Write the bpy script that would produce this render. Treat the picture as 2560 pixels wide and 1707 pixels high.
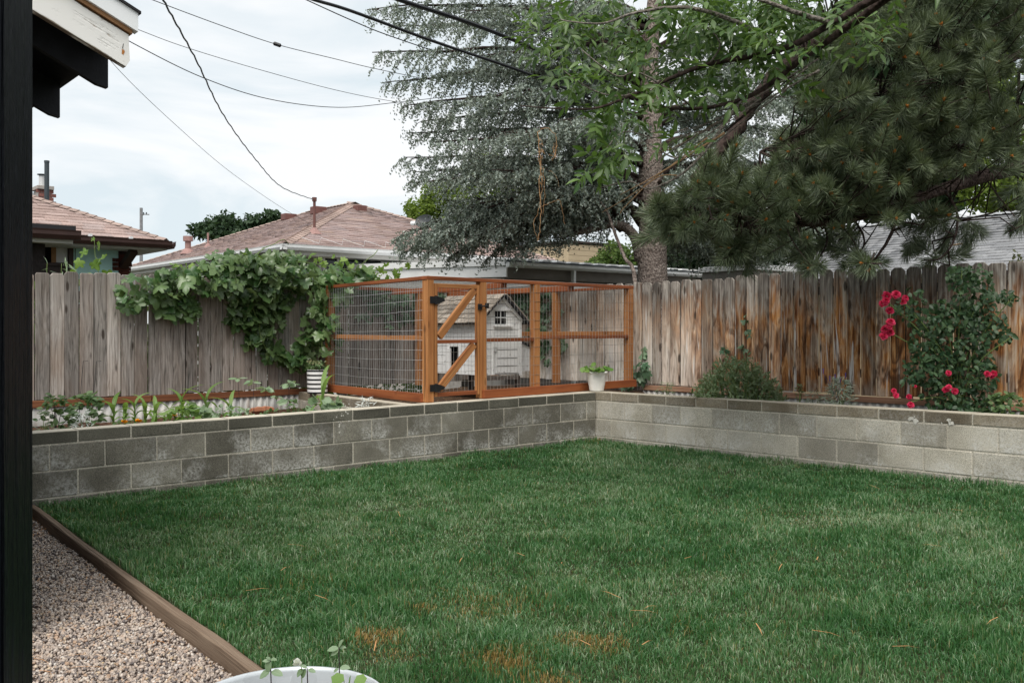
import bpy, math, random
import numpy as np
from mathutils import Vector, Matrix

random.seed(7)
RNG = np.random.default_rng(11)
SC = bpy.context.scene
for o in list(bpy.data.objects):
    bpy.data.objects.remove(o)
COL = SC.collection

# ------------------------------------------------------------------ camera
FPX, HORIZON, CAMZ = 2400.0, 826.0, 1.25
cam_d = bpy.data.cameras.new('camera')
cam_d.sensor_width = 36.0
cam_d.lens = 36.0 * FPX / 2560.0
cam_d.shift_y = -(853.5 - HORIZON) / 2560.0
cam_d.clip_start = 0.05
cam_d.clip_end = 5000.0
cam = bpy.data.objects.new('camera', cam_d)
cam.location = (0, 0, CAMZ)
cam.rotation_euler = (math.radians(90), 0, 0)
COL.objects.link(cam)
SC.camera = cam

# ------------------------------------------------------------------ sky and sun
sun_dir = Vector((-0.12, -0.50, 0.85)).normalized()      # towards the sun: high, behind the viewer, through thin cloud
world = bpy.data.worlds.new('World')
SC.world = world
world.use_nodes = True
wn = world.node_tree
wn.nodes.clear()
w_out = wn.nodes.new('ShaderNodeOutputWorld')
w_bg = wn.nodes.new('ShaderNodeBackground')
w_bg.inputs['Strength'].default_value = 0.1
sky = wn.nodes.new('ShaderNodeTexSky')
sky.sky_type = 'NISHITA'
sky.sun_disc = False
sky.sun_elevation = math.asin(sun_dir.z)
sky.sun_rotation = math.atan2(sun_dir.x, sun_dir.y)
tc = wn.nodes.new('ShaderNodeTexCoord')
mp = wn.nodes.new('ShaderNodeMapping')
mp.inputs['Scale'].default_value = (1.0, 1.0, 2.6)
mp.inputs['Rotation'].default_value = (0.0, 0.35, 0.0)
wn.links.new(tc.outputs['Generated'], mp.inputs['Vector'])
cn = wn.nodes.new('ShaderNodeTexNoise')
cn.inputs['Scale'].default_value = 3.4
cn.inputs['Detail'].default_value = 6.0
cn.inputs['Roughness'].default_value = 0.55
cn.inputs['Distortion'].default_value = 0.6
wn.links.new(mp.outputs['Vector'], cn.inputs['Vector'])
cr = wn.nodes.new('ShaderNodeValToRGB')
cr.color_ramp.elements[0].position = 0.40
cr.color_ramp.elements[0].color = (5.5, 6.15, 6.5, 1)
cr.color_ramp.elements[1].position = 0.58
cr.color_ramp.elements[1].color = (7.35, 7.45, 7.5, 1)
wn.links.new(cn.outputs['Fac'], cr.inputs['Fac'])
wm = wn.nodes.new('ShaderNodeMix')
wm.data_type = 'RGBA'
wm.inputs[0].default_value = 0.93
wn.links.new(sky.outputs['Color'], wm.inputs[6])
wn.links.new(cr.outputs['Color'], wm.inputs[7])
wn.links.new(wm.outputs[2], w_bg.inputs['Color'])
wn.links.new(w_bg.outputs['Background'], w_out.inputs['Surface'])

sun_d = bpy.data.lights.new('sun', 'SUN')
sun_d.energy = 2.7
sun_d.angle = math.radians(40)
sun_d.color = (1.0, 0.95, 0.88)
sun = bpy.data.objects.new('sun', sun_d)
sun.location = (6, -20, 34)
sun.rotation_euler = sun_dir.to_track_quat('Z', 'Y').to_euler()
COL.objects.link(sun)

SC.view_settings.view_transform = 'Standard'
SC.view_settings.look = 'None'
SC.view_settings.exposure = 0.5
SC.view_settings.gamma = 1.0
SC.view_settings.use_curve_mapping = False

# ------------------------------------------------------------------ helpers
def at(px, py, Z):
    """world point seen at photo pixel (px, py) standing Z metres away"""
    return np.array([(px - 1280) / FPX * Z, Z, CAMZ + (HORIZON - py) / FPX * Z])

TILT = 0.014                      # the yard falls gently to the left
def lawn_z(x):
    return TILT * x - 0.03
def ground_at(px, py, dz=0.0):
    Z = 5.0
    for _ in range(6):
        D = CAMZ - (lawn_z((px - 1280) / FPX * Z) + dz)
        Z = FPX * D / (py - HORIZON)
    return at(px, py, Z)

U2 = np.array([0.7694, 0.6388])       # along the left wall, away to the right
V2 = np.array([-0.6388, 0.7694])      # along the right wall, away to the left
def v3(p2, z):
    return np.array([p2[0], p2[1], z])
U3, V3, Z3 = v3(U2, 0), v3(V2, 0), np.array([0., 0., 1.])
def unit(v):
    v = np.asarray(v, float)
    return v / max(np.linalg.norm(v), 1e-9)

def set_attr(me, name, kind, data, domain='POINT'):
    a = me.attributes.new(name, kind, domain)
    a.data.foreach_set('vector' if kind == 'FLOAT_VECTOR' else 'value', np.ascontiguousarray(data, np.float32).ravel())

def raw_mesh(name, verts, faces, mats, gr=None, rnd=None, fmat=None, smooth=False):
    """faces: (n,3)/(n,4) array or list of index tuples"""
    me = bpy.data.meshes.new(name)
    verts = np.asarray(verts, np.float32)
    if isinstance(faces, np.ndarray):
        n, k = faces.shape
        me.vertices.add(len(verts))
        me.vertices.foreach_set('co', verts.ravel())
        me.loops.add(n * k)
        me.loops.foreach_set('vertex_index', faces.astype(np.int32).ravel())
        me.polygons.add(n)
        me.polygons.foreach_set('loop_start', np.arange(0, n * k, k, dtype=np.int32))
        me.update(calc_edges=True)
    else:
        me.from_pydata([tuple(map(float, v)) for v in verts], [], faces)
        me.update()
    for m in (mats if isinstance(mats, (list, tuple)) else [mats]):
        me.materials.append(m)
    if fmat is not None:
        me.polygons.foreach_set('material_index', np.asarray(fmat, np.int32))
    if gr is not None:
        set_attr(me, 'gr', 'FLOAT_VECTOR', gr)
    if rnd is not None:
        set_attr(me, 'rnd', 'FLOAT', rnd)
    if smooth:
        me.polygons.foreach_set('use_smooth', np.ones(len(me.polygons), bool))
    return me

WL = {}                                   # world origin of every parent
def link(name, data, parent=None, loc=None):
    """loc is a world location; parents are never rotated"""
    o = bpy.data.objects.new(name, data)
    COL.objects.link(o)
    loc = np.zeros(3) if loc is None else np.asarray(loc, float)
    if parent is not None:
        o.parent = parent
        o.location = loc - WL[parent.name]
    else:
        o.location = loc
    WL[o.name] = loc
    return o

def tag(o, label=None, cat=None, group=None, kind=None):
    if label: o['label'] = label
    if cat: o['category'] = cat
    if group: o['group'] = group
    if kind: o['kind'] = kind
    return o

def thing(name, loc, label, cat, group=None):
    o = link(name, None, None, loc)
    o.empty_display_size = 0.1
    return tag(o, label, cat, group)

class MB:
    """collects shapes in world space; build() links them as one mesh"""
    def __init__(self):
        self.v, self.f, self.g, self.m, self.r = [], [], [], [], []
    def add(self, verts, faces, gr=None, mi=0, rnd=None):
        b = len(self.v)
        verts = [np.asarray(p, float) for p in verts]
        self.v += verts
        self.f += [tuple(i + b for i in f) for f in faces]
        self.g += list(verts if gr is None else gr)
        self.m += [mi] * len(faces)
        self.r += [random.random() if rnd is None else rnd] * len(verts)
        return self
    def box(self, c, ax, half, ch=0.0, mi=0, goff=None):
        """oriented box; ax = 3 unit vectors, half = half sizes; ch = chamfer"""
        c = np.asarray(c, float); ax = [np.asarray(a, float) for a in ax]
        if goff is None:
            goff = np.array([random.uniform(-40, 40) for _ in range(3)])
        hx, hy, hz = half
        if ch <= 0:
            L = [(x, y, z) for z in (-hz, hz) for y in (-hy, hy) for x in (-hx, hx)]
            F = [(0, 2, 3, 1), (4, 5, 7, 6), (0, 1, 5, 4), (2, 6, 7, 3), (0, 4, 6, 2), (1, 3, 7, 5)]
        else:
            L, F = CH_TEMPLATE(hx, hy, hz, ch)
        vs = [c + ax[0] * l[0] + ax[1] * l[1] + ax[2] * l[2] for l in L]
        return self.add(vs, F, [np.array(l) + goff for l in L], mi)
    def beam(self, p0, p1, w, h, up=(0, 0, 1), ch=0.0, mi=0, ext=0.0):
        """bar from p0 to p1; h is the size along 'up', w across"""
        p0, p1 = np.asarray(p0, float), np.asarray(p1, float)
        d = unit(p1 - p0)
        up = np.asarray(up, float)
        s = unit(np.cross(up, d)); t = np.cross(d, s)
        return self.box((p0 + p1) / 2, (d, s, t), (np.linalg.norm(p1 - p0) / 2 + ext, w / 2, h / 2), ch, mi)
    def tube(self, pts, r, n=6, cap=True, mi=0, rnd=None):
        pts = [np.asarray(p, float) for p in pts]
        r = [r] * len(pts) if np.isscalar(r) else r
        vs, gs = [], []
        prev = None; acc = 0
        off = random.uniform(-30, 30)
        for i, p in enumerate(pts):
            d = unit(pts[min(i + 1, len(pts) - 1)] - pts[max(i - 1, 0)])
            a = np.array([0, 0, 1.]) if abs(d[2]) < 0.9 else np.array([1., 0, 0])
            if prev is not None: a = prev
            s = unit(np.cross(d, a)); t = np.cross(s, d); prev = t
            if i: acc += np.linalg.norm(p - pts[i - 1])
            for k in range(n):
                an = 2 * math.pi * k / n
                q = s * math.cos(an) * r[i] + t * math.sin(an) * r[i]
                vs.append(p + q)
                gs.append(np.array([acc + off, math.cos(an) * r[i], math.sin(an) * r[i]]))
        F = []
        for i in range(len(pts) - 1):
            for k in range(n):
                k2 = (k + 1) % n
                F.append((i * n + k, i * n + k2, (i + 1) * n + k2, (i + 1) * n + k))
        if cap:
            F.append(tuple(range(n - 1, -1, -1)))
            F.append(tuple((len(pts) - 1) * n + k for k in range(n)))
        return self.add(vs, F, gs, mi, rnd)
    def lathe(self, c, prof, n=24, mi=0, sq=1.0):
        """prof: list of (radius, z) in order; closed around z"""
        c = np.asarray(c, float)
        vs = []
        for r, z in prof:
            for k in range(n):
                a = 2 * math.pi * k / n
                vs.append(c + np.array([r * math.cos(a), r * math.sin(a) * sq, z]))
        F = []
        for i in range(len(prof) - 1):
            for k in range(n):
                k2 = (k + 1) % n
                F.append((i * n + k, i * n + k2, (i + 1) * n + k2, (i + 1) * n + k))
        return self.add(vs, F, [v - c for v in vs], mi)
    def quad(self, a, b, c, d, mi=0):
        return self.add([a, b, c, d], [(0, 1, 2, 3)], None, mi)
    def prism(self, poly, depth, mi=0):
        """extrude a planar polygon (3-D points) by the vector depth"""
        poly = [np.asarray(p, float) for p in poly]; depth = np.asarray(depth, float)
        n = len(poly)
        vs = poly + [p + depth for p in poly]
        F = [tuple(range(n - 1, -1, -1)), tuple(range(n, 2 * n))]
        F += [(i, (i + 1) % n, n + (i + 1) % n, n + i) for i in range(n)]
        return self.add(vs, F, None, mi)
    def mesh(self, name, mats, origin=(0, 0, 0), smooth=False):
        return raw_mesh(name, np.array(self.v) - np.asarray(origin), self.f, mats, np.array(self.g), np.array(self.r), self.m, smooth)
    def build(self, name, mats, parent=None, origin=None, smooth=False):
        if origin is None:
            origin = WL[parent.name] if parent is not None else np.zeros(3)
        return link(name, self.mesh(name, mats, origin, smooth), parent, origin)

def CH_TEMPLATE(hx, hy, hz, c):
    """chamfered box: 24 vertices, 26 faces"""
    L, idx = [], {}
    for sx in (-1, 1):
        for sy in (-1, 1):
            for sz in (-1, 1):
                for k in range(3):
                    p = [sx * (hx - c), sy * (hy - c), sz * (hz - c)]
                    p[k] += (sx, sy, sz)[k] * c
                    idx[(sx, sy, sz, k)] = len(L); L.append(tuple(p))
    F = []
    def face(ids):
        P = np.array([L[i] for i in ids]); ce = P.mean(0)
        nrm = np.cross(P[1] - P[0], P[2] - P[1])
        F.append(tuple(ids) if np.dot(nrm, ce) > 0 else tuple(ids[::-1]))
    for k in range(3):
        a, b = [i for i in range(3) if i != k]
        for s in (-1, 1):
            ids = []
            for sa, sb in ((-1, -1), (1, -1), (1, 1), (-1, 1)):
                t = [0, 0, 0]; t[k] = s; t[a] = sa; t[b] = sb
                ids.append(idx[(t[0], t[1], t[2], k)])
            face(ids)
    for k in range(3):                      # edges parallel to axis k
        a, b = [i for i in range(3) if i != k]
        for sa in (-1, 1):
            for sb in (-1, 1):
                ids = []
                for s, ax in ((-1, a), (1, a), (1, b), (-1, b)):
                    t = [0, 0, 0]; t[k] = s; t[a] = sa; t[b] = sb
                    ids.append(idx[(t[0], t[1], t[2], ax)])
                face(ids)
    for sx in (-1, 1):
        for sy in (-1, 1):
            for sz in (-1, 1):
                face([idx[(sx, sy, sz, k)] for k in range(3)])
    return L, F

def mat_to_obj(o, R, loc_world, parent, scale=1.0):
    M = Matrix.Identity(4)
    lw = np.asarray(loc_world, float) - (WL[parent.name] if parent is not None else 0)
    sc = (scale,) * 3 if np.isscalar(scale) else scale
    for i in range(3):
        for j in range(3):
            M[i][j] = float(R[i][j]) * sc[j]
        M[i][3] = float(lw[i])
    o.matrix_basis = M

def place(name, me, parent, R, loc, scale=1.0):
    """link an object sharing mesh me, axes = columns of R, world loc"""
    o = bpy.data.objects.new(name, me)
    COL.objects.link(o)
    if parent is not None: o.parent = parent
    mat_to_obj(o, R, loc, parent, scale)
    WL[o.name] = np.asarray(loc, float)
    return o

def rot_frames(normal, along):
    """arrays of frames: x = side, y = along (leaf axis), z = normal"""
    y = along / np.linalg.norm(along, axis=1, keepdims=True)
    z = normal - (normal * y).sum(1, keepdims=True) * y
    z /= np.maximum(np.linalg.norm(z, axis=1, keepdims=True), 1e-6)
    x = np.cross(y, z)
    return np.stack([x, y, z], 2)

def scatter(parent, shapes, R, pos, scale, mat, part='leaf', rest='foliage', nparts=300, order=None, mirror=False):
    """leaves: the first nparts (by order) as objects sharing meshes, the rest joined as stuff"""
    n = len(pos)
    scale = np.broadcast_to(np.asarray(scale, float), (n,))
    which = RNG.integers(0, len(shapes), n)
    idx = np.arange(n) if order is None else np.argsort(order)
    meshes = [raw_mesh(part, s[0], s[1], mat, s[0]) for s in shapes] if nparts else []
    for i in idx[:nparts]:
        place(part, meshes[which[i]], parent, R[i], pos[i], float(scale[i]))
    left = idx[nparts:]
    if len(left):
        V, F, G, K, base = [], [], [], [], 0
        for k, (sv, sf) in enumerate(shapes):
            ii = left[which[left] == k]
            if not len(ii): continue
            vv = np.einsum('nij,kj->nki', R[ii], sv) * scale[ii, None, None] + pos[ii, None, :]
            m = len(sv)
            V.append(vv.reshape(-1, 3))
            F.append((sf[None] + (np.arange(len(ii)) * m)[:, None, None] + base).reshape(-1, 3))
            G.append(np.broadcast_to(sv, (len(ii), m, 3)).reshape(-1, 3))
            K.append(np.repeat(RNG.random(len(ii)), m))
            base += len(ii) * m
        V = np.concatenate(V); org = WL[parent.name] if parent is not None else np.zeros(3)
        me = raw_mesh(rest, V - org, np.concatenate(F), mat, np.concatenate(G), np.concatenate(K))
        o = link(rest, me, parent, org)
        o['kind'] = 'stuff'
        return o

def noise2(x, y, seed=0):
    """cheap smooth value noise for arrays"""
    x = np.asarray(x, float); y = np.asarray(y, float)
    xi, yi = np.floor(x).astype(int), np.floor(y).astype(int)
    fx, fy = x - xi, y - yi
    fx, fy = fx * fx * (3 - 2 * fx), fy * fy * (3 - 2 * fy)
    def h(a, b):
        t = np.sin(a * 127.1 + b * 311.7 + seed * 74.7) * 43758.5453
        return t - np.floor(t)
    return (h(xi, yi) * (1 - fx) + h(xi + 1, yi) * fx) * (1 - fy) + (h(xi, yi + 1) * (1 - fx) + h(xi + 1, yi + 1) * fx) * fy

def on_ray(px, p, d):
    """where the view ray through column px meets the plan line p + s d"""
    u = (px - 1280) / FPX
    s = (u * p[1] - p[0]) / (d[0] - u * d[1])
    return np.asarray(p) + s * np.asarray(d), s

# ------------------------------------------------------------------ node helper for materials
class N:
    def __init__(self, name):
        self.mat = bpy.data.materials.new(name)
        self.mat.use_nodes = True
        self.nt = self.mat.node_tree
        self.nt.nodes.clear()
        self.out = self.nt.nodes.new('ShaderNodeOutputMaterial')
    def node(self, typ, ins=None, **props):
        n = self.nt.nodes.new(typ)
        for k, v in props.items(): setattr(n, k, v)
        for k, v in (ins or {}).items():
            s = n.inputs[k]
            if isinstance(v, bpy.types.NodeSocket): self.nt.links.new(v, s)
            elif v is not None:
                if s.type == 'RGBA' and len(v) == 3: v = (*v, 1)
                s.default_value = v
        return n
    def gr(self, scale=(1, 1, 1), rand=True):
        a = self.node('ShaderNodeAttribute', attribute_name='gr').outputs['Vector']
        if rand:
            r = self.node('ShaderNodeVectorMath', {0: self.orand(), 1: (37.3, 61.7, 23.9)}, operation='MULTIPLY').outputs[0]
            a = self.node('ShaderNodeVectorMath', {0: a, 1: r}, operation='ADD').outputs[0]
        return self.node('ShaderNodeVectorMath', {0: a, 1: scale}, operation='MULTIPLY').outputs[0]
    def attr(self, name):
        return self.node('ShaderNodeAttribute', attribute_name=name).outputs['Fac']
    def grxyz(self):
        a = self.node('ShaderNodeAttribute', attribute_name='gr').outputs['Vector']
        s = self.node('ShaderNodeSeparateXYZ', {0: a})
        return s.outputs
    def pos(self, scale=(1, 1, 1)):
        g = self.node('ShaderNodeNewGeometry').outputs['Position']
        return self.node('ShaderNodeVectorMath', {0: g, 1: scale}, operation='MULTIPLY').outputs[0]
    def posxyz(self):
        return self.node('ShaderNodeSeparateXYZ', {0: self.node('ShaderNodeNewGeometry').outputs['Position']}).outputs
    def nrmz(self):
        return self.node('ShaderNodeSeparateXYZ', {0: self.node('ShaderNodeNewGeometry').outputs['True Normal']}).outputs[2]
    def orand(self):
        return self.node('ShaderNodeObjectInfo').outputs['Random']
    def noise(self, vec, scale, detail=3, rough=0.55, dist=0.0):
        return self.node('ShaderNodeTexNoise', {'Vector': vec, 'Scale': scale, 'Detail': detail, 'Roughness': rough, 'Distortion': dist}).outputs['Fac']
    def voro(self, vec, scale, out='Distance', feature='F1'):
        return self.node('ShaderNodeTexVoronoi', {'Vector': vec, 'Scale': scale}, feature=feature).outputs[out]
    def m(self, op, a, b=0.0, c=0.0):
        return self.node('ShaderNodeMath', {0: a, 1: b, 2: c}, operation=op).outputs[0]
    def map(self, x, a, b, c=0.0, d=1.0):
        return self.node('ShaderNodeMapRange', {0: x, 1: a, 2: b, 3: c, 4: d}, clamp=True).outputs[0]
    def mix(self, f, a, b, mode='MIX'):
        return self.node('ShaderNodeMix', {0: f, 6: a, 7: b}, data_type='RGBA', blend_type=mode).outputs[2]
    def ramp(self, f, stops):
        n = self.node('ShaderNodeValToRGB', {0: f})
        e = n.color_ramp.elements
        e[0].position, e[0].color = stops[0][0], (*stops[0][1], 1)
        e[1].position, e[1].color = stops[-1][0], (*stops[-1][1], 1)
        for p, c in stops[1:-1]:
            q = e.new(p); q.color = (*c, 1)
        return n.outputs[0]
    def scale(self, col, f):
        return self.mix(1.0, col, self.node('ShaderNodeCombineColor', {0: f, 1: f, 2: f}).outputs[0], 'MULTIPLY')
    def bump(self, h, strength=0.3, dist=0.01, nrm=None):
        return self.node('ShaderNodeBump', {'Strength': strength, 'Distance': dist, 'Height': h, 'Normal': nrm}).outputs[0]
    def bsdf(self, col, rough=0.8, nrm=None, spec=0.3, metal=0.0, **kw):
        ins = {'Base Color': col, 'Roughness': rough, 'Normal': nrm, 'Specular IOR Level': spec, 'Metallic': metal}
        ins.update(kw)
        return self.node('ShaderNodeBsdfPrincipled', ins).outputs[0]
    def done(self, shader):
        self.nt.links.new(shader, self.out.inputs['Surface'])
        return self.mat
# ------------------------------------------------------------------ materials
def plain(name, col, rough=0.7, spec=0.3, metal=0.0, var=0.12, nscale=6.0, bump=0.0):
    n = N(name)
    v = n.gr()
    k = n.noise(v, nscale, 4)
    c = n.scale(col + (1,) if len(col) == 3 else col, n.map(k, 0.3, 0.7, 1 - var, 1 + var))
    nr = n.bump(n.noise(v, nscale * 6, 3), bump, 0.004) if bump else None
    return n.done(n.bsdf(c, rough, nr, spec, metal))

def wood_mat(name, cols, rough=0.75, grain=26.0, knots=0.5, dark=0.35, spec=0.25, var=0.3, bump=0.5):
    """gr.x runs along the board; cols = light to dark stops"""
    n = N(name)
    g1 = n.gr((1.1, grain, grain * 0.6))
    g2 = n.gr((0.5, grain * 2.6, grain * 2))
    warp = n.noise(n.gr((2.0, 6, 6)), 1.0, 2)
    f1 = n.noise(g1, 1.0, 5, 0.6, 0.6)
    f2 = n.noise(g2, 1.0, 3, 0.7)
    f = n.m('ADD', n.m('MULTIPLY', f1, 0.65), n.m('MULTIPLY', f2, 0.35))
    f = n.m('ADD', f, n.m('MULTIPLY', n.m('SUBTRACT', warp, 0.5), 0.25))
    col = n.ramp(n.map(f, 0.3, 0.72), [(i / (len(cols) - 1), c) for i, c in enumerate(cols)])
    kn = n.voro(n.gr((2.2, 11, 4)), 1.0)
    kf = n.map(kn, 0.05, 0.13, knots, 0.0)
    col = n.mix(kf, col, tuple(x * dark for x in cols[-1]))
    col = n.scale(col, n.map(n.orand(), 0, 1, 1 - var, 1 + var * 0.7))
    cr = n.map(n.noise(n.gr((0.7, grain * 1.8, 20)), 1.0, 2, 0.5), 0.66, 0.72, 0, 0.6)
    col = n.mix(cr, col, tuple(x * dark * 0.5 for x in cols[-1]))
    h = n.m('SUBTRACT', f2, n.m('MULTIPLY', cr, 0.8))
    return n.done(n.bsdf(col, rough, n.bump(h, bump, 0.006), spec))

def leaf_mat(name, c0, c1, trans=0.35, rough=0.45, spec=0.35, under=None, vein=0.0, tcol=None):
    n = N(name)
    r = n.m('FRACT', n.m('ADD', n.attr('rnd'), n.orand()))
    c = n.mix(r, c0, c1)
    k = n.noise(n.pos(), 0.9, 2)
    c = n.scale(c, n.map(k, 0.3, 0.7, 0.78, 1.22))
    if vein:
        xyz = n.grxyz()
        v = n.map(n.m('ABSOLUTE', xyz[0]), 0.0, 0.03, vein, 0.0)
        c = n.mix(v, c, tuple(min(1, x * 1.9) for x in c1))
    if under:
        bf = n.node('ShaderNodeNewGeometry').outputs['Backfacing']
        c = n.mix(bf, c, under)
    p = n.bsdf(c, rough, None, spec)
    t = n.node('ShaderNodeBsdfTranslucent', {'Color': n.mix(0.5, c, tcol or tuple(x * y for x, y in zip(c1, (1.5, 1.6, 0.7))))}).outputs[0]
    s = n.node('ShaderNodeMixShader', {0: trans, 1: p, 2: t}).outputs[0]
    return n.done(s)

def concrete_mat(name, c0, c1, salt=0.5, top=None, wet=0.0):
    n = N(name)
    v = n.gr()
    p = n.pos()
    xyz = n.grxyz()
    f = n.noise(p, 2.2, 4, 0.6)
    col = n.mix(n.map(f, 0.32, 0.68), c0, c1)
    col = n.scale(col, n.map(n.orand(), 0, 1, 0.70, 1.22))
    fine = n.noise(v, 130.0, 3, 0.7)
    col = n.scale(col, n.map(fine, 0.3, 0.7, 0.5, 1.5))
    pores = n.voro(v, 105.0)
    col = n.scale(col, n.map(pores, 0.08, 0.3, 0.55, 1.0))
    if salt:
        big = n.noise(p, 2.6, 5, 0.65)
        low = n.map(xyz[2], -0.10, 0.07, 1.0, 0.3)          # salts gather low on each block
        sp = n.m('MULTIPLY', n.map(big, 0.45, 0.58), low)
        sp = n.m('MULTIPLY', sp, n.map(n.noise(v, 46.0, 4, 0.75), 0.40, 0.58))
        col = n.mix(n.m('MULTIPLY', sp, salt), col, (0.62, 0.61, 0.58))
        dk = n.map(n.noise(p, 1.7, 3), 0.56, 0.7, 0, 0.3)
        col = n.mix(dk, col, tuple(x * 0.45 for x in c0))
    if wet:
        st = n.map(n.noise(n.pos((6, 6, 0.8)), 1.0, 3), 0.42, 0.6, 0, wet)
        col = n.mix(st, col, tuple(x * 0.5 for x in c0))
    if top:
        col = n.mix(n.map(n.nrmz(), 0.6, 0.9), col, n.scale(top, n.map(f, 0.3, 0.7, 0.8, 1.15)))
    h = n.m('ADD', fine, n.map(pores, 0.05, 0.3))
    return n.done(n.bsdf(col, 0.92, n.bump(h, 0.55, 0.004), 0.15))

def shingle_mat(name, cols):
    n = N(name)
    r = n.m('FRACT', n.m('ADD', n.attr('rnd'), n.orand()))
    c = n.ramp(r, [(i / (len(cols) - 1), k) for i, k in enumerate(cols)])
    f = n.noise(n.pos(), 45, 2, 0.7)
    c = n.scale(c, n.map(f, 0.3, 0.7, 0.75, 1.25))
    st = n.noise(n.pos((1.6, 1.6, 1.6)), 1.0, 3)
    c = n.scale(c, n.map(st, 0.3, 0.7, 0.82, 1.15))
    return n.done(n.bsdf(c, 0.95, n.bump(f, 0.4, 0.004), 0.15))

M = {}
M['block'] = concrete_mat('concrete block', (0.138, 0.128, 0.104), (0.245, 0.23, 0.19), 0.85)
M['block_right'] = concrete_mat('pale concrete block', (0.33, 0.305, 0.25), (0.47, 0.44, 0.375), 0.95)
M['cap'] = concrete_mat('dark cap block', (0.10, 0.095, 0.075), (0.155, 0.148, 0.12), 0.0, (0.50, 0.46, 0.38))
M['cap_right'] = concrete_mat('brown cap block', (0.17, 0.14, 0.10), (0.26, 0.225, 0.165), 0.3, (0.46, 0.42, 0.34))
M['mortar'] = concrete_mat('pale mortar', (0.42, 0.385, 0.32), (0.54, 0.50, 0.42), 0.0)
M['paint_patch'] = plain('chipped white coating', (0.56, 0.54, 0.49), 0.9, 0.1, 0, 0.25, 30)

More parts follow.
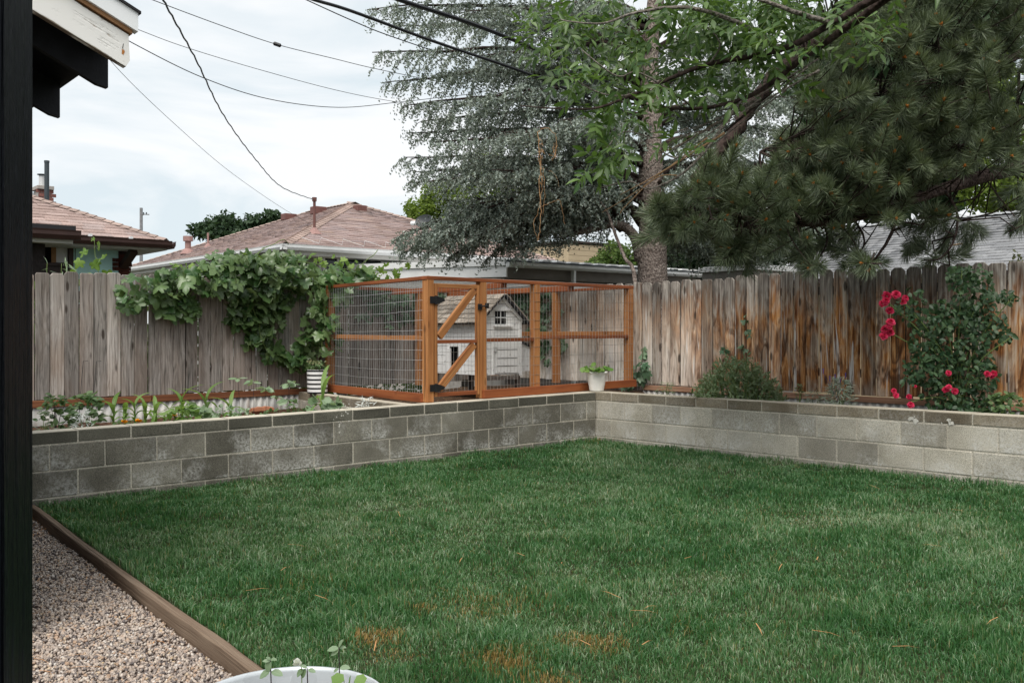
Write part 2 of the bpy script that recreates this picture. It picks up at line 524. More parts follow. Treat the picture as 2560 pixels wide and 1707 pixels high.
def fence_mat(name, stained):
    """gr: x = up the board (0..1 of its height stored in gr.z too), y across"""
    n = N(name)
    xyz = n.grxyz()
    h = n.attr('hgt')
    g1 = n.gr((2.2, 13 if stained else 22, 8)); g2 = n.gr((0.8, 70, 30))
    f1 = n.noise(g1, 1.0, 5, 0.62, 1.6); f2 = n.noise(g2, 1.0, 3, 0.7, 0.4)
    f = n.m('ADD', n.m('MULTIPLY', f1, 0.6), n.m('MULTIPLY', f2, 0.4))
    r = n.orand()
    if not stained:
        col = n.ramp(n.map(f, 0.35, 0.66), [(0, (0.060, 0.063, 0.055)), (0.3, (0.24, 0.215, 0.195)), (0.65, (0.40, 0.365, 0.335)), (1, (0.54, 0.50, 0.465))])
        br = n.map(n.noise(n.gr((1.4, 5, 3)), 1.0, 3), 0.45, 0.72, 0, 0.55)
        col = n.mix(br, col, n.mix(f, (0.15, 0.10, 0.07), (0.42, 0.32, 0.25)))
        top = n.map(n.m('ADD', h, n.m('MULTIPLY', n.m('SUBTRACT', f1, 0.5), 0.5)), 0.78, 1.0, 0, 0.4)
        col = n.mix(top, col, n.mix(f, (0.08, 0.07, 0.06), (0.32, 0.295, 0.265)))
        col = n.mix(n.map(n.m('FRACT', n.m('MULTIPLY', r, 7.3)), 0.35, 1.0, 0, 0.45), col, n.mix(f, (0.13, 0.10, 0.085), (0.40, 0.31, 0.26)))
        col = n.scale(col, n.map(r, 0, 1, 0.60, 1.22))
    else:
        x = n.posxyz()[0]
        fc = n.map(f, 0.36, 0.64)
        wf = n.m('ADD', h, n.m('MULTIPLY', n.m('SUBTRACT', f1, 0.5), 0.9))
        r2 = n.m('FRACT', n.m('MULTIPLY', r, 9.7)); r3 = n.m('FRACT', n.m('MULTIPLY', r, 23.1))
        org = n.ramp(fc, [(0, (0.055, 0.021, 0.009)), (0.3, (0.19, 0.068, 0.020)), (0.6, (0.42, 0.19, 0.065)), (0.85, (0.56, 0.33, 0.155)), (1, (0.66, 0.50, 0.34))])
        gry = n.ramp(fc, [(0, (0.040, 0.037, 0.036)), (0.45, (0.16, 0.145, 0.13)), (1, (0.42, 0.39, 0.35))])
        tan = n.ramp(fc, [(0, (0.10, 0.065, 0.042)), (0.4, (0.32, 0.235, 0.17)), (1, (0.60, 0.52, 0.43))])
        pale = n.ramp(fc, [(0, (0.22, 0.16, 0.115)), (0.35, (0.60, 0.55, 0.48)), (1, (0.82, 0.80, 0.77))])
        warm = n.map(n.m('ADD', x, n.m('MULTIPLY', r3, 0.7)), 1.95, 3.0)     # deeper colour towards the sheltered right end
        patch = n.map(n.noise(n.gr((1.7, 5, 3)), 1.0, 3, 0.6, 1.0), 0.36, 0.58)
        col = n.mix(n.m('MULTIPLY', patch, n.m('ADD', n.m('MULTIPLY', warm, 0.5), 0.5)), tan, org)
        bl = n.m('MULTIPLY', n.map(wf, 0.78, 0.22), n.map(warm, 0.75, 0.1))
        bl = n.m('MULTIPLY', bl, n.map(r2, 0.0, 0.5, 0.55, 1.0))
        col = n.mix(bl, col, pale)
        sil = n.m('MULTIPLY', n.map(n.noise(n.gr((0.8, 18, 7)), 1.0, 2, 0.5, 0.9), 0.62, 0.67), n.map(wf, 0.80, 0.45))
        col = n.mix(n.m('MULTIPLY', sil, 0.85), col, (0.66, 0.64, 0.61))
        dk = n.m('MULTIPLY', n.map(n.noise(n.gr((1.9, 7, 4)), 1.0, 3, 0.6, 1.2), 0.52, 0.64), n.map(warm, 0.0, 0.8, 0.2, 0.85))
        col = n.mix(dk, col, n.mix(fc, (0.022, 0.011, 0.007), (0.12, 0.05, 0.02)))
        tg = n.map(n.m('ADD', wf, n.m('MULTIPLY', r2, 0.22)), 0.74, 1.02, 0, 0.95)
        col = n.mix(tg, col, gry)
        col = n.scale(col, n.map(r, 0, 1, 0.62, 1.3))
    kv = n.gr((4.0, 13, 5))
    kn = n.voro(kv, 0.55)
    col = n.mix(n.map(kn, 0.09, 0.15, 0.85, 0), col, (0.035, 0.024, 0.018))
    crk = n.map(n.noise(n.gr((0.6, 55, 20)), 1.0, 2, 0.5), 0.66, 0.71, 0, 0.75)
    col = n.mix(crk, col, (0.03, 0.024, 0.02))
    hh = n.m('SUBTRACT', f, n.m('MULTIPLY', crk, 0.8))
    return n.done(n.bsdf(col, 0.85, n.bump(hh, 0.7, 0.006), 0.2))
M['fence'] = fence_mat('weathered grey fence board', False)
M['fence_stain'] = fence_mat('sun bleached and orange fence board', True)
M['fence_rail'] = wood_mat('grey fence rail', [(0.22, 0.2, 0.18), (0.12, 0.1, 0.09), (0.06, 0.05, 0.045)])
M['rust_rail'] = wood_mat('rust brown rail', [(0.30, 0.14, 0.075), (0.19, 0.075, 0.035), (0.09, 0.03, 0.016)], knots=0.2)
M['pink_rail'] = wood_mat('pinkish raw rail', [(0.46, 0.32, 0.22), (0.34, 0.19, 0.12), (0.2, 0.11, 0.07)], knots=0.4)
M['redwood'] = wood_mat('orange stained lumber', [(0.50, 0.24, 0.095), (0.40, 0.165, 0.055), (0.22, 0.075, 0.024)], 0.6, 20, 0.6, 0.3, 0.3, 0.14, 0.3)
M['redwood_dark'] = wood_mat('red brown stained lumber', [(0.36, 0.12, 0.04), (0.26, 0.075, 0.025), (0.13, 0.035, 0.014)], 0.6, 20, 0.5, 0.3, 0.3, 0.12, 0.3)
M['edging'] = wood_mat('weathered timber edging', [(0.27, 0.205, 0.15), (0.17, 0.12, 0.085), (0.06, 0.042, 0.03)], 0.85, 40, 0.3, 0.4, 0.15, 0.1, 1.0)
M['hen_white'] = wood_mat('white painted boards', [(0.83, 0.83, 0.82), (0.80, 0.80, 0.79), (0.70, 0.69, 0.67)], 0.6, 18, 0.05, 0.6, 0.3, 0.04, 0.25)
M['shake'] = wood_mat('grey cedar shake', [(0.40, 0.36, 0.31), (0.29, 0.25, 0.21), (0.14, 0.12, 0.10)], 0.85, 26, 0.2, 0.4, 0.15, 0.3, 0.6)

def peel_mat():
    n = N('peeling white paint')
    f = n.noise(n.gr((1.2, 30, 30)), 1.0, 5, 0.65)
    b = n.noise(n.gr((7, 7, 7)), 1.0, 4, 0.6)
    z = n.grxyz()[2]
    pl = n.m('ADD', n.m('MULTIPLY', f, 0.5), n.m('MULTIPLY', b, 0.5))
    pl = n.m('ADD', pl, n.map(z, -0.075, -0.066, 0.22, 0.0))
    pl = n.m('ADD', pl, n.map(z, 0.045, 0.075, 0.0, 0.12))
    bare = n.ramp(n.map(f, 0.3, 0.7), [(0, (0.09, 0.06, 0.04)), (1, (0.33, 0.27, 0.21))])
    c = n.mix(n.map(pl, 0.585, 0.63), (0.80, 0.79, 0.76), bare)
    return n.done(n.bsdf(c, 0.6, n.bump(n.map(pl, 0.55, 0.62, 1, 0), 0.6, 0.004), 0.3))
M['peel'] = peel_mat()
def black_wood():
    n = N('glossy black painted wood')
    f = n.noise(n.gr((2.2, 95, 60)), 1.0, 4, 0.6, 0.9)
    d = n.noise(n.gr((30, 60, 60)), 1.0, 2)
    c = n.mix(n.map(n.m('ADD', n.m('MULTIPLY', f, 0.7), n.m('MULTIPLY', d, 0.3)), 0.55, 0.75), (0.003, 0.004, 0.006), (0.010, 0.012, 0.018))
    h = n.m('ADD', f, n.m('MULTIPLY', d, 0.25))
    return n.done(n.bsdf(c, 0.32, n.bump(h, 1.0, 0.008), 0.16))
M['black_wood'] = black_wood()
M['black_paint'] = plain('flat black paint', (0.012, 0.013, 0.017), 0.6, 0.25, 0, 0.3, 14, 0.3)
M['white_metal'] = plain('white painted metal', (0.78, 0.80, 0.81), 0.4, 0.4, 0, 0.05, 3)
M['white_paint'] = plain('white paint', (0.80, 0.80, 0.79), 0.6, 0.3, 0, 0.05, 5)
M['white_gutter'] = plain('white gutter', (0.80, 0.81, 0.81), 0.35, 0.4, 0, 0.06, 4)
M['roof_felt'] = plain('dark roof edge', (0.035, 0.035, 0.038), 0.9, 0.1)
M['nail'] = plain('dark nail', (0.05, 0.04, 0.04), 0.5, 0.4, 0.6)
M['rust'] = plain('rust stain', (0.42, 0.17, 0.05), 0.9, 0.1, 0, 0.4, 60)
M['black_metal'] = plain('black iron hardware', (0.012, 0.012, 0.013), 0.45, 0.4, 0.0, 0.2)
def galv(name, c, rough, metal, spot=0.25):
    n = N(name)
    v = n.gr()
    f = n.voro(v, 26.0, 'Color')
    s = n.node('ShaderNodeSeparateColor', {0: f}).outputs[0]
    k = n.m('ADD', n.m('MULTIPLY', s, 0.5), n.m('MULTIPLY', n.noise(v, 5.0, 4), 0.5))
    col = n.scale(c, n.map(k, 0.25, 0.75, 1 - spot, 1 + spot))
    return n.done(n.bsdf(col, rough, n.bump(k, 0.05, 0.003), 0.4, metal))
M['wire'] = plain('galvanised wire', (0.46, 0.46, 0.45), 0.45, 0.4, 0.55, 0.1)
M['galv'] = galv('galvanised tub', (0.60, 0.63, 0.65), 0.42, 0.45, 0.12)
def corrugated():
    n = N('weathered corrugated sheet')
    p = n.noise(n.pos((5, 5, 1.2)), 1.0, 4)
    c = n.mix(n.map(p, 0.4, 0.6), (0.42, 0.42, 0.41), (0.62, 0.60, 0.56))
    r = n.map(n.noise(n.pos((9, 9, 2)), 1.0, 4), 0.55, 0.7, 0, 0.55)
    c = n.mix(r, c, (0.30, 0.19, 0.13))
    return n.done(n.bsdf(c, 0.6, None, 0.3, 0.15))
M['corrugated'] = corrugated()
M['dark_metal_roof'] = plain('dark metal roof panel', (0.035, 0.042, 0.05), 0.5, 0.4, 0.2, 0.3, 8)
M['shingle_red'] = shingle_mat('red brown shingle', [(0.23, 0.165, 0.15), (0.28, 0.21, 0.195), (0.32, 0.24, 0.225), (0.27, 0.215, 0.21), (0.34, 0.25, 0.215)])
M['shingle_pale'] = shingle_mat('faded red shingle', [(0.28, 0.205, 0.185), (0.33, 0.245, 0.22), (0.37, 0.28, 0.255), (0.32, 0.255, 0.24)])
M['shingle_grey'] = shingle_mat('grey shingle', [(0.19, 0.195, 0.205), (0.23, 0.235, 0.245), (0.27, 0.275, 0.285), (0.215, 0.22, 0.23)])
M['roof_under'] = plain('roof deck', (0.06, 0.045, 0.042), 0.95, 0.1)
M['hip_cap'] = shingle_mat('tan ridge cap shingle', [(0.31, 0.235, 0.205), (0.37, 0.28, 0.245)])
M['hip_cap_grey'] = shingle_mat('grey ridge cap shingle', [(0.27, 0.28, 0.29), (0.36, 0.37, 0.38)])
M['brown_trim'] = plain('dark brown trim', (0.045, 0.022, 0.018), 0.45, 0.4, 0, 0.15, 4)
M['brown_wall'] = plain('dark brown stucco', (0.035, 0.03, 0.03), 0.95, 0.1, 0, 0.3, 30, 0.6)
M['brick'] = plain('dark red brick', (0.085, 0.030, 0.022), 0.9, 0.15, 0, 0.35, 12, 0.3)
M['brick_chimney'] = plain('red chimney brick', (0.22, 0.10, 0.085), 0.9, 0.15, 0, 0.3, 12, 0.3)
M['turquoise'] = plain('turquoise panel', (0.55, 0.86, 0.84), 0.7, 0.25, 0, 0.05, 2)
M['soffit'] = plain('pale soffit', (0.62, 0.61, 0.58), 0.8, 0.2, 0, 0.08, 3)
M['siding'] = plain('white siding', (0.74, 0.75, 0.74), 0.65, 0.25, 0, 0.04, 3)
M['beige'] = plain('beige siding', (0.50, 0.40, 0.27), 0.8, 0.2, 0, 0.08, 3)
M['curtain'] = plain('white curtain', (0.70, 0.70, 0.72), 0.9, 0.1, 0, 0.08, 3)
M['wood_trim'] = plain('tan wood trim', (0.36, 0.19, 0.09), 0.6, 0.3, 0, 0.15, 6)
M['grey_wall'] = plain('grey garage wall', (0.24, 0.22, 0.20), 0.9, 0.15, 0, 0.15, 4)
M['black_pipe'] = plain('dark grey vent pipe', (0.06, 0.075, 0.085), 0.6, 0.3, 0.2, 0.1)
M['flue'] = plain('pale metal flue', (0.60, 0.61, 0.61), 0.5, 0.4, 0.3, 0.1)
M['cement'] = plain('cement cap', (0.40, 0.37, 0.34), 0.9, 0.2, 0, 0.15, 9)
M['brown_vent'] = plain('brown painted vent', (0.16, 0.075, 0.065), 0.6, 0.3, 0, 0.15)
M['pink_vent'] = plain('dull pink vent', (0.33, 0.20, 0.18), 0.7, 0.25, 0, 0.15)
M['dish'] = plain('grey dish', (0.045, 0.05, 0.054), 0.5, 0.35, 0.1, 0.08)
M['pole'] = plain('grey wooden pole', (0.24, 0.24, 0.25), 0.9, 0.1, 0, 0.2)
M['cable'] = plain('black cable', (0.012, 0.013, 0.016), 0.5, 0.35)
def glass():
    n = N('dark window glass')
    return n.done(n.bsdf((0.012, 0.014, 0.016, 1), 0.08, None, 0.5))
M['glass'] = glass()
M['blind'] = plain('grey blind', (0.18, 0.19, 0.2), 0.7, 0.2)
M['dark_in'] = plain('dark interior', (0.008, 0.008, 0.008), 0.95, 0.05)
M['pot_white'] = plain('white textured pot', (0.80, 0.79, 0.76), 0.7, 0.3, 0, 0.06, 20)
M['pot_black'] = plain('black glaze', (0.012, 0.012, 0.014), 0.3, 0.45)
M['pot_gloss'] = plain('white glaze', (0.80, 0.80, 0.80), 0.25, 0.45, 0, 0.03)
def soil(name, c0, c1, c2):
    n = N(name)
    p = n.pos()
    f = n.noise(p, 30, 5, 0.7); v = n.voro(n.pos((1, 1, 1)), 42.0, 'Color')
    s = n.node('ShaderNodeSeparateColor', {0: v}).outputs[0]
    c = n.ramp(n.m('ADD', n.m('MULTIPLY', f, 0.5), n.m('MULTIPLY', s, 0.5)), [(0.2, c0), (0.55, c1), (0.85, c2)])
    return n.done(n.bsdf(c, 0.95, n.bump(f, 0.8, 0.02), 0.1))
M['soil'] = soil('bed soil', (0.03, 0.018, 0.013), (0.075, 0.04, 0.026), (0.16, 0.09, 0.055))
M['straw_soil'] = soil('run floor', (0.03, 0.02, 0.015), (0.08, 0.05, 0.033), (0.22, 0.14, 0.08))
M['lawn_soil'] = soil('lawn soil', (0.018, 0.022, 0.010), (0.035, 0.042, 0.018), (0.07, 0.07, 0.035))
M['gravel_soil'] = soil('gravel bed', (0.10, 0.075, 0.065), (0.22, 0.17, 0.15), (0.36, 0.30, 0.27))
M['far_ground'] = soil('far ground', (0.04, 0.04, 0.02), (0.06, 0.06, 0.035), (0.09, 0.08, 0.05))
def gravel():
    n = N('pink grey gravel')
    r = n.attr('rnd')
    c = n.ramp(r, [(0.0, (0.11, 0.095, 0.095)), (0.14, (0.22, 0.19, 0.175)), (0.36, (0.36, 0.295, 0.25)), (0.62, (0.47, 0.405, 0.35)), (0.8, (0.40, 0.275, 0.19)), (0.93, (0.58, 0.54, 0.50)), (1.0, (0.46, 0.34, 0.21))])
    f = n.noise(n.pos(), 200, 2)
    c = n.scale(c, n.map(f, 0.3, 0.7, 0.8, 1.2))
    return n.done(n.bsdf(c, 0.85, None, 0.2))
M['gravel'] = gravel()
def grass():
    n = N('lawn grass')
    t = n.attr('dry')
    r = n.attr('rnd')
    c = n.ramp(r, [(0.0, (0.024, 0.078, 0.024)), (0.4, (0.052, 0.150, 0.048)), (0.72, (0.105, 0.21, 0.085)), (1.0, (0.30, 0.36, 0.24))])
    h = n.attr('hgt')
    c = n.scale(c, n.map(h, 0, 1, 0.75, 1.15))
    c = n.mix(t, c, n.ramp(r, [(0, (0.12, 0.11, 0.035)), (0.5, (0.30, 0.19, 0.06)), (1, (0.42, 0.30, 0.14))]))
    p = n.bsdf(c, 0.42, None, 0.4)
    tr = n.node('ShaderNodeBsdfTranslucent', {'Color': n.mix(1.0, c, (1.2, 1.5, 0.6), 'MULTIPLY')}).outputs[0]
    return n.done(n.node('ShaderNodeMixShader', {0: 0.3, 1: p, 2: tr}).outputs[0])
M['grass'] = grass()
M['grape'] = leaf_mat('grape leaf', (0.030, 0.085, 0.020), (0.145, 0.215, 0.085), 0.3, 0.34, 0.6, (0.20, 0.27, 0.14), 0.3)
M['grape_young'] = leaf_mat('young grape leaf', (0.11, 0.20, 0.035), (0.20, 0.30, 0.07), 0.4, 0.45, 0.35, None, 0.2)
M['creeper'] = leaf_mat('creeper leaf', (0.055, 0.12, 0.065), (0.17, 0.255, 0.16), 0.25, 0.4, 0.4)
M['ash'] = leaf_mat('bright green leaf', (0.022, 0.062, 0.014), (0.115, 0.19, 0.05), 0.34, 0.4, 0.4, None, 0.25)
M['cedar'] = leaf_mat('blue green cedar needles', (0.10, 0.135, 0.118), (0.42, 0.47, 0.42), 0.12, 0.6, 0.2)
M['pine'] = leaf_mat('pine needles', (0.035, 0.058, 0.030), (0.25, 0.30, 0.185), 0.12, 0.4, 0.4)
M['bud'] = plain('orange pine bud', (0.46, 0.17, 0.035), 0.7, 0.25, 0, 0.25, 40)
M['tree_green'] = leaf_mat('far tree leaves', (0.05, 0.10, 0.025), (0.13, 0.19, 0.05), 0.35, 0.55, 0.25)
M['tree_dark'] = leaf_mat('dark tree leaves', (0.025, 0.05, 0.025), (0.055, 0.095, 0.045), 0.25, 0.55, 0.25)
M['tree_yellow'] = leaf_mat('yellow green leaves', (0.08, 0.13, 0.02), (0.19, 0.26, 0.05), 0.4, 0.55, 0.25)
M['rose_leaf'] = leaf_mat('rose leaf', (0.016, 0.048, 0.020), (0.070, 0.120, 0.055), 0.2, 0.42, 0.3, None, 0.3)
M['rose'] = leaf_mat('crimson rose petal', (0.50, 0.012, 0.055), (0.72, 0.06, 0.15), 0.25, 0.55, 0.2, None, 0, (0.7, 0.02, 0.08))
M['mint'] = leaf_mat('dull green shrub leaf', (0.11, 0.18, 0.085), (0.28, 0.34, 0.20), 0.25, 0.5, 0.3)
M['mint_tip'] = leaf_mat('olive flower spike', (0.14, 0.16, 0.07), (0.24, 0.24, 0.13), 0.25, 0.6, 0.2)
M['corn'] = leaf_mat('corn blade', (0.11, 0.21, 0.04), (0.22, 0.33, 0.10), 0.4, 0.4, 0.4, None, 0.3)
M['seedling'] = leaf_mat('pale green seedling leaf', (0.16, 0.25, 0.13), (0.30, 0.39, 0.26), 0.3, 0.4, 0.4, None, 0.25)
M['tomato'] = leaf_mat('garden plant leaf', (0.05, 0.11, 0.035), (0.14, 0.21, 0.09), 0.3, 0.45, 0.35)
M['silver'] = leaf_mat('silver white leaf', (0.52, 0.55, 0.53), (0.70, 0.72, 0.70), 0.1, 0.8, 0.1)
M['lavender'] = leaf_mat('grey green leaf', (0.17, 0.215, 0.165), (0.30, 0.34, 0.27), 0.2, 0.6, 0.2)
M['purple'] = plain('purple flower', (0.10, 0.07, 0.20), 0.8, 0.1)
M['marigold'] = leaf_mat('orange petal', (0.75, 0.30, 0.01), (0.85, 0.45, 0.03), 0.2, 0.6, 0.2)
M['white_petal'] = leaf_mat('white petal', (0.75, 0.76, 0.76), (0.82, 0.82, 0.82), 0.3, 0.6, 0.2)
M['geranium'] = leaf_mat('fresh green round leaf', (0.09, 0.20, 0.035), (0.19, 0.31, 0.08), 0.35, 0.5, 0.3)
M['stem_green'] = plain('green stem', (0.14, 0.20, 0.06), 0.6, 0.3)
M['stem_brown'] = plain('brown stem', (0.10, 0.06, 0.035), 0.8, 0.2)
M['stem_dark'] = plain('dark purple stem', (0.035, 0.025, 0.028), 0.6, 0.3)
M['dry_vine'] = plain('dry tan vine', (0.34, 0.20, 0.10), 0.85, 0.15, 0, 0.25, 20)
def bark(name, c0, c1, sc=9.0, fleck=None):
    n = N(name)
    v = n.pos((1, 1, 0.6))
    f = n.noise(v, sc, 5, 0.65); k = n.voro(v, sc * 3.2)
    c = n.mix(n.map(n.m('ADD', n.m('MULTIPLY', f, 0.6), n.m('MULTIPLY', k, 0.55)), 0.35, 0.75), c0, c1)
    if fleck:
        c = n.mix(n.map(n.noise(n.pos(), 42, 3, 0.7), 0.52, 0.62), c, fleck)
        d = n.map(n.noise(n.pos((1.4, 1.4, 0.5)), 1.0, 3), 0.54, 0.62, 0, 0.75)
        c = n.mix(d, c, tuple(x * 0.6 for x in c0))
    return n.done(n.bsdf(c, 0.92, n.bump(n.m('ADD', f, k), 0.9, 0.02), 0.15))
M['bark_cedar'] = bark('grey brown speckled bark', (0.10, 0.075, 0.066), (0.25, 0.205, 0.18), 12.0, (0.42, 0.36, 0.32))
M['bark_dark'] = bark('dark conifer bark', (0.022, 0.016, 0.014), (0.06, 0.042, 0.036), 9.0)
M['bark_pine'] = bark('scaly pine bark', (0.035, 0.024, 0.022), (0.13, 0.095, 0.085), 14.0)
M['bark_ash'] = bark('smooth grey twig bark', (0.10, 0.085, 0.07), (0.24, 0.215, 0.19), 16.0)
M['twig_tan'] = plain('tan twig', (0.24, 0.15, 0.08), 0.8, 0.2)
M['brick_tan'] = wood_mat('split red log', [(0.40, 0.19, 0.11), (0.28, 0.11, 0.06), (0.12, 0.05, 0.03)], 0.85, 24)
M['dry_needle'] = plain('dry pine litter', (0.42, 0.22, 0.10), 0.9, 0.1, 0, 0.3, 30)
M['sheet_white'] = plain('white roof sheet', (0.72, 0.72, 0.72), 0.6, 0.3, 0, 0.08, 3)
# ================================================================== SETTING
def inside_poly(x, y, poly):
    r = np.zeros(len(x), bool)
    n = len(poly)
    for i in range(n):
        x0, y0 = poly[i]; x1, y1 = poly[(i + 1) % n]
        c = ((y0 > y) != (y1 > y)) & (x < (x1 - x0) * (y - y0) / (y1 - y0 + 1e-12) + x0)
        r ^= c
    return r

CAPZ = 0.532
WL0 = np.array([-3.367, 7.447])                  # joint 0 on the left wall's face
WDIR_R = np.array([0.6350, -0.7725]); WDIR_R /= np.linalg.norm(WDIR_R)
WR0 = np.array([1.379, 10.543])
WN_L = np.array([-U2[1], U2[0]])                 # away from the lawn
WN_R = np.array([-WDIR_R[1], WDIR_R[0]])
BL = 0.4064
_A = np.array([U2, -WDIR_R]).T
_s = np.linalg.solve(_A, WR0 - WL0)
CORNER = WL0 + _s[0] * U2
TL, TR = _s[0] / BL, _s[1] / BL                  # corner in block counts on both walls

E0, E1 = ground_at(70, 1262)[:2], ground_at(652, 1692)[:2]
ED = unit(E1 - E0)
EN = np.array([-ED[1], ED[0]])                   # towards the lawn
if EN[0] < 0: EN = -EN

def sheet(name, poly, dz, mat, z=None):
    pts = [(p[0], p[1], (lawn_z(p[0]) + dz) if z is None else z) for p in poly]
    me = raw_mesh(name, np.array(pts), [tuple(range(len(pts)))], mat, np.array(pts))
    return tag(link(name, me), kind='structure')

big = 1500
sheet('ground', [(-big, -big), (big, -big), (big, big), (-big, big)], 0, M['far_ground'], z=-0.32)
wl_start = WL0 - 1.6 * U2
LAWN = [E0 - ED * 0.6, CORNER + 0.1 * V2, CORNER + 0.1 * U2, WR0 + WDIR_R * 7.5 + 0.1 * WN_R, np.array([7.5, 0.5]), E1 + ED * 3.2]
LAWN[0] = E0 - ED * 0.35
lawn_poly = [E1 + ED * 3.4, np.array([8.0, 0.2]), WR0 + WDIR_R * 8.0, WR0 + WDIR_R * 8.0 + 0.1 * WN_R, CORNER + 0.12 * WN_R, CORNER, CORNER + 0.05 * WN_L, WL0 - 1.4 * U2 + 0.05 * WN_L, E0 - ED * 0.2]
sheet('lawn', lawn_poly, 0.0, M['lawn_soil'])
gr_poly = [E1 + ED * 3.4, E0 - ED * 0.2, WL0 - 1.4 * U2 + 0.05 * WN_L, WL0 - 3.0 * U2 + 0.05 * WN_L, np.array([-7.0, 2.0]), np.array([-3.5, -1.0])]
sheet('gravel_path', gr_poly, -0.065, M['gravel_soil'])

# ---- gravel stones
def gravel_stones():
    Z = 2.3 + (7.4 - 2.3) * RNG.random(120000) ** 0.85
    X = -0.60 * Z - 0.25 + RNG.random(120000) * (0.60 * Z)
    side = (X - E0[0]) * EN[0] + (Z - E0[1]) * EN[1]
    wall = (X - WL0[0]) * WN_L[0] + (Z - WL0[1]) * WN_L[1]
    keep = (side < -0.035) & (wall < -0.01)
    tubd = np.hypot(X + 0.57, Z - 2.425)
    keep &= tubd > 0.2
    X, Z = X[keep][:42000], Z[keep][:42000]
    n = len(X)
    cube = np.array([(x, y, z) for z in (-1, 1) for y in (-1, 1) for x in (-1, 1)], float)
    tri = np.array([(0, 2, 3), (0, 3, 1), (4, 5, 7), (4, 7, 6), (0, 1, 5), (0, 5, 4), (2, 6, 7), (2, 7, 3), (0, 4, 6), (0, 6, 2), (1, 3, 7), (1, 7, 5)])
    sz = 0.0032 + 0.0046 * RNG.random((n, 1)) ** 1.6
    V = cube[None] * (0.55 + 0.6 * RNG.random((n, 8, 3))) * sz[:, :, None] * np.array([1.25, 1, 0.72])
    q = RNG.normal(size=(n, 4)); q /= np.linalg.norm(q, axis=1, keepdims=True)
    a, b, c, d = q.T
    R = np.stack([np.stack([1 - 2 * (c * c + d * d), 2 * (b * c - a * d), 2 * (b * d + a * c)], 1),
                  np.stack([2 * (b * c + a * d), 1 - 2 * (b * b + d * d), 2 * (c * d - a * b)], 1),
                  np.stack([2 * (b * d - a * c), 2 * (c * d + a * b), 1 - 2 * (b * b + c * c)], 1)], 1)
    V = np.einsum('nij,nkj->nki', R, V)
    hz = lawn_z(X) - 0.065 + 0.004 + 0.010 * RNG.random(n) + 0.012 * noise2(X * 5, Z * 5, 3)
    V += np.stack([X, Z, hz], 1)[:, None, :]
    F = (tri[None] + (np.arange(n) * 8)[:, None, None]).reshape(-1, 3)
    me = raw_mesh('gravel', V.reshape(-1, 3), F, M['gravel'], None, np.repeat(RNG.random(n), 8))
    tag(link('gravel', me), 'loose pinkish grey gravel covering the path beside the lawn', 'gravel', kind='stuff')
gravel_stones()

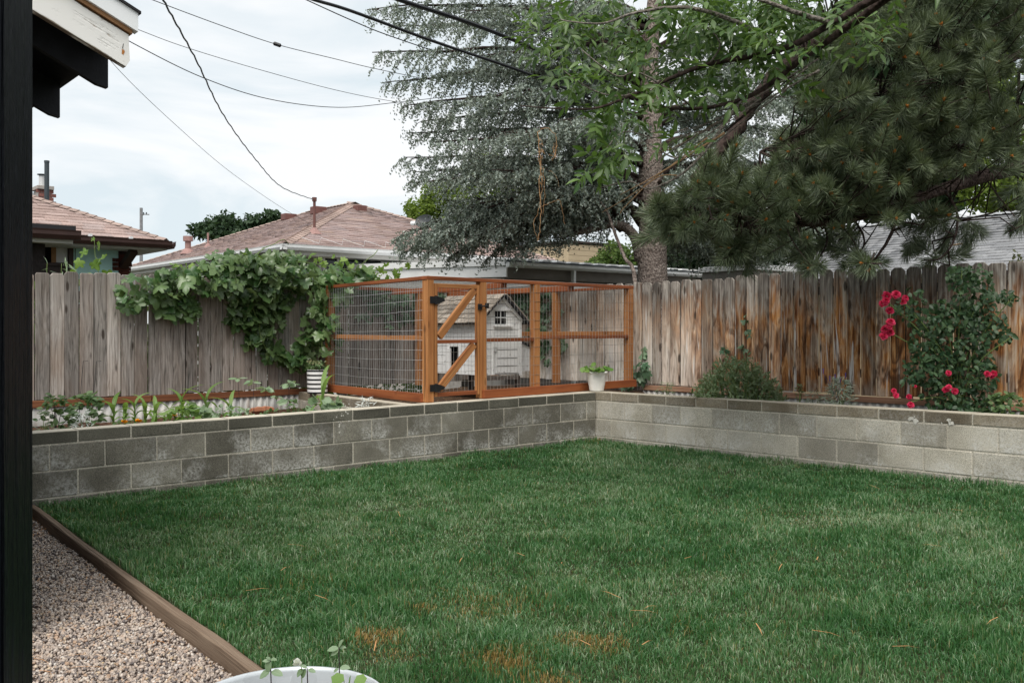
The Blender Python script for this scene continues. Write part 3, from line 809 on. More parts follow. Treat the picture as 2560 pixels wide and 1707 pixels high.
# ---- lawn grass
DRY = [(940, 1592, .14, .9), (1268, 1655, .17, .9), (1480, 1612, .17, .8), (1240, 1512, .30, .45), (1060, 1525, .12, .5),
       (1480, 1098, .35, .8), (1375, 1706, .12, .8), (1150, 1500, .2, .3), (1330, 1104, .25, .4), (985, 1640, .12, .35),
       (1720, 1560, .3, .12), (760, 1470, .25, .2), (2000, 1300, .4, .1)]
def lawn_grass():
    bands = [(2.4, 3.15, 9000), (3.15, 4.2, 15500), (4.2, 5.2, 12000), (5.2, 6.6, 8800), (6.6, 8.4, 6400), (8.4, 11.2, 4800)]
    XS, ZS = [], []
    for a, b, rho in bands:
        w0, w1 = -0.58 * b - 0.3, 0.62 * b + 1.5
        n = int((b - a) * (w1 - w0) * rho)
        X = w0 + (w1 - w0) * RNG.random(n); Z = a + (b - a) * RNG.random(n)
        k = (X > -0.585 * Z - 0.25) & (X < 0.585 * Z + 1.4)
        XS.append(X[k]); ZS.append(Z[k])
    X = np.concatenate(XS); Z = np.concatenate(ZS)
    side = (X - E0[0]) * EN[0] + (Z - E0[1]) * EN[1]
    wl = -((X - WL0[0]) * WN_L[0] + (Z - WL0[1]) * WN_L[1])
    wr = -((X - WR0[0]) * WN_R[0] + (Z - WR0[1]) * WN_R[1])
    k = (side > 0.035) & (wl > 0.012) & (wr > 0.012)
    thin = noise2(X * 2.4, Z * 2.4, 5) * 0.6 + noise2(X * 7, Z * 7, 6) * 0.4
    k &= RNG.random(len(X)) < np.clip(0.45 + thin * 1.1, 0, 1)
    X, Z, side, wl, wr, thin = X[k], Z[k], side[k], wl[k], wr[k], thin[k]
    n = len(X)
    dry = np.zeros(n)
    for px, py, r, s in DRY:
        c = ground_at(px, py)
        d = np.hypot((X - c[0]), (Z - c[1])) / r + 0.5 * (noise2(X * 14, Z * 14, 9) - 0.5)
        dry = np.maximum(dry, np.clip(1.25 - d, 0, 1) * s)
    dry = (RNG.random(n) < dry).astype(float)
    dry = np.where((dry == 0) & (RNG.random(n) < 0.035), 0.55, dry)
    ang = 2 * math.pi * noise2(X * 4.5, Z * 4.5, 1) * 1.6 + RNG.normal(0, 1.7, n)
    lean = np.clip(0.22 + 0.42 * noise2(X * 3.1, Z * 3.1, 2) + RNG.normal(0, 0.25, n), 0.0, 1.5)
    edge = np.minimum(np.minimum(wl, wr), side)
    H = (0.015 + 0.034 * noise2(X * 2.6, Z * 2.6, 4) ** 1.4 + 0.026 * noise2(X * 7.0, Z * 7.0, 14) ** 1.3) * (0.7 + 0.6 * RNG.random(n)) * (1 + 0.75 * np.exp(-edge / 0.05))
    H *= np.where(dry > 0.7, 0.7, 1.0)
    W = (0.0017 + 0.00042 * Z) * (0.8 + 0.5 * RNG.random(n))
    dx, dy = np.cos(ang), np.sin(ang)
    fa = RNG.random(n) * 2 * math.pi
    sx, sy = np.cos(fa), np.sin(fa)
    base = np.stack([X, Z, lawn_z(X) - 0.004], 1)
    dv = np.stack([dx, dy, np.zeros(n)], 1); sv = np.stack([sx, sy, np.zeros(n)], 1)
    up = np.array([0, 0, 1.0])
    mid = base + dv * (H * lean * 0.28)[:, None] + up * (H * 0.62)[:, None]
    tip = base + dv * (H * lean * 0.95)[:, None] + up * (H * (1.0 - 0.33 * np.minimum(lean, 1.2)))[:, None]
    w = W[:, None]
    V = np.stack([base - sv * w * 0.5, base + sv * w * 0.5, mid - sv * w * 0.45, mid + sv * w * 0.45, tip], 1)
    F = np.array([(0, 1, 3), (0, 3, 2), (2, 3, 4)])
    F = (F[None] + (np.arange(n) * 5)[:, None, None]).reshape(-1, 3)
    tone = np.clip(0.26 + 0.40 * noise2(X * 1.1, Z * 1.1, 21) + 0.30 * (noise2(X * 3.7, Z * 3.7, 22) - 0.3) + 0.22 * (noise2(X * 9, Z * 9, 23) - 0.5) + RNG.normal(0, 0.22, n), 0, 1)
    me = raw_mesh('lawn_grass', V.reshape(-1, 3), F, M['grass'], None, np.repeat(tone, 5))
    set_attr(me, 'dry', 'FLOAT', np.repeat(dry, 5))
    set_attr(me, 'hgt', 'FLOAT', np.tile([0, 0, 0.6, 0.6, 1.0], n))
    print('grass blades', n)
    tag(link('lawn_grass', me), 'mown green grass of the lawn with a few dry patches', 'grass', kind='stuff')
lawn_grass()

# ---- dry litter lying on gravel and lawn
def litter():
    spots = []
    for _ in range(70):
        px, py = random.gauss(100, 30), random.gauss(1310, 22)
        spots.append((ground_at(px, py, -0.05), 0.05))
    for _ in range(60):
        t = random.random()
        p = E0 + (E1 - E0) * t - EN * random.uniform(0.04, 0.6)
        spots.append((np.array([p[0], p[1], lawn_z(p[0]) - 0.045]), 0.045))
    for _ in range(26):
        px, py = random.uniform(500, 2500), random.uniform(1160, 1660)
        c = ground_at(px, py)
        if (c[0] - E0[0]) * EN[0] + (c[1] - E0[1]) * EN[1] > 0.1 and -((c[0] - WL0[0]) * WN_L[0] + (c[1] - WL0[1]) * WN_L[1]) > 0.1 and -((c[0] - WR0[0]) * WN_R[0] + (c[1] - WR0[1]) * WN_R[1]) > 0.1:
            spots.append((c + np.array([0, 0, 0.042]), 0.06))
    mb = MB()
    for c, l in spots:
        a = random.uniform(0, 6.28)
        d = np.array([math.cos(a), math.sin(a), random.uniform(-0.15, 0.15)]) * l
        s = np.array([-math.sin(a), math.cos(a), 0]) * 0.0022
        mb.add([c - d - s, c - d + s, c + d * 0.2 + s + Z3 * 0.006, c + d * 0.2 - s + Z3 * 0.006, c + d], [(0, 1, 2, 3), (3, 2, 4)])
    tag(mb.build('dry_needles', M['dry_needle']), 'scattered dry brown needles and twigs on gravel and grass', 'litter', kind='stuff')
litter()

# ================================================================== BLOCK WALLS
_bm = {}
def block_mesh(L, h, t, mat):
    key = (round(L, 3), h, t, mat, random.randrange(3))
    if key not in _bm:
        mb = MB().box((0, 0, 0), np.eye(3), (L / 2, t / 2, h / 2), 0.006, goff=np.zeros(3))
        v = np.array(mb.v); v += np.array([[random.uniform(-0.0012, 0.0012) for _ in range(3)] for _ in v])
        mb.v = list(v)
        _bm[key] = mb.mesh('block', M[mat])
    return _bm[key]

def block_wall(parent, p0, d2, n2, t0, t1, mats, thick=0.19, cap=True, zfun=None, rows=4, capoff=0.0):
    """runs from p0 along d2, t in block counts; front face on the line"""
    d3 = unit(np.array([d2[0], d2[1], TILT * d2[0]]))
    y3 = np.array([n2[0], n2[1], 0.0])
    R = np.stack([d3, y3, np.cross(d3, y3)], 1)
    top = 0.0
    for row in range(rows):
        h = 0.1016 if row == 0 else 0.2032
        off = capoff + (0.0 if row % 2 == 0 else 0.5)
        js = [t0] + [k + off for k in range(int(math.floor(t0)) - 1, int(math.ceil(t1)) + 2) if t0 + 0.08 < k + off < t1 - 0.08] + [t1]
        for a, b in zip(js[:-1], js[1:]):
            L = (b - a) * BL - 0.009
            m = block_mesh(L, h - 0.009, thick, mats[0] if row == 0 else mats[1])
            c2 = p0 + d2 * BL * (a + b) / 2 + n2 * (thick / 2 + random.uniform(-0.002, 0.002))
            z = CAPZ + TILT * c2[0] - top - h / 2
            place('block', m, parent, R, (c2[0], c2[1], z))
        top += h
    mb = MB()
    c2 = p0 + d2 * BL * (t0 + t1) / 2 + n2 * thick / 2
    mb.box((c2[0], c2[1], CAPZ + TILT * c2[0] - top / 2 - 0.004), (R[:, 0], R[:, 1], R[:, 2]), ((t1 - t0) * BL / 2 - 0.004, thick / 2 - 0.005, top / 2 - 0.005))
    mb.build('mortar', M['mortar'], parent)
    return R

wall_l = thing('retaining_wall', (*(WL0 + U2 * 2), 0), 'long grey concrete block wall along the left side of the lawn', 'wall')
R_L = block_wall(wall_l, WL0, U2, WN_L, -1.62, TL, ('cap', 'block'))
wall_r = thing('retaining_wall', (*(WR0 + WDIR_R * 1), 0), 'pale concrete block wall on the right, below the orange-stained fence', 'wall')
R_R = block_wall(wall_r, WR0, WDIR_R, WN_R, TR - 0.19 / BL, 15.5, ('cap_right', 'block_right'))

# return at the far left end of the planting bed, and the cross wall under the run
ret = thing('retaining_wall', (*(WL0 - U2 * 0.55), 0), 'short block return closing the planting bed at the left edge', 'wall')
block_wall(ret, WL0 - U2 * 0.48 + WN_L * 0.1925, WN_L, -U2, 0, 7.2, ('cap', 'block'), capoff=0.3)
RUN_N, RUN_L, RUN_R = np.array([-0.854, 9.763]), np.array([-2.244, 11.836]), np.array([1.445, 11.915])
xd = unit(RUN_L - RUN_N)
xn = np.array([xd[1], -xd[0]])                # towards the run (right)
cross = thing('retaining_wall', (*(RUN_N + xd), 0.2), 'low block wall under the side of the wire run, behind the vegetable bed', 'wall')
def rect_block(): pass
xs, ss = on_ray(1052, WL0, U2)
cross0 = xs + WN_L * 0.1925 - xn * 0.105
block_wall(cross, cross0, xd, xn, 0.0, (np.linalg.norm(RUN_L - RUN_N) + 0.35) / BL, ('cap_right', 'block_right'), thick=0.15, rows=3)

# splashes of white coating on the block faces
def splash(parent, p0, d2, n2, px, py, r, nblob, mat, spread=1.0):
    pt, s = on_ray(px, p0, d2)
    z = CAMZ + (HORIZON - py) / FPX * pt[1]
    mb = MB()
    for i in range(nblob):
        a0, dz = random.gauss(0, r * spread), random.gauss(0, r * 0.75 * spread)
        rr = r * random.uniform(0.12, 0.4) if nblob > 1 else r
        ctr = np.array([*(pt + np.asarray(d2) * a0), z + dz]) - v3(n2, 0) * (0.0022 + 0.0001 * i)
        pts = []
        k = 11
        for j in range(k):
            a = 6.283 * j / k
            q = rr * random.uniform(0.55, 1.25)
            pts.append(ctr + v3(d2, 0) * math.cos(a) * q * 0.9 + Z3 * math.sin(a) * q)
        mb.add(pts, [tuple(range(k))])
    mb.build('paint_splash', mat, parent)
splash(wall_l, WL0, U2, WN_L, 862, 1022, 0.032, 14, M['paint_patch'], 1.5)
splash(wall_l, WL0, U2, WN_L, 850, 1060, 0.03, 10, M['paint_patch'], 1.6)
splash(wall_r, WR0, WDIR_R, WN_R, 2290, 1048, 0.05, 7, M['paint_patch'], 0.5)
splash(wall_r, WR0, WDIR_R, WN_R, 2372, 1054, 0.05, 8, M['paint_patch'], 0.55)

# ================================================================== BEDS
SOIL_L, SOIL_R = 0.33, 0.385
FLP, FLD = np.array([-4.907, 9.781]), unit(np.array([2.072, 1.948]))       # left fence line
FRP, FRD = np.array([1.782, 12.046]), unit(np.array([2.890, -3.003]))      # right fence line
FLN = np.array([FLD[1], -FLD[0]]); FRN = np.array([FRD[1], -FRD[0]])
if FLN[1] > 0: FLN = -FLN
if FRN[1] > 0: FRN = -FRN                      # both towards the yard
_s = np.linalg.solve(np.array([FLD, -FRD]).T, FRP - FLP)
FCORNER = FLP + _s[0] * FLD
_s0 = float(_s[0])
def bumpy(name, poly, z, mat, amp=0.02, step=0.12):
    P = np.array(poly); lo, hi = P.min(0), P.max(0)
    gx, gy = np.arange(lo[0], hi[0] + step, step), np.arange(lo[1], hi[1] + step, step)
    X, Y = np.meshgrid(gx, gy)
    zz = z + TILT * X + amp * (noise2(X * 4, Y * 4, 31) - 0.5) * 2 + amp * 0.6 * (noise2(X * 11, Y * 11, 32) - 0.5)
    V = np.stack([X, Y, zz], 2).reshape(-1, 3)
    nx = len(gx); F = []
    cx, cy = (X[:-1, :-1] + step / 2).ravel(), (Y[:-1, :-1] + step / 2).ravel()
    ok = inside_poly(cx, cy, poly).reshape(len(gy) - 1, nx - 1)
    for j in range(len(gy) - 1):
        for i in range(nx - 1):
            if ok[j, i]: F.append((j * nx + i, j * nx + i + 1, (j + 1) * nx + i + 1, (j + 1) * nx + i))
    me = raw_mesh(name, V, F, mat, V, smooth=True)
    return tag(link(name, me), kind='structure')
bumpy('planting_bed', [WL0 - U2 * 0.6 + WN_L * 0.1, xs + WN_L * 0.1, RUN_L, FLP + FLD * 3.6, FLP - FLD * 0.6], SOIL_L, M['soil'])
bumpy('run_floor', [xs + WN_L * 0.12 + xn * 0.08, CORNER + WN_L * 0.12, CORNER + WN_L * 0.12 + U2 * 0.2, RUN_R + U2 * 0.5, FCORNER, RUN_L + xn * 0.08], 0.455, M['straw_soil'], 0.015)
bumpy('planting_bed', [CORNER + WN_R * 0.1, WR0 + WDIR_R * 6.9 + WN_R * 0.1, FRP + FRD * 7.9, FRP - FRD * 0.6], SOIL_R, M['soil'], 0.012)

# ================================================================== FENCES
def board_mesh(w, h, mat, ear=0.022, th=0.017, ch=0.0045):
    def ring(i, y):
        e = ear
        return [(-w / 2 + i, y, i), (w / 2 - i, y, i), (w / 2 - i, y, h * 0.5), (w / 2 - i, y, h - e - i * .4), (w / 2 - e - i * .4, y, h - i), (-w / 2 + e + i * .4, y, h - i), (-w / 2 + i, y, h - e - i * .4), (-w / 2 + i, y, h * 0.5)]
    vs = ring(ch, 0.0) + ring(0, ch) + ring(0, th)
    n = 8
    gr = [(z, x, y) for x, y, z in vs]
    F = [tuple(range(n)), tuple(range(3 * n - 1, 2 * n - 1, -1))]
    for k in (0, 1):
        F += [(k * n + i, (k + 1) * n + i, (k + 1) * n + (i + 1) % n, k * n + (i + 1) % n) for i in range(n)]
    me = raw_mesh('board', np.array(vs), F, mat, np.array(gr))
    set_attr(me, 'hgt', 'FLOAT', np.array([v[2] / h for v in vs]))
    return me

def fence(parent, p, d, nrm, edges, zb, zt, mat, ear=0.022):
    """edges: list of (s0, s1); zb, zt: functions of s"""
    R0 = np.stack([v3(d, 0), v3(-nrm, 0), Z3], 1)
    if np.linalg.det(R0) < 0: R0[:, 0] *= -1
    for a, b in edges:
        z0, z1 = zb((a + b) / 2) + random.uniform(-0.008, 0.008), zt((a + b) / 2) + random.uniform(-0.012, 0.012)
        me = board_mesh(b - a, z1 - z0, mat, ear * random.uniform(0.6, 1.3))
        c2 = p + d * (a + b) / 2 + nrm * (0.017 + random.uniform(0, 0.012))
        t = random.uniform(-0.004, 0.004)
        Rt = R0 @ np.array([[math.cos(t), 0, math.sin(t)], [0, 1, 0], [-math.sin(t), 0, math.cos(t)]])
        place('board', me, parent, Rt, (c2[0], c2[1], z0))

fl = thing('board_fence', (*FLP, SOIL_L), 'weathered grey board fence on the left, half covered by grape vine', 'fence')
s84 = on_ray(84, FLP, FLD)[1]; s300 = on_ray(300, FLP, FLD)[1]
pitch = (s300 - s84) / 6
edges = []
s = s84 - pitch * 5
while s < _s[0] - 0.05:
    g = random.choice([0.003, 0.004, 0.006, 0.010]) if s < 0.5 else random.choice([0.005, 0.006, 0.008])
    edges.append((s + g / 2, s + pitch - g / 2)); s += pitch * random.uniform(0.97, 1.03)
fence(fl, FLP, FLD, FLN, edges, lambda s: 0.537, lambda s: 1.842 + 0.02 * math.sin(s * 1.3), M['fence'])
for zr in (0.78, 1.62):
    a, b = FLP - FLD * 0.9, FLP + FLD * (_s[0] - 0.03)
    MB().beam(v3(a - FLN * 0.022, zr), v3(b - FLN * 0.022, zr), 0.038, 0.088).build('rail', M['fence_rail'], fl)
for k in range(4):
    q = FLP + FLD * (-0.4 + 2.1 * k) - FLN * 0.09
    MB().box(v3(q, 0.70), (v3(FLD, 0), v3(FLN, 0), Z3), (0.044, 0.044, 1.02)).build('post', M['fence_rail'], fl)
# rail and metal below it
qa, sa = on_ray(30, FLP, FLD); qb, sb = on_ray(770, FLP, FLD)
mb = MB()
for a, b in ((sa, (sa + sb) / 2 - 0.3), ((sa + sb) / 2 - 0.29, sb)):
    MB().beam(v3(FLP + FLD * a + FLN * 0.03, 0.497), v3(FLP + FLD * b + FLN * 0.03, 0.497), 0.036, 0.07, ch=0.003).build('base_rail', M['rust_rail'], fl)

def corrugate(parent_name, label, p, d, nrm, s0, s1, z0, z1, amp, pitch_c, mat, off=0.026):
    n = max(2, int((s1 - s0) / (pitch_c / 8)))
    V, F = [], []
    for i in range(n + 1):
        s = s0 + (s1 - s0) * i / n
        o = off + amp * math.sin(2 * math.pi * s / pitch_c)
        for z in (z0, z1):
            V.append(v3(p + d * s + nrm * o, z))
    nv = len(V)
    V += [v - v3(nrm, 0) * 0.0018 for v in V]
    for i in range(n):
        F.append((2 * i, 2 * i + 2, 2 * i + 3, 2 * i + 1)); F.append((nv + 2 * i, nv + 2 * i + 1, nv + 2 * i + 3, nv + 2 * i + 2))
        F.append((2 * i + 1, 2 * i + 3, nv + 2 * i + 3, nv + 2 * i + 1))
    me = raw_mesh(parent_name, np.array(V), F, mat, np.array(V), smooth=True)
    return tag(link(parent_name, me), label, 'sheet')
s235 = on_ray(238, FLP, FLD)[1]
corrugate('metal_sheet', 'flat grey sheet below the left end of the grey fence', FLP, FLD, FLN, sa, s235 - 0.004, 0.27, 0.478, 0.0, 0.5, M['corrugated'], 0.03)
corrugate('corrugated_sheet', 'pale corrugated metal strip below the grey fence behind the vegetable bed', FLP, FLD, FLN, s235, on_ray(786, FLP, FLD)[1], 0.25, 0.478, 0.010, 0.085, M['corrugated'])

fr = thing('board_fence', (*FRP, SOIL_R), 'tall board fence on the right, bleached at its left and stained orange', 'fence')
EDGE_PX = [1470, 1492, 1514, 1538, 1562, 1584, 1608, 1633, 1655, 1677, 1703, 1730, 1756, 1784, 1812, 1839, 1867, 1897, 1924, 1954, 1986, 2017, 2049, 2084, 2118, 2153, 2191, 2227, 2265, 2304, 2343, 2384, 2428, 2473, 2519, 2566, 2614, 2664, 2716, 2770, 2828, 2890, 2956, 3026, 3100, 3180, 3266, 3358, 3456]
es = [on_ray(p, FRP, FRD)[1] for p in EDGE_PX]
s_c = _s[1]
first = []
w0 = es[1] - es[0]
q = es[0]
while q - w0 > s_c + 0.02:
    first.append((q - w0 + 0.003, q - 0.003)); q -= w0
e2 = first[::-1] + [(a + random.uniform(0.004, 0.008), b - random.uniform(0.004, 0.008)) for a, b in zip(es[:-1], es[1:])]
s1835 = on_ray(1835, FRP, FRD)[1]
fence(fr, FRP, FRD, FRN, e2, lambda s: 0.575, lambda s: 1.873 + (0.022 if s > s1835 else -0.012), M['fence_stain'], 0.03)
for zr in (0.80, 1.68):
    MB().beam(v3(FRP + FRD * (s_c + 0.06) - FRN * 0.022, zr), v3(FRP + FRD * (es[-1]) - FRN * 0.022, zr), 0.038, 0.088).build('rail', M['fence_rail'], fr)
for k in range(6):
    qq = FRP + FRD * (s_c + 0.25 + 1.95 * k) - FRN * 0.09
    MB().box(v3(qq, 0.72), (v3(FRD, 0), v3(FRN, 0), Z3), (0.044, 0.044, 1.05)).build('post', M['fence_rail'], fr)
s1600, s2700 = on_ray(1612, FRP, FRD)[1], on_ray(3400, FRP, FRD)[1]
for a, b in ((s1600, s1600 + 2.2), (s1600 + 2.21, s1600 + 4.3), (s1600 + 4.31, s2700)):
    MB().beam(v3(FRP + FRD * a + FRN * 0.03, 0.532), v3(FRP + FRD * b + FRN * 0.03, 0.532), 0.036, 0.06, ch=0.003).build('base_rail', M['pink_rail'], fr)
corrugate('corrugated_sheet', 'thin pale corrugated strip at the foot of the orange-stained fence', FRP, FRD, FRN, s1600, s2700, 0.40, 0.503, 0.010, 0.085, M['corrugated'])

# ================================================================== TIMBER EDGING
ed = thing('timber_edging', (*((E0 + E1) / 2), lawn_z(-2) - 0.08), 'weathered timber edging between the gravel path and the lawn', 'edging')
cuts = [-0.25, 2.42, 5.0, 8.0]
for a, b in zip(cuts[:-1], cuts[1:]):
    pa, pb = E0 + ED * (a + 0.004), E0 + ED * (b - 0.004)
    mb = MB()
    off = np.array([random.uniform(-9, 9) for _ in range(3)])
    n = 14
    for i in range(n):                      # slightly wavering timber: lofted chamfered section
        pass
    sec = [(-0.023, -0.10), (0.023, -0.10), (0.023, 0.000), (0.018, 0.007), (-0.018, 0.007), (-0.023, 0.000)]
    V, G, F = [], [], []
    for i in range(n + 1):
        t = i / n
        c = pa + (pb - pa) * t + EN * 0.004 * math.sin(7 * t + a)
        z = lawn_z(c[0]) + 0.010 + 0.004 * math.sin(5 * t + a * 2)
        for sx, sz in sec:
            j = random.uniform(-0.0018, 0.0018)
            V.append(np.array([c[0] + EN[0] * (sx + j), c[1] + EN[1] * (sx + j), z + sz + j]))
            G.append(np.array([t * (b - a), sx, sz]) + off)
    m = len(sec)
    for i in range(n):
        for k in range(m):
            F.append((i * m + k, i * m + (k + 1) % m, (i + 1) * m + (k + 1) % m, (i + 1) * m + k))
    F.append(tuple(range(m - 1, -1, -1))); F.append(tuple(n * m + k for k in range(m)))
    mb.add(V, F, G)
    mb.build('timber', M['edging'], ed)
# ================================================================== WIRE RUN
run = thing('chicken_run', (*RUN_N, 0.53), 'orange wooden frame run with wire mesh panels standing on the block wall', 'chicken run')
ND = unit(RUN_R - RUN_N)                                   # along the front
NN = np.array([ND[1], -ND[0]])                             # out of the front, to the camera
LD = unit(RUN_L - RUN_N)
LN = np.array([-LD[1], LD[0]])                             # out of the left side
if LN[0] > 0: LN = -LN
FLEN, LLEN = np.linalg.norm(RUN_R - RUN_N), np.linalg.norm(RUN_L - RUN_N)
def rz(p2): return CAPZ + TILT * p2[0]
RUN_TOP = 1.765
def fr_at(px): return on_ray(px, RUN_N, ND)
def post(p2, w=0.085, top=RUN_TOP, ax=ND, mat='redwood', bot=None, name='post', parent=run):
    b = rz(p2) + 0.002 if bot is None else bot
    n2 = np.array([ax[1], -ax[0]])
    mb = MB().box(v3(p2, (b + top) / 2), (Z3, v3(ax, 0), v3(n2, 0)), ((top - b) / 2, w / 2, w / 2), 0.003)
    return mb.build(name, M[mat], parent)
POST_PX = {'n': RUN_N, 'latch': fr_at(1203)[0], 'mid': fr_at(1337)[0], 'r': RUN_R}
for k, p2 in POST_PX.items(): post(p2)
post(RUN_L)
BK = FCORNER + (FLN + FRN) * 0.12
post(BK)
midL = RUN_L + (BK - RUN_L) * 0.5; midR = RUN_R + (BK - RUN_R) * 0.5
post(midL); post(midR)
def rail(p, q, z0, z1, h, w=0.038, mat='redwood_dark', off=0.0, nv=None, name='rail', parent=run):
    o = np.zeros(2) if nv is None else np.asarray(nv) * off
    return MB().beam(v3(p + o, z0), v3(q + o, z1), w, h, ch=0.002).build(name, M[mat], parent)
# top plates
rail(RUN_N - ND * 0.05, RUN_R + ND * 0.05, RUN_TOP + 0.019, RUN_TOP + 0.019, 0.036, 0.088)
rail(RUN_N + LD * 0.05, RUN_L + LD * 0.05, RUN_TOP + 0.019, RUN_TOP + 0.019, 0.036, 0.088)
rail(RUN_L, BK, RUN_TOP + 0.019, RUN_TOP + 0.019, 0.036, 0.088)
rail(RUN_R, BK, RUN_TOP + 0.019, RUN_TOP + 0.019, 0.036, 0.088)
for t in (0.34, 0.68):
    rail(RUN_N + ND * FLEN * t, RUN_L + (BK - RUN_L) * t, RUN_TOP - 0.02, RUN_TOP - 0.02, 0.06, 0.038)
# kick boards
lat, mid_ = POST_PX['latch'], POST_PX['mid']
zk = lambda p: rz(p) + 0.046
rail(lat - ND * 0.03, RUN_R + ND * 0.06, zk(lat), zk(RUN_R), 0.088, 0.036, off=0.064, nv=NN, name='kick_board')
rail(RUN_N + LD * 0.02 - ND * 0.0, RUN_L - LD * 0.02, zk(RUN_N), zk(RUN_L), 0.088, 0.036, 'redwood_dark', 0.064, LN, name='kick_board')
# middle rails
rail(lat + ND * 0.044, mid_ - ND * 0.044, 1.148, 1.152, 0.04, 0.07)
rail(mid_ + ND * 0.044, RUN_R - ND * 0.044, 1.172, 1.176, 0.04, 0.07)
rail(RUN_N + LD * 0.044, RUN_L - LD * 0.044, 1.168, 1.178, 0.045, 0.07, 'redwood')
rail(RUN_L, BK, 1.15, 1.16, 0.06, 0.038, 'redwood')
rail(BK, RUN_R, 1.20, 1.21, 0.06, 0.038, 'redwood')

# door between the first two posts
door = MB()
dA, dB = RUN_N + ND * 0.056, lat - ND * 0.056
zb_, zt_ = rz(RUN_N) + 0.055, RUN_TOP - 0.035
door_p = link('door', MB().box(v3(dA + ND * 0.0185 + NN * 0.02, (zb_ + zt_) / 2), (Z3, v3(ND, 0), v3(NN, 0)), ((zt_ - zb_) / 2, 0.0185, 0.019), 0.002).mesh('door', M['redwood'], WL[run.name]), run, WL[run.name])
def dbeam(name, p, q, w, h, mat='redwood', up=None, out=0.02):
    mb = MB().beam(p + v3(NN, 0) * out, q + v3(NN, 0) * out, w, h, v3(NN, 0) if up is None else up, ch=0.002)
    return mb.build(name, M[mat], door_p)
dW = np.linalg.norm(dB - dA)
e1, e2_ = dA + ND * 0.0375, dB - ND * 0.0375
MB().box(v3(dB - ND * 0.0185 + NN * 0.02, (zb_ + zt_) / 2), (Z3, v3(ND, 0), v3(NN, 0)), ((zt_ - zb_) / 2, 0.0185, 0.019), 0.002).build('stile', M['redwood'], door_p)
zm = 1.135
for z, h, mt in ((zt_ - 0.02, 0.04, 'redwood'), (zm, 0.036, 'redwood_dark'), (zb_ + 0.02, 0.04, 'redwood_dark')):
    dbeam('rail', v3(e1, z), v3(e2_, z), h, 0.038, mt)
for za, zc in ((zm + 0.02, zt_ - 0.045), (zb_ + 0.045, zm - 0.022)):
    dbeam('brace', v3(e1 + ND * 0.03, za + 0.03), v3(e2_ - ND * 0.03, zc - 0.01), 0.078, 0.036)
for z in (zt_ - 0.17, zb_ + 0.09):
    c = RUN_N + ND * 0.05 + NN * 0.052
    hg = MB()
    hg.box(v3(c - ND * 0.03, z), (v3(ND, 0), Z3, v3(NN, 0)), (0.035, 0.036, 0.003), 0.001)
    hg.prism([v3(c + ND * 0.012 + NN * 0.0, z - 0.045) , v3(c + ND * 0.125, z - 0.012), v3(c + ND * 0.125, z + 0.012), v3(c + ND * 0.012, z + 0.045)], v3(NN, 0) * 0.004)
    hg.tube([v3(c + ND * 0.007, z - 0.045), v3(c + ND * 0.007, z + 0.045)], 0.008, 8)
    hg.build('hinge', M['black_metal'], door_p)
lt = MB()
c = lat - ND * 0.06 + NN * 0.05
lt.box(v3(c, 1.50), (v3(ND, 0), Z3, v3(NN, 0)), (0.028, 0.032, 0.004), 0.001)
lt.box(v3(c + ND * 0.1, 1.515), (v3(ND, 0), Z3, v3(NN, 0)), (0.024, 0.028, 0.006), 0.001)
lt.tube([v3(c - ND * 0.01 + NN * 0.014, 1.505), v3(c + ND * 0.11 + NN * 0.014, 1.512)], 0.008, 8)
lt.build('latch', M['black_metal'], door_p)

def wire_panel(parent, p, q, z0f, z1, n2, off, vs=0.0508, hs=0.1016, r=0.0017, sag=0.0):
    """welded wire: verticals every vs, horizontals every hs"""
    p, q = np.asarray(p), np.asarray(q)
    L = np.linalg.norm(q - p); d = (q - p) / L
    mb = MB()
    def tri(a, b, rad, w):
        a, b = np.asarray(a), np.asarray(b)
        t = unit(b - a); s = unit(np.cross(t, v3(n2, 0.0))); nn = v3(n2, 0)
        vs_ = [x + y for x in (a, b) for y in (s * rad, -s * rad * 0.6 + nn * rad, -s * rad * 0.6 - nn * rad)]
        mb.add(vs_, [(0, 1, 4, 3), (1, 2, 5, 4), (2, 0, 3, 5)])
    ph = random.uniform(0, 6)
    k = 0.02
    while k < L:
        b = p + d * k + np.asarray(n2) * (off + 0.008 * math.sin(k * 3 + ph))
        j = random.uniform(-0.006, 0.006)
        m_ = b + d * random.uniform(-0.006, 0.006) + np.asarray(n2) * random.uniform(-0.006, 0.006)
        zm_ = (z0f(b) + z1) / 2
        tri(v3(b, z0f(b)), v3(m_, zm_), r, 0); tri(v3(m_, zm_), v3(b + d * j, z1), r, 0)
        k += vs
    nz = int((z1 - z0f(p)) / hs)
    for i in range(nz):
        pts = []
        for s in range(0, 7):
            b = p + d * L * s / 6 + np.asarray(n2) * (off + 0.008 * math.sin(L * s / 6 * 3 + ph) + 0.0016)
            z = z0f(b) + hs * (i + 0.35) - sag * math.sin(math.pi * s / 6) * (0.5 + 0.5 * math.sin(i)) + random.uniform(-0.004, 0.004)
            pts.append(v3(b, z))
        for a, b in zip(pts[:-1], pts[1:]): tri(a, b, r, 0)
    o = mb.build('wire_mesh', M['wire'], parent)
    o['kind'] = 'stuff'
zf = lambda b: rz(b) + 0.09
wire_panel(run, RUN_N + LD * 0.02, RUN_L - LD * 0.02, zf, RUN_TOP - 0.005, LN, 0.05, sag=0.02)
wire_panel(run, lat + ND * 0.01, RUN_R + ND * 0.03, zf, RUN_TOP - 0.005, NN, 0.05, sag=0.008)
wire_panel(door_p, dA, dB, lambda b: zb_ + 0.01, zt_ - 0.005, NN, 0.0, sag=0.0)
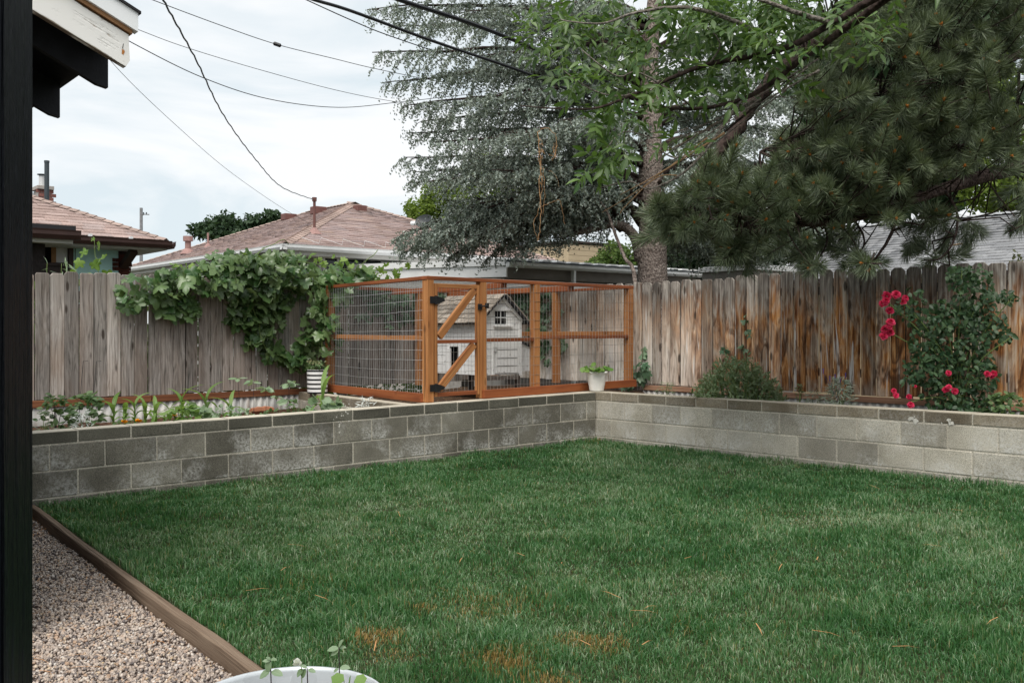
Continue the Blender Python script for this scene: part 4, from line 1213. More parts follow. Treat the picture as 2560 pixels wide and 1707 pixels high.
# mesh lid
lid = MB()
def lid_pt(a, b):
    p = (RUN_N * (1 - a) + RUN_R * a) * (1 - b) + (RUN_L * (1 - a) + BK * a) * b
    return v3(p, RUN_TOP + 0.040 - 0.07 * math.sin(math.pi * a * 3 % math.pi) * math.sin(math.pi * b) * 0.6)
def strip(pts):
    for a, b in zip(pts[:-1], pts[1:]):
        t = unit(b - a); s = unit(np.cross(t, Z3)) * 0.0015
        u_ = Z3 * 0.0015
        lid.add([a + s, a - s * .6 + u_, a - s * .6 - u_, b + s, b - s * .6 + u_, b - s * .6 - u_], [(0, 1, 4, 3), (1, 2, 5, 4), (2, 0, 3, 5)])
for i in range(60):
    strip([lid_pt(i / 59, j / 6) for j in range(7)])
for i in range(27):
    strip([lid_pt(j / 12, i / 26) for j in range(13)])
o = lid.build('wire_mesh', M['wire'], run); o['kind'] = 'stuff'

# ================================================================== HEN HOUSE
HK = np.array([-0.353, 11.0]); HW, HL = 0.60, 0.98
HF, HE, HA = 0.735, 1.385, 1.655                        # floor, eave and apex heights
hen = thing('hen_house', (*(HK + U2 * HW / 2 + V2 * HL / 2), 0.455), 'small white wooden hen house with shake roof inside the wire run', 'hen house')
def hp(a, b, z): return v3(HK + U2 * a + V2 * b, z)       # a across the gable, b back
# gable boards, one by one
zc = HF
bh = 0.075
while zc < HA - 0.015:
    z1 = min(zc + bh - 0.004, HA)
    def half(z): return HW / 2 if z <= HE else max(0.0, HW / 2 * (HA - z) / (HA - HE))
    h0, h1 = half(zc), half(z1)
    poly = [hp(HW / 2 - h0, 0, zc), hp(HW / 2 + h0, 0, zc), hp(HW / 2 + max(h1, .004), -0.0, z1), hp(HW / 2 - max(h1, .004), 0, z1)]
    MB().prism(poly, V3 * 0.016 - U3 * 0).build('board', M['hen_white'], hen)
    zc += bh
# side boards on the left, with the pop door opening
zc = HF
while zc < HE - 0.02:
    z1 = min(zc + 0.11 - 0.004, HE + 0.01)
    for a, b in ((0.018, 0.42), (0.60, HL)) if zc < HF + 0.30 else ((0.018, HL),):
        MB().prism([hp(0, a, zc), hp(0, b, zc), hp(0, b, z1), hp(0, a, z1)], U3 * 0.016).build('board', M['hen_white'], hen)
    zc += 0.11
# right side, back and floor
MB().prism([hp(HW, 0.018, HF), hp(HW, HL, HF), hp(HW, HL, HE), hp(HW, 0.018, HE)], -U3 * 0.016).build('side_wall', M['hen_white'], hen)
MB().prism([hp(0.017, HL, HF), hp(HW - .017, HL, HF), hp(HW - .017, HL, HE), hp(HW / 2, HL, HA - .02), hp(0.017, HL, HE)], -V3 * 0.016).build('back_wall', M['hen_white'], hen)
MB().prism([hp(0.017, 0.018, HF), hp(HW - .017, 0.018, HF), hp(HW - .017, HL - .018, HF), hp(0.017, HL - .018, HF)], Z3 * 0.02).build('floor', M['hen_white'], hen)
# pop door frame and dark inside
pd = MB().prism([hp(0.03, 0.40, HF + .022), hp(0.03, 0.62, HF + .022), hp(0.03, 0.62, HF + 0.345), hp(0.03, 0.40, HF + 0.345)], U3 * 0.006).build('pop_door', M['dark_in'], hen)
for a, b, z0, z1 in ((0.375, 0.42, HF, HF + 0.36), (0.60, 0.645, HF, HF + 0.36), (0.42, 0.60, HF + 0.325, HF + 0.36)):
    MB().prism([hp(-0.001, a, z0), hp(-0.001, b, z0), hp(-0.001, b, z1), hp(-0.001, a, z1)], -U3 * 0.013).build('frame', M['hen_white'], pd)
MB().prism([hp(-0.015, 0.56, HF + 0.03), hp(-0.015, 0.66, HF + 0.03), hp(-0.015, 0.66, HF + .30), hp(-0.015, 0.56, HF + .30)], -U3 * 0.012).build('sliding_panel', M['hen_white'], pd)
# corner trims
for a in (-0.001, HW + 0.001 - 0.035):
    MB().prism([hp(a, -0.001, HF - 0.02), hp(a + 0.035, -0.001, HF - 0.02), hp(a + 0.035, -0.001, HE - 0.005), hp(a, -0.001, HE - 0.005)], -V3 * 0.010).build('corner_trim', M['hen_white'], hen)
# rake trims under the roof edge
for sg in (-1, 1):
    a0, a1 = (HW / 2 - HW / 2 * 1.0, HW / 2) if sg < 0 else (HW, HW / 2)
    MB().prism([hp(a0, -0.012, HE - 0.045), hp(a0, -0.012, HE), hp(a1, -0.012, HA), hp(a1, -0.012, HA - 0.045)], -V3 * 0.010).build('rake_trim', M['hen_white'], hen)
# window with muntins, head trim and sill
wa, wb, wz0, wz1 = 0.20, 0.36, 1.325, 1.475
win = MB().prism([hp(wa, -0.001, wz0), hp(wb, -0.001, wz0), hp(wb, -0.001, wz1), hp(wa, -0.001, wz1)], -V3 * 0.004).build('window', M['glass'], hen)
def hb(nm, a, b, z0, z1, d0, dep, par, mat='hen_white'):
    return MB().prism([hp(a, d0, z0), hp(b, d0, z0), hp(b, d0, z1), hp(a, d0, z1)], -V3 * dep).build(nm, M[mat], par)
hb('muntin', (wa + wb) / 2 - .005, (wa + wb) / 2 + .005, wz0, wz1, -0.0055, 0.006, win)
hb('muntin', wa, wb, (wz0 + wz1) / 2 - .005, (wz0 + wz1) / 2 + .005, -0.0122, 0.003, win)
hb('head_trim', wa - 0.025, wb + 0.10, wz1 + 0.002, wz1 + 0.038, -0.001, 0.018, win)
hb('sill', wa - 0.02, wb + 0.09, wz0 - 0.032, wz0 - 0.012, -0.001, 0.03, win)
# front hatch door with latch
hd = hb('door', 0.20, 0.55, HF + 0.02, HF + 0.40, -0.001, 0.014, hen)
for z in (HF + 0.10, HF + 0.19, HF + 0.29):
    hb('plank_line', 0.22, 0.53, z, z + 0.005, -0.0155, 0.002, hd, 'dark_in')
hb('latch', 0.165, 0.215, HF + 0.27, HF + 0.325, -0.0165, 0.008, hd, 'flue')
hb('batten', 0.16, 0.185, HF + 0.0, HF + 0.52, -0.001, 0.016, hen)
# legs and lower beam
for a in (0.03, HW - 0.03):
    for b in (0.04, HL - 0.04):
        MB().box(hp(a, b, (HF + 0.45) / 2 - 0.003), (Z3, U3, V3), ((HF - 0.45) / 2, 0.025, 0.025)).build('leg', M['fence_rail'], hen)
hb('skirt', 0.06, HW - 0.06, HF - 0.06, HF - 0.008, -0.004, 0.02, hen, 'fence_rail')
# nest box on the right
nb = [hp(HW + 0.002, 0.12, 0.76), hp(HW + 0.30, 0.12, 0.76), hp(HW + 0.30, 0.12, 1.02), hp(HW + 0.002, 0.12, 1.14)]
nbx = MB().prism(nb, V3 * 0.5).build('nest_box', M['hen_white'], hen)
MB().prism([p - V3 * 0.03 + Z3 * 0.003 for p in (nb[3], nb[2] + U3 * 0.03)] + [p - V3 * 0.03 + Z3 * 0.018 for p in (nb[2] + U3 * 0.03, nb[3])], V3 * 0.56).build('lid', M['roof_felt'], nbx)
# roof decks and shakes
for sg in (-1, 1):
    ex = 0.07
    sl = (HA - HE) / (HW / 2)
    a_e = HW / 2 + sg * (HW / 2 + ex)
    z_e = HE - sl * ex
    nrm = unit(np.array([*(U2 * sg * sl), 1.0]))
    deck = MB().prism([hp(HW / 2, -0.07, HA), hp(a_e, -0.07, z_e), hp(a_e, HL + 0.06, z_e), hp(HW / 2, HL + 0.06, HA)], nrm * 0.014).build('roof_deck', M['roof_felt'], hen)
    sd = unit(np.array([*(U2 * sg), -sl]))             # down the slope
    slen = math.hypot(HW / 2 + ex, HA - z_e)
    rows = 6
    for r in range(rows):
        b = -0.075
        while b < HL + 0.06:
            w = random.uniform(0.07, 0.15)
            w = min(w, HL + 0.075 - b)
            if w < 0.03: break
            top = hp(HW / 2, b + w / 2, HA) + nrm * 0.016 + sd * (slen / rows * r)
            ln = slen / rows * 1.12 + random.uniform(-0.008, 0.012)
            lift = nrm * 0.014
            mb = MB()
            g0 = np.array([random.uniform(-9, 9)] * 3)
            P, G = [], []
            for i, (dn, lf) in enumerate(((0, 0.002), (ln, 0.012))):
                for dz in (0, 0.011):
                    for s in (-1, 1):
                        P.append(top + sd * dn + V3 * s * (w / 2 - 0.002) + nrm * (lf + dz)); G.append(g0 + np.array([dn, s * w / 2, dz]))
            mb.add(P, [(0, 1, 3, 2), (4, 6, 7, 5), (2, 3, 7, 6), (0, 4, 5, 1), (0, 2, 6, 4), (1, 5, 7, 3)], G)
            mb.build('shake', M['shake'], deck)
            b += w

# ================================================================== POTS AND TUB
def pot_profile(r0, r1, h, wall=0.012, rim=0.006, rimh=0.022):
    return [(0.001, 0.0), (r0 * 0.96, 0.0), (r0, 0.008), (r1 - 0.004, h - rimh), (r1 + rim, h - rimh + 0.004), (r1 + rim, h - 0.004), (r1 + rim - 0.004, h), (r1 - wall, h), (r1 - wall - 0.006, h - 0.05), (0.001, h - 0.05)]
wp = np.array([0.985, 11.17, 0.0]); wp[2] = CAPZ + TILT * wp[0] + 0.001
white_pot = thing('flower_pot', wp, 'white textured pot on the inner corner of the block walls', 'pot')
mb = MB(); n = 48
prof = pot_profile(0.083, 0.122, 0.225)
V, F, G = [], [], []
PR = []
for (r0, z0), (r1, z1) in zip(prof[:-1], prof[1:]):
    k = 14 if (z1 - z0) > 0.1 else 1
    for i in range(k): PR.append((r0 + (r1 - r0) * i / k, z0 + (z1 - z0) * i / k))
PR.append(prof[-1])
for r, z in PR:
    for k in range(n):
        a = 2 * math.pi * k / n
        rr = r
        if 0.02 < z < 0.19 and r > 0.08: rr += 0.0035 * (noise2(k * 0.55, z * 60 + k * 0.3, 3) - 0.5) + 0.0016 * math.sin(z * 260 + 3 * math.sin(a * 5))
        V.append(wp + np.array([rr * math.cos(a), rr * math.sin(a), z]))
for i in range(len(PR) - 1):
    for k in range(n):
        k2 = (k + 1) % n
        F.append((i * n + k, i * n + k2, (i + 1) * n + k2, (i + 1) * n + k))
mb.add(V, F); mb.build('body', M['pot_white'], white_pot, smooth=True)
MB().lathe(wp, [(0.001, 0.186), (0.112, 0.186)], 20).build('soil', M['soil'], white_pot)

sp = np.array([-2.33, 11.50, 0.0]); sp[2] = CAPZ + TILT * sp[0] + 0.001
stripe_pot = thing('flower_pot', sp, 'black and white striped pot beside the run, below the grape vine', 'pot')
PH, PRD = 0.285, 0.125
zc = 0.0
sp_parts = [(0.018, 'b')] + [(0.031, 'w'), (0.021, 'b')] * 5 + [(0.004, 'w')]
for hgt, kd in sp_parts:
    z1 = min(zc + hgt, PH)
    r0, r1 = PRD - 0.006 * (1 - zc / PH), PRD - 0.006 * (1 - z1 / PH)
    e = 0.0012 if kd == 'w' else 0.0
    MB().lathe(sp, [(r0 - 0.012, zc), (r0 + e, zc), (r1 + e, z1), (r1 - 0.012, z1)], 32).build('stripe', M['pot_gloss' if kd == 'w' else 'pot_black'], stripe_pot, smooth=False)
    zc = z1
MB().lathe(sp, [(0.001, 0.005), (PRD - 0.01, 0.005)], 24).build('base', M['pot_black'], stripe_pot)
MB().lathe(sp, [(0.001, PH - 0.03), (PRD - 0.012, PH - 0.03)], 24).build('soil', M['soil'], stripe_pot)

tb = np.array([-0.57, 2.425, lawn_z(-0.57) - 0.062])
tub = thing('metal_tub', tb, 'round galvanised metal tub at the bottom edge beside the edging', 'tub')
TH = 0.31 - tb[2]
mb = MB().lathe(tb, [(0.001, 0.0), (0.205, 0.0), (0.212, 0.01), (0.228, TH * 0.35), (0.231, TH * 0.36), (0.227, TH * 0.38), (0.246, TH - 0.012), (0.250, TH - 0.012), (0.2545, TH - 0.006), (0.2545, TH + 0.001), (0.250, TH + 0.006), (0.245, TH + 0.003), (0.2435, TH - 0.006), (0.226, TH * 0.4), (0.214, TH * 0.25)], 72)
mb.build('body', M['galv'], tub, smooth=True)
MB().lathe(tb, [(0.001, TH * 0.52), (0.229, TH * 0.52)], 40).build('soil', M['soil'], tub)

# ================================================================== BLACK POST AND GARAGE EAVE, LEFT
pr = at(75.5, 826, 2.135)
bp = thing('porch_post', (pr[0] - 0.075, 2.07, lawn_z(-1.1) - 0.062), 'tall black painted wooden post filling the left edge', 'post')
PB = WL[bp.name][2]
mb = MB().box((pr[0] - 0.0045 - 0.07, 2.075, (PB + 2.75) / 2), (Z3, np.array([1., 0, 0]), np.array([0, 1., 0])), ((2.75 - PB) / 2, 0.07, 0.075), 0.004)
mb.build('shaft', M['black_wood'], bp)
MB().box((pr[0] - 0.002, 2.085, (PB + 2.75) / 2), (Z3, np.array([1., 0, 0]), np.array([0, 1., 0])), ((2.75 - PB) / 2 - 0.002, 0.002, 0.06)).build('trim_strip', M['black_wood'], bp)
MB().box((pr[0] - 0.075, 2.075, PB + 0.05), (Z3, np.array([1., 0, 0]), np.array([0, 1., 0])), (0.05, 0.0735, 0.079), 0.003).build('base_plate', M['black_paint'], bp)

GE = np.array([-1.73, 4.30]); GZ = 2.43; GP = 0.45
garage = thing('garage', (*(GE - U2 * 1.6 + V2 * 1.5), -0.1), 'black garage corner with peeling white barge board, upper left', 'garage')
def gq(a, b, z): return v3(GE - U2 * a + V2 * b, z)        # a up the slope (plan), b along the eave
def gz(a): return GZ + GP * a
nup = unit(np.array([*(U2 * GP), 1.0]))
AL, BLN = 2.2, 4.2
# barge board
barge = MB()
g0 = np.zeros(3)
c = (gq(0, 0, gz(0)) + gq(AL, 0, gz(AL))) / 2
sd = unit(gq(0, 0, gz(0)) - gq(AL, 0, gz(AL)))
bl = np.linalg.norm(gq(0, 0, gz(0)) - gq(AL, 0, gz(AL)))
pp = [gq(0, 0, gz(0)), gq(AL, 0, gz(AL)), gq(AL, 0, gz(AL) + 0.158), gq(-0.012, 0, gz(0) + 0.145), gq(-0.018, 0, gz(0) + 0.03)]
vs = pp + [p + V3 * 0.036 for p in pp]
gg = []
for p in vs:
    d_ = p - c
    gg.append(np.array([np.dot(d_, sd), np.dot(d_, V3), np.dot(d_, nup) - 0.072]))
barge.add(vs, [(4, 3, 2, 1, 0), (5, 6, 7, 8, 9), (0, 1, 6, 5), (1, 2, 7, 6), (2, 3, 8, 7), (3, 4, 9, 8), (4, 0, 5, 9)], gg)
barge_o = barge.build('barge_board', M['peel'], garage)
nl = at(307, 128, 4.295)
MB().tube([nl + V3 * 0.01 , nl + np.array([0.011, -0.02, 0.026])], 0.0018, 6).build('nail', M['nail'], barge_o)
mb = MB()
k = [nl + np.array([math.cos(a) * 0.009 * random.uniform(.7, 1.3), 0, math.sin(a) * 0.012 * random.uniform(.7, 1.2) - 0.004]) for a in np.linspace(0, 6.28, 9)[:-1]]
kk = []
for p in k:                                     # drop the stain onto the board face
    d_ = np.dot(p - gq(0, 0, gz(0)), V3); kk.append(p - V3 * (d_ + 0.0015))
mb.add(kk, [tuple(range(len(kk)))[::-1]]); mb.build('rust_stain', M['rust'], barge_o)
# brown rotten strip, drip edge, roofing
def slab(name, a0, a1, b0, b1, zo0, zo1, mat):
    P = [gq(a0, b0, gz(a0) + zo0), gq(a1, b0, gz(a1) + zo0), gq(a1, b1, gz(a1) + zo0), gq(a0, b1, gz(a0) + zo0)]
    return MB().prism(P, Z3 * (zo1 - zo0)).build(name, M[mat], garage)
slab('roof_strip', -0.025, AL, -0.012, 0.06, 0.1595, 0.178, 'wood_trim')
slab('roof_deck', -0.02, AL, 0.061, BLN, 0.135, 0.178, 'black_paint')
slab('drip_edge', -0.045, AL, -0.030, 0.02, 0.1785, 0.262, 'white_metal')
slab('shingle_layer', -0.055, AL, -0.040, BLN, 0.2625, 0.274, 'roof_felt')
# rafter tails
for b in (0.25, 1.065, 1.88, 2.7, 3.5):
    P = [gq(0, b, GZ - 0.045), gq(0, b, gz(0) + 0.133), gq(AL, b, gz(AL) + 0.133), gq(AL, b, gz(AL) + 0.015), gq(0.05, b, GZ - 0.035)]
    MB().prism(P, V3 * 0.038).build('rafter_tail', M['black_paint'], garage)
# walls behind the post
gw = GE - U2 * 0.40
pc, _ = on_ray(58, GE - U2 * 0.40 + V2 * 0.2, U2)
wall_a = pc
MB().prism([v3(wall_a, -0.12), v3(wall_a + V2 * 3.9, -0.12), v3(wall_a + V2 * 3.9, 2.66), v3(wall_a, 2.66)], -U3 * 0.10).build('side_wall', M['black_wood'], garage)
MB().prism([v3(wall_a - U2 * 0.102, -0.12), v3(wall_a - U2 * 1.8, -0.12), v3(wall_a - U2 * 1.8, 3.3), v3(wall_a - U2 * 0.102, 2.7)], V3 * 0.10).build('gable_wall', M['black_wood'], garage)
# ================================================================== ROOF SHINGLES
TAB_V = np.array([(x, y, z) for y, zt in ((0.0, 1.0), (1.12, 0.25)) for z in (0.0, zt) for x in (-0.5, 0.5)], float)
TAB_F = np.array([(0, 1, 3), (0, 3, 2), (4, 7, 5), (4, 6, 7), (2, 3, 7), (2, 7, 6), (0, 4, 5), (0, 5, 1), (0, 2, 6), (0, 6, 4), (1, 5, 7), (1, 7, 3)])
def shingles(parent, O, a, s, poly, e, w, mat, nparts=300, thick=0.016, jag=0.0):
    """poly in (along, upslope) metres, convex"""
    a, s = unit(a), unit(s)
    nr = np.cross(a, s)
    if nr[2] < 0: nr = -nr
    P = np.array(poly, float)
    smin, smax = P[:, 1].min(), P[:, 1].max()
    pos, Rs = [], []
    k = 0
    while smin + k * e < smax - 0.03:
        s0 = smin + k * e
        sm = min(s0 + e * 0.5, smax - 0.01)
        xs_ = []
        for (x0, y0), (x1, y1) in zip(P, np.roll(P, -1, 0)):
            if (y0 - sm) * (y1 - sm) < 0: xs_.append(x0 + (x1 - x0) * (sm - y0) / (y1 - y0))
        k += 1
        if len(xs_) < 2: continue
        x0, x1 = min(xs_), max(xs_)
        x = x0 - random.uniform(0, w) * 0.8
        while x < x1:
            b0, b1 = max(x, x0), min(x + w, x1)
            ww = b1 - b0
            if ww > 0.04:
                pos.append(O + a * (b0 + b1) / 2 + s * (s0 + random.uniform(-jag, jag)) + nr * 0.004)
                Rs.append(np.stack([a * (ww - 0.006), s * min(e, (smax - s0) / 1.12), nr * thick * random.uniform(0.7, 1.3)], 1))
            x += w
    pos, Rs = np.array(pos), np.array(Rs)
    order = np.linalg.norm(pos - np.array([0, 0, CAMZ]), axis=1)
    scatter(parent, [(TAB_V, TAB_F)], Rs, pos, 1.0, mat, 'shingle', 'shingles', nparts, order)

def cap_row(parent, p, q, mat, w=0.24, e=0.16):
    """overlapping ridge caps from p up to q"""
    p, q = np.asarray(p, float), np.asarray(q, float)
    d = unit(q - p); s = unit(np.cross(Z3, d)); nr = np.cross(d, s)
    L = np.linalg.norm(q - p)
    mb = MB()
    k = 0.0
    while k < L:
        c = p + d * k
        for sg in (-1, 1):
            o = s * sg * w / 2 - Z3 * w * 0.16
            r = random.random()
            mb.add([c + nr * 0.05, c + o + nr * 0.045, c + o + d * e * 1.15 + nr * 0.028, c + d * e * 1.15 + nr * 0.034,
                    c + nr * 0.032, c + o + nr * 0.027], [(0, 1, 2, 3), (0, 4, 5, 1)], rnd=r)
        k += e
    o = mb.build('ridge_caps', mat, parent); o['kind'] = 'stuff'

# ================================================================== HOUSE WITH HIP ROOF, CENTRE
HE2 = np.array([-4.26, 18.0]); HZ2 = 2.87; HWd, HLn, HRs = 6.9, 9.0, 1.39
house2 = thing('house', (*(HE2 + U2 * 3 + V2 * 4), -0.3), 'white house with reddish hip roof beyond the grape vine', 'house')
def h2(a, b, z): return v3(HE2 + U2 * a + V2 * b, z)
A1, A2 = h2(HWd / 2, HWd / 2, HZ2 + HRs), h2(HWd / 2, HLn - HWd / 2, HZ2 + HRs)
c00, c10, c11, c01 = h2(0, 0, HZ2), h2(HWd, 0, HZ2), h2(HWd, HLn, HZ2), h2(0, HLn, HZ2)
deck = MB()
deck.add([c00, c10, c11, c01, A1, A2], [(0, 1, 4), (1, 2, 5, 4), (2, 3, 5), (3, 0, 4, 5), (3, 2, 1, 0)])
roof2 = deck.build('roof', M['roof_under'], house2)
sl = math.hypot(HWd / 2, HRs)
s_front = unit(A1 - h2(HWd / 2, 0, HZ2)); s_left = unit(A1 - h2(0, HWd / 2, HZ2))
shingles(roof2, c00, U3, s_front, [(0, 0), (HWd, 0), (HWd / 2, sl)], 0.135, 0.31, M['shingle_red'], 260, 0.022)
shingles(roof2, c00, V3, s_left, [(0, 0), (HLn, 0), (HLn - HWd / 2, sl), (HWd / 2, sl)], 0.135, 0.31, M['shingle_red'], 40, 0.022)
for p, q in ((c00, A1), (c10, A1), (c01, A2)): cap_row(roof2, p + (q - p) * 0.01, q, M['hip_cap'], 0.26)
cap_row(roof2, A2, A1, M['hip_cap'], 0.26)
def gutter(parent, p, q, out, mat, h=0.11, d=0.10, name='gutter'):
    p, q = np.asarray(p, float), np.asarray(q, float)
    L = unit(q - p); out = np.asarray(out, float)
    prof = [(0.004, 0.0), (d * 0.75, 0.0), (d, h * 0.45), (d, h * 0.8), (d * 1.06, h), (d * 0.96, h), (d * 0.9, h * 0.85), (0.012, h * 0.5), (0.004, h)]
    prof = [(x, z - h) for x, z in prof]
    vs = [p + out * x + Z3 * z for x, z in prof] + [q + out * x + Z3 * z for x, z in prof]
    n = len(prof)
    F = [tuple(range(n)), tuple(range(2 * n - 1, n - 1, -1))] + [(i, n + i, n + (i + 1) % n, (i + 1) % n) for i in range(n)]
    return MB().add(vs, F).build(name, mat, parent)
gutter(house2, c00 - U3 * 0.1, c10, -V3, M['white_gutter'])
gutter(house2, c00 - V3 * 0.1, c01, -U3, M['white_gutter'])
# fascia, soffit, walls
MB().prism([h2(0.02, 0.02, HZ2 - 0.19), h2(HWd - .02, 0.02, HZ2 - 0.19), h2(HWd - .02, HLn - .02, HZ2 - 0.19), h2(0.02, HLn - .02, HZ2 - 0.19)], Z3 * 0.16).build('soffit', M['soffit'], house2)
OV_A, OV_B = 0.9, 0.5
def wallq(a0, b0, a1, b1, z0, z1, inward, th, name, mat, parent=None):
    return MB().prism([h2(a0, b0, z0), h2(a1, b1, z0), h2(a1, b1, z1), h2(a0, b0, z1)], inward * th).build(name, mat, parent or house2)
wallq(OV_A, OV_B, HWd - OV_A, OV_B, -0.3, HZ2 - 0.195, V3, 0.12, 'wall', M['siding'])
wallq(OV_A, OV_B + 0.125, OV_A, HLn - OV_B, -0.3, HZ2 - 0.195, U3, 0.12, 'wall', M['siding'])
wallq(HWd - OV_A, OV_B + 0.125, HWd - OV_A, HLn - OV_B, -0.3, HZ2 - 0.195, -U3, 0.12, 'wall', M['siding'])
wallq(OV_A + .125, HLn - OV_B, HWd - OV_A - .125, HLn - OV_B, -0.3, HZ2 - 0.195, -V3, 0.12, 'wall', M['siding'])
for k in range(9):                                     # clapboards on the near wall
    z0 = HZ2 - 0.31 - k * 0.125
    P = [h2(OV_A + 0.14, OV_B - 0.001, z0), h2(HWd - OV_A, OV_B - 0.001, z0), h2(HWd - OV_A, OV_B - 0.001, z0 + 0.118), h2(OV_A + 0.14, OV_B - 0.001, z0 + 0.118)]
    MB().add([P[0] - V3 * 0.018, P[1] - V3 * 0.018, P[2] - V3 * 0.004, P[3] - V3 * 0.004, P[0], P[1]], [(0, 1, 2, 3), (4, 5, 1, 0)]).build('clapboard', M['siding'], house2)
def wall_pt(px):                                       # distance along the near wall under column px
    return on_ray(px, HE2 + V2 * OV_B, U2)[1]
MB().prism([h2(OV_A, OV_B - 0.002, 0), h2(OV_A + 0.13, OV_B - 0.002, 0), h2(OV_A + 0.13, OV_B - 0.002, HZ2 - 0.2), h2(OV_A, OV_B - 0.002, HZ2 - 0.2)], -V3 * 0.025).build('corner_board', M['white_paint'], house2)
dsx = wall_pt(789)
MB().beam(h2(dsx, OV_B - 0.06, 0.2), h2(dsx, OV_B - 0.06, HZ2 - 0.2), 0.06, 0.05, up=U3).build('downspout', M['grey_wall'], house2)
zw1 = CAMZ + (HORIZON - 645) / FPX * 19.3; zw0 = zw1 - 1.0
for k, (xa, xb) in enumerate(((810, 840), (845, 906), (912, 950))):
    a0, a1 = wall_pt(xa), wall_pt(xb)
    w = MB().prism([h2(a0, OV_B - 0.022, zw0), h2(a1, OV_B - 0.022, zw0), h2(a1, OV_B - 0.022, zw1), h2(a0, OV_B - 0.022, zw1)], -V3 * 0.006).build('window', M['glass'], house2)
    for b0, b1 in ((a0 - 0.05, a0 - 0.001), (a1 + 0.001, a1 + 0.05)):
        MB().prism([h2(b0, OV_B - 0.022, zw0), h2(b1, OV_B - 0.022, zw0), h2(b1, OV_B - 0.022, zw1 + 0.05), h2(b0, OV_B - 0.022, zw1 + 0.05)], -V3 * 0.03).build('frame', M['white_paint'], w)
    MB().prism([h2(a0 - .05, OV_B - 0.022, zw1 + .052), h2(a1 + .05, OV_B - 0.022, zw1 + .052), h2(a1 + .05, OV_B - 0.022, zw1 + 0.11), h2(a0 - .05, OV_B - 0.022, zw1 + 0.11)], -V3 * 0.035).build('frame', M['white_paint'], w)
    if k == 1:
        for j in range(5):
            z = zw1 - 0.03 - j * 0.05
            MB().prism([h2(a0 + .01, OV_B - 0.0285, z), h2(a1 - .01, OV_B - 0.0285, z), h2(a1 - .01, OV_B - 0.0285, z + .022), h2(a0 + .01, OV_B - 0.0285, z + .022)], -V3 * 0.004).build('blind_slat', M['blind'], w)
b0, b1 = on_ray(728, HE2 + U2 * OV_A, V2)[1], on_ray(767, HE2 + U2 * OV_A, V2)[1]
MB().prism([h2(OV_A - .002, b0, 1.6), h2(OV_A - .002, b1, 1.6), h2(OV_A - .002, b1, 2.62), h2(OV_A - .002, b0, 2.62)], -U3 * 0.02).build('window', M['glass'], house2)
# things on the roof
def on_face(px, py, face):                              # point of a roof plane under a pixel
    n = np.cross(U3, s_front) if face == 'front' else np.cross(V3, s_left)
    r = at(px, py, 1.0) - np.array([0, 0, CAMZ]); o = np.array([0, 0, CAMZ])
    return o + r * (np.dot(c00 - o, n) / np.dot(r, n))
def boxvent(px, py, face, w=0.17, h=0.13):
    p = on_face(px, py, face)
    MB().box(p + Z3 * (h * 0.5 - 0.02), (U3, V3, Z3), (w, w * 0.8, h / 2), 0.01).build('roof_vent', M['brown_vent'], house2)
boxvent(900, 527, 'front', 0.13, 0.14); boxvent(722, 549, 'left', 0.16, 0.16); boxvent(796, 534, 'left', 0.16, 0.18)
p = on_face(786, 583, 'front')
ztop = CAMZ + (HORIZON - 500) / FPX * p[1]
MB().tube([p - Z3 * 0.05, np.array([p[0], p[1], ztop])], 0.028, 8).tube([np.array([p[0], p[1], ztop - 0.03]), np.array([p[0], p[1], ztop + 0.05])], [0.045, 0.05], 8).build('service_mast', M['brown_vent'], house2)
MB().lathe(p - Z3 * 0.03, [(0.16, 0.0), (0.04, 0.14)], 10).build('mast_flashing', M['pink_vent'], house2)
MAST = np.array([p[0], p[1], ztop])
p = on_face(470, 634, 'left')
MB().tube([p - Z3 * 0.05, p + Z3 * 0.30], 0.07, 10).tube([p + Z3 * 0.30, p + Z3 * 0.42], 0.115, 10).lathe(p - Z3 * .02, [(0.2, 0.0), (0.08, 0.14)], 10).build('flue_vent', M['pink_vent'], house2)
p = on_face(520, 617, 'left')
MB().tube([p - Z3 * 0.05, p + Z3 * 0.34], 0.025, 8).lathe(p - Z3 * .02, [(0.11, 0.0), (0.03, 0.1)], 8).build('vent_pipe', M['pink_vent'], house2)
# thin heating cable zigzag above the gutter
zz = MB()
pts = []
for i in range(12):
    pts.append(c00 + U3 * (0.5 + 0.25 * i) + s_front * (0.08 if i % 2 else 0.5) + np.cross(U3, s_front) * 0.03)
zz.tube(pts, 0.0035, 4); zz.build('heat_cable', M['white_metal'], house2)

# satellite dish
dp = at(1060, 552, 18.6)
dish = thing('satellite_dish', dp - Z3 * 0.35, 'oval grey satellite dish beside the red roof', 'dish')
mb = MB()
dn = unit(np.array([-0.30, -0.78, 0.42])); dx = unit(np.cross(dn, Z3)); dy = np.cross(dx, dn)
V, F = [], []
rings, n = 5, 28
for i in range(rings + 1):
    r = i / rings
    for k in range(n):
        a = 2 * math.pi * k / n
        V.append(dp + dx * math.cos(a) * r * 0.19 + dy * math.sin(a) * r * 0.145 - dn * (1 - r * r) * 0.05)
for i in range(rings):
    for k in range(n):
        k2 = (k + 1) % n
        F.append((i * n + k, (i + 1) * n + k, (i + 1) * n + k2, i * n + k2))
nv = len(V)
V += [v - dn * 0.006 for v in V]
F += [tuple(nv + i for i in f[::-1]) for f in F]
mb.add(V, F); mb.build('reflector', M['dish'], dish, smooth=True)
MB().tube([dp - dn * 0.05, dp - dn * 0.14 - Z3 * 0.05, dp - dn * 0.14 - Z3 * 0.5], 0.02, 8).build('mast', M['grey_wall'], dish)
MB().tube([dp - dy * 0.14, dp - dy * 0.12 + dn * 0.22], 0.012, 6).build('arm', M['grey_wall'], dish)
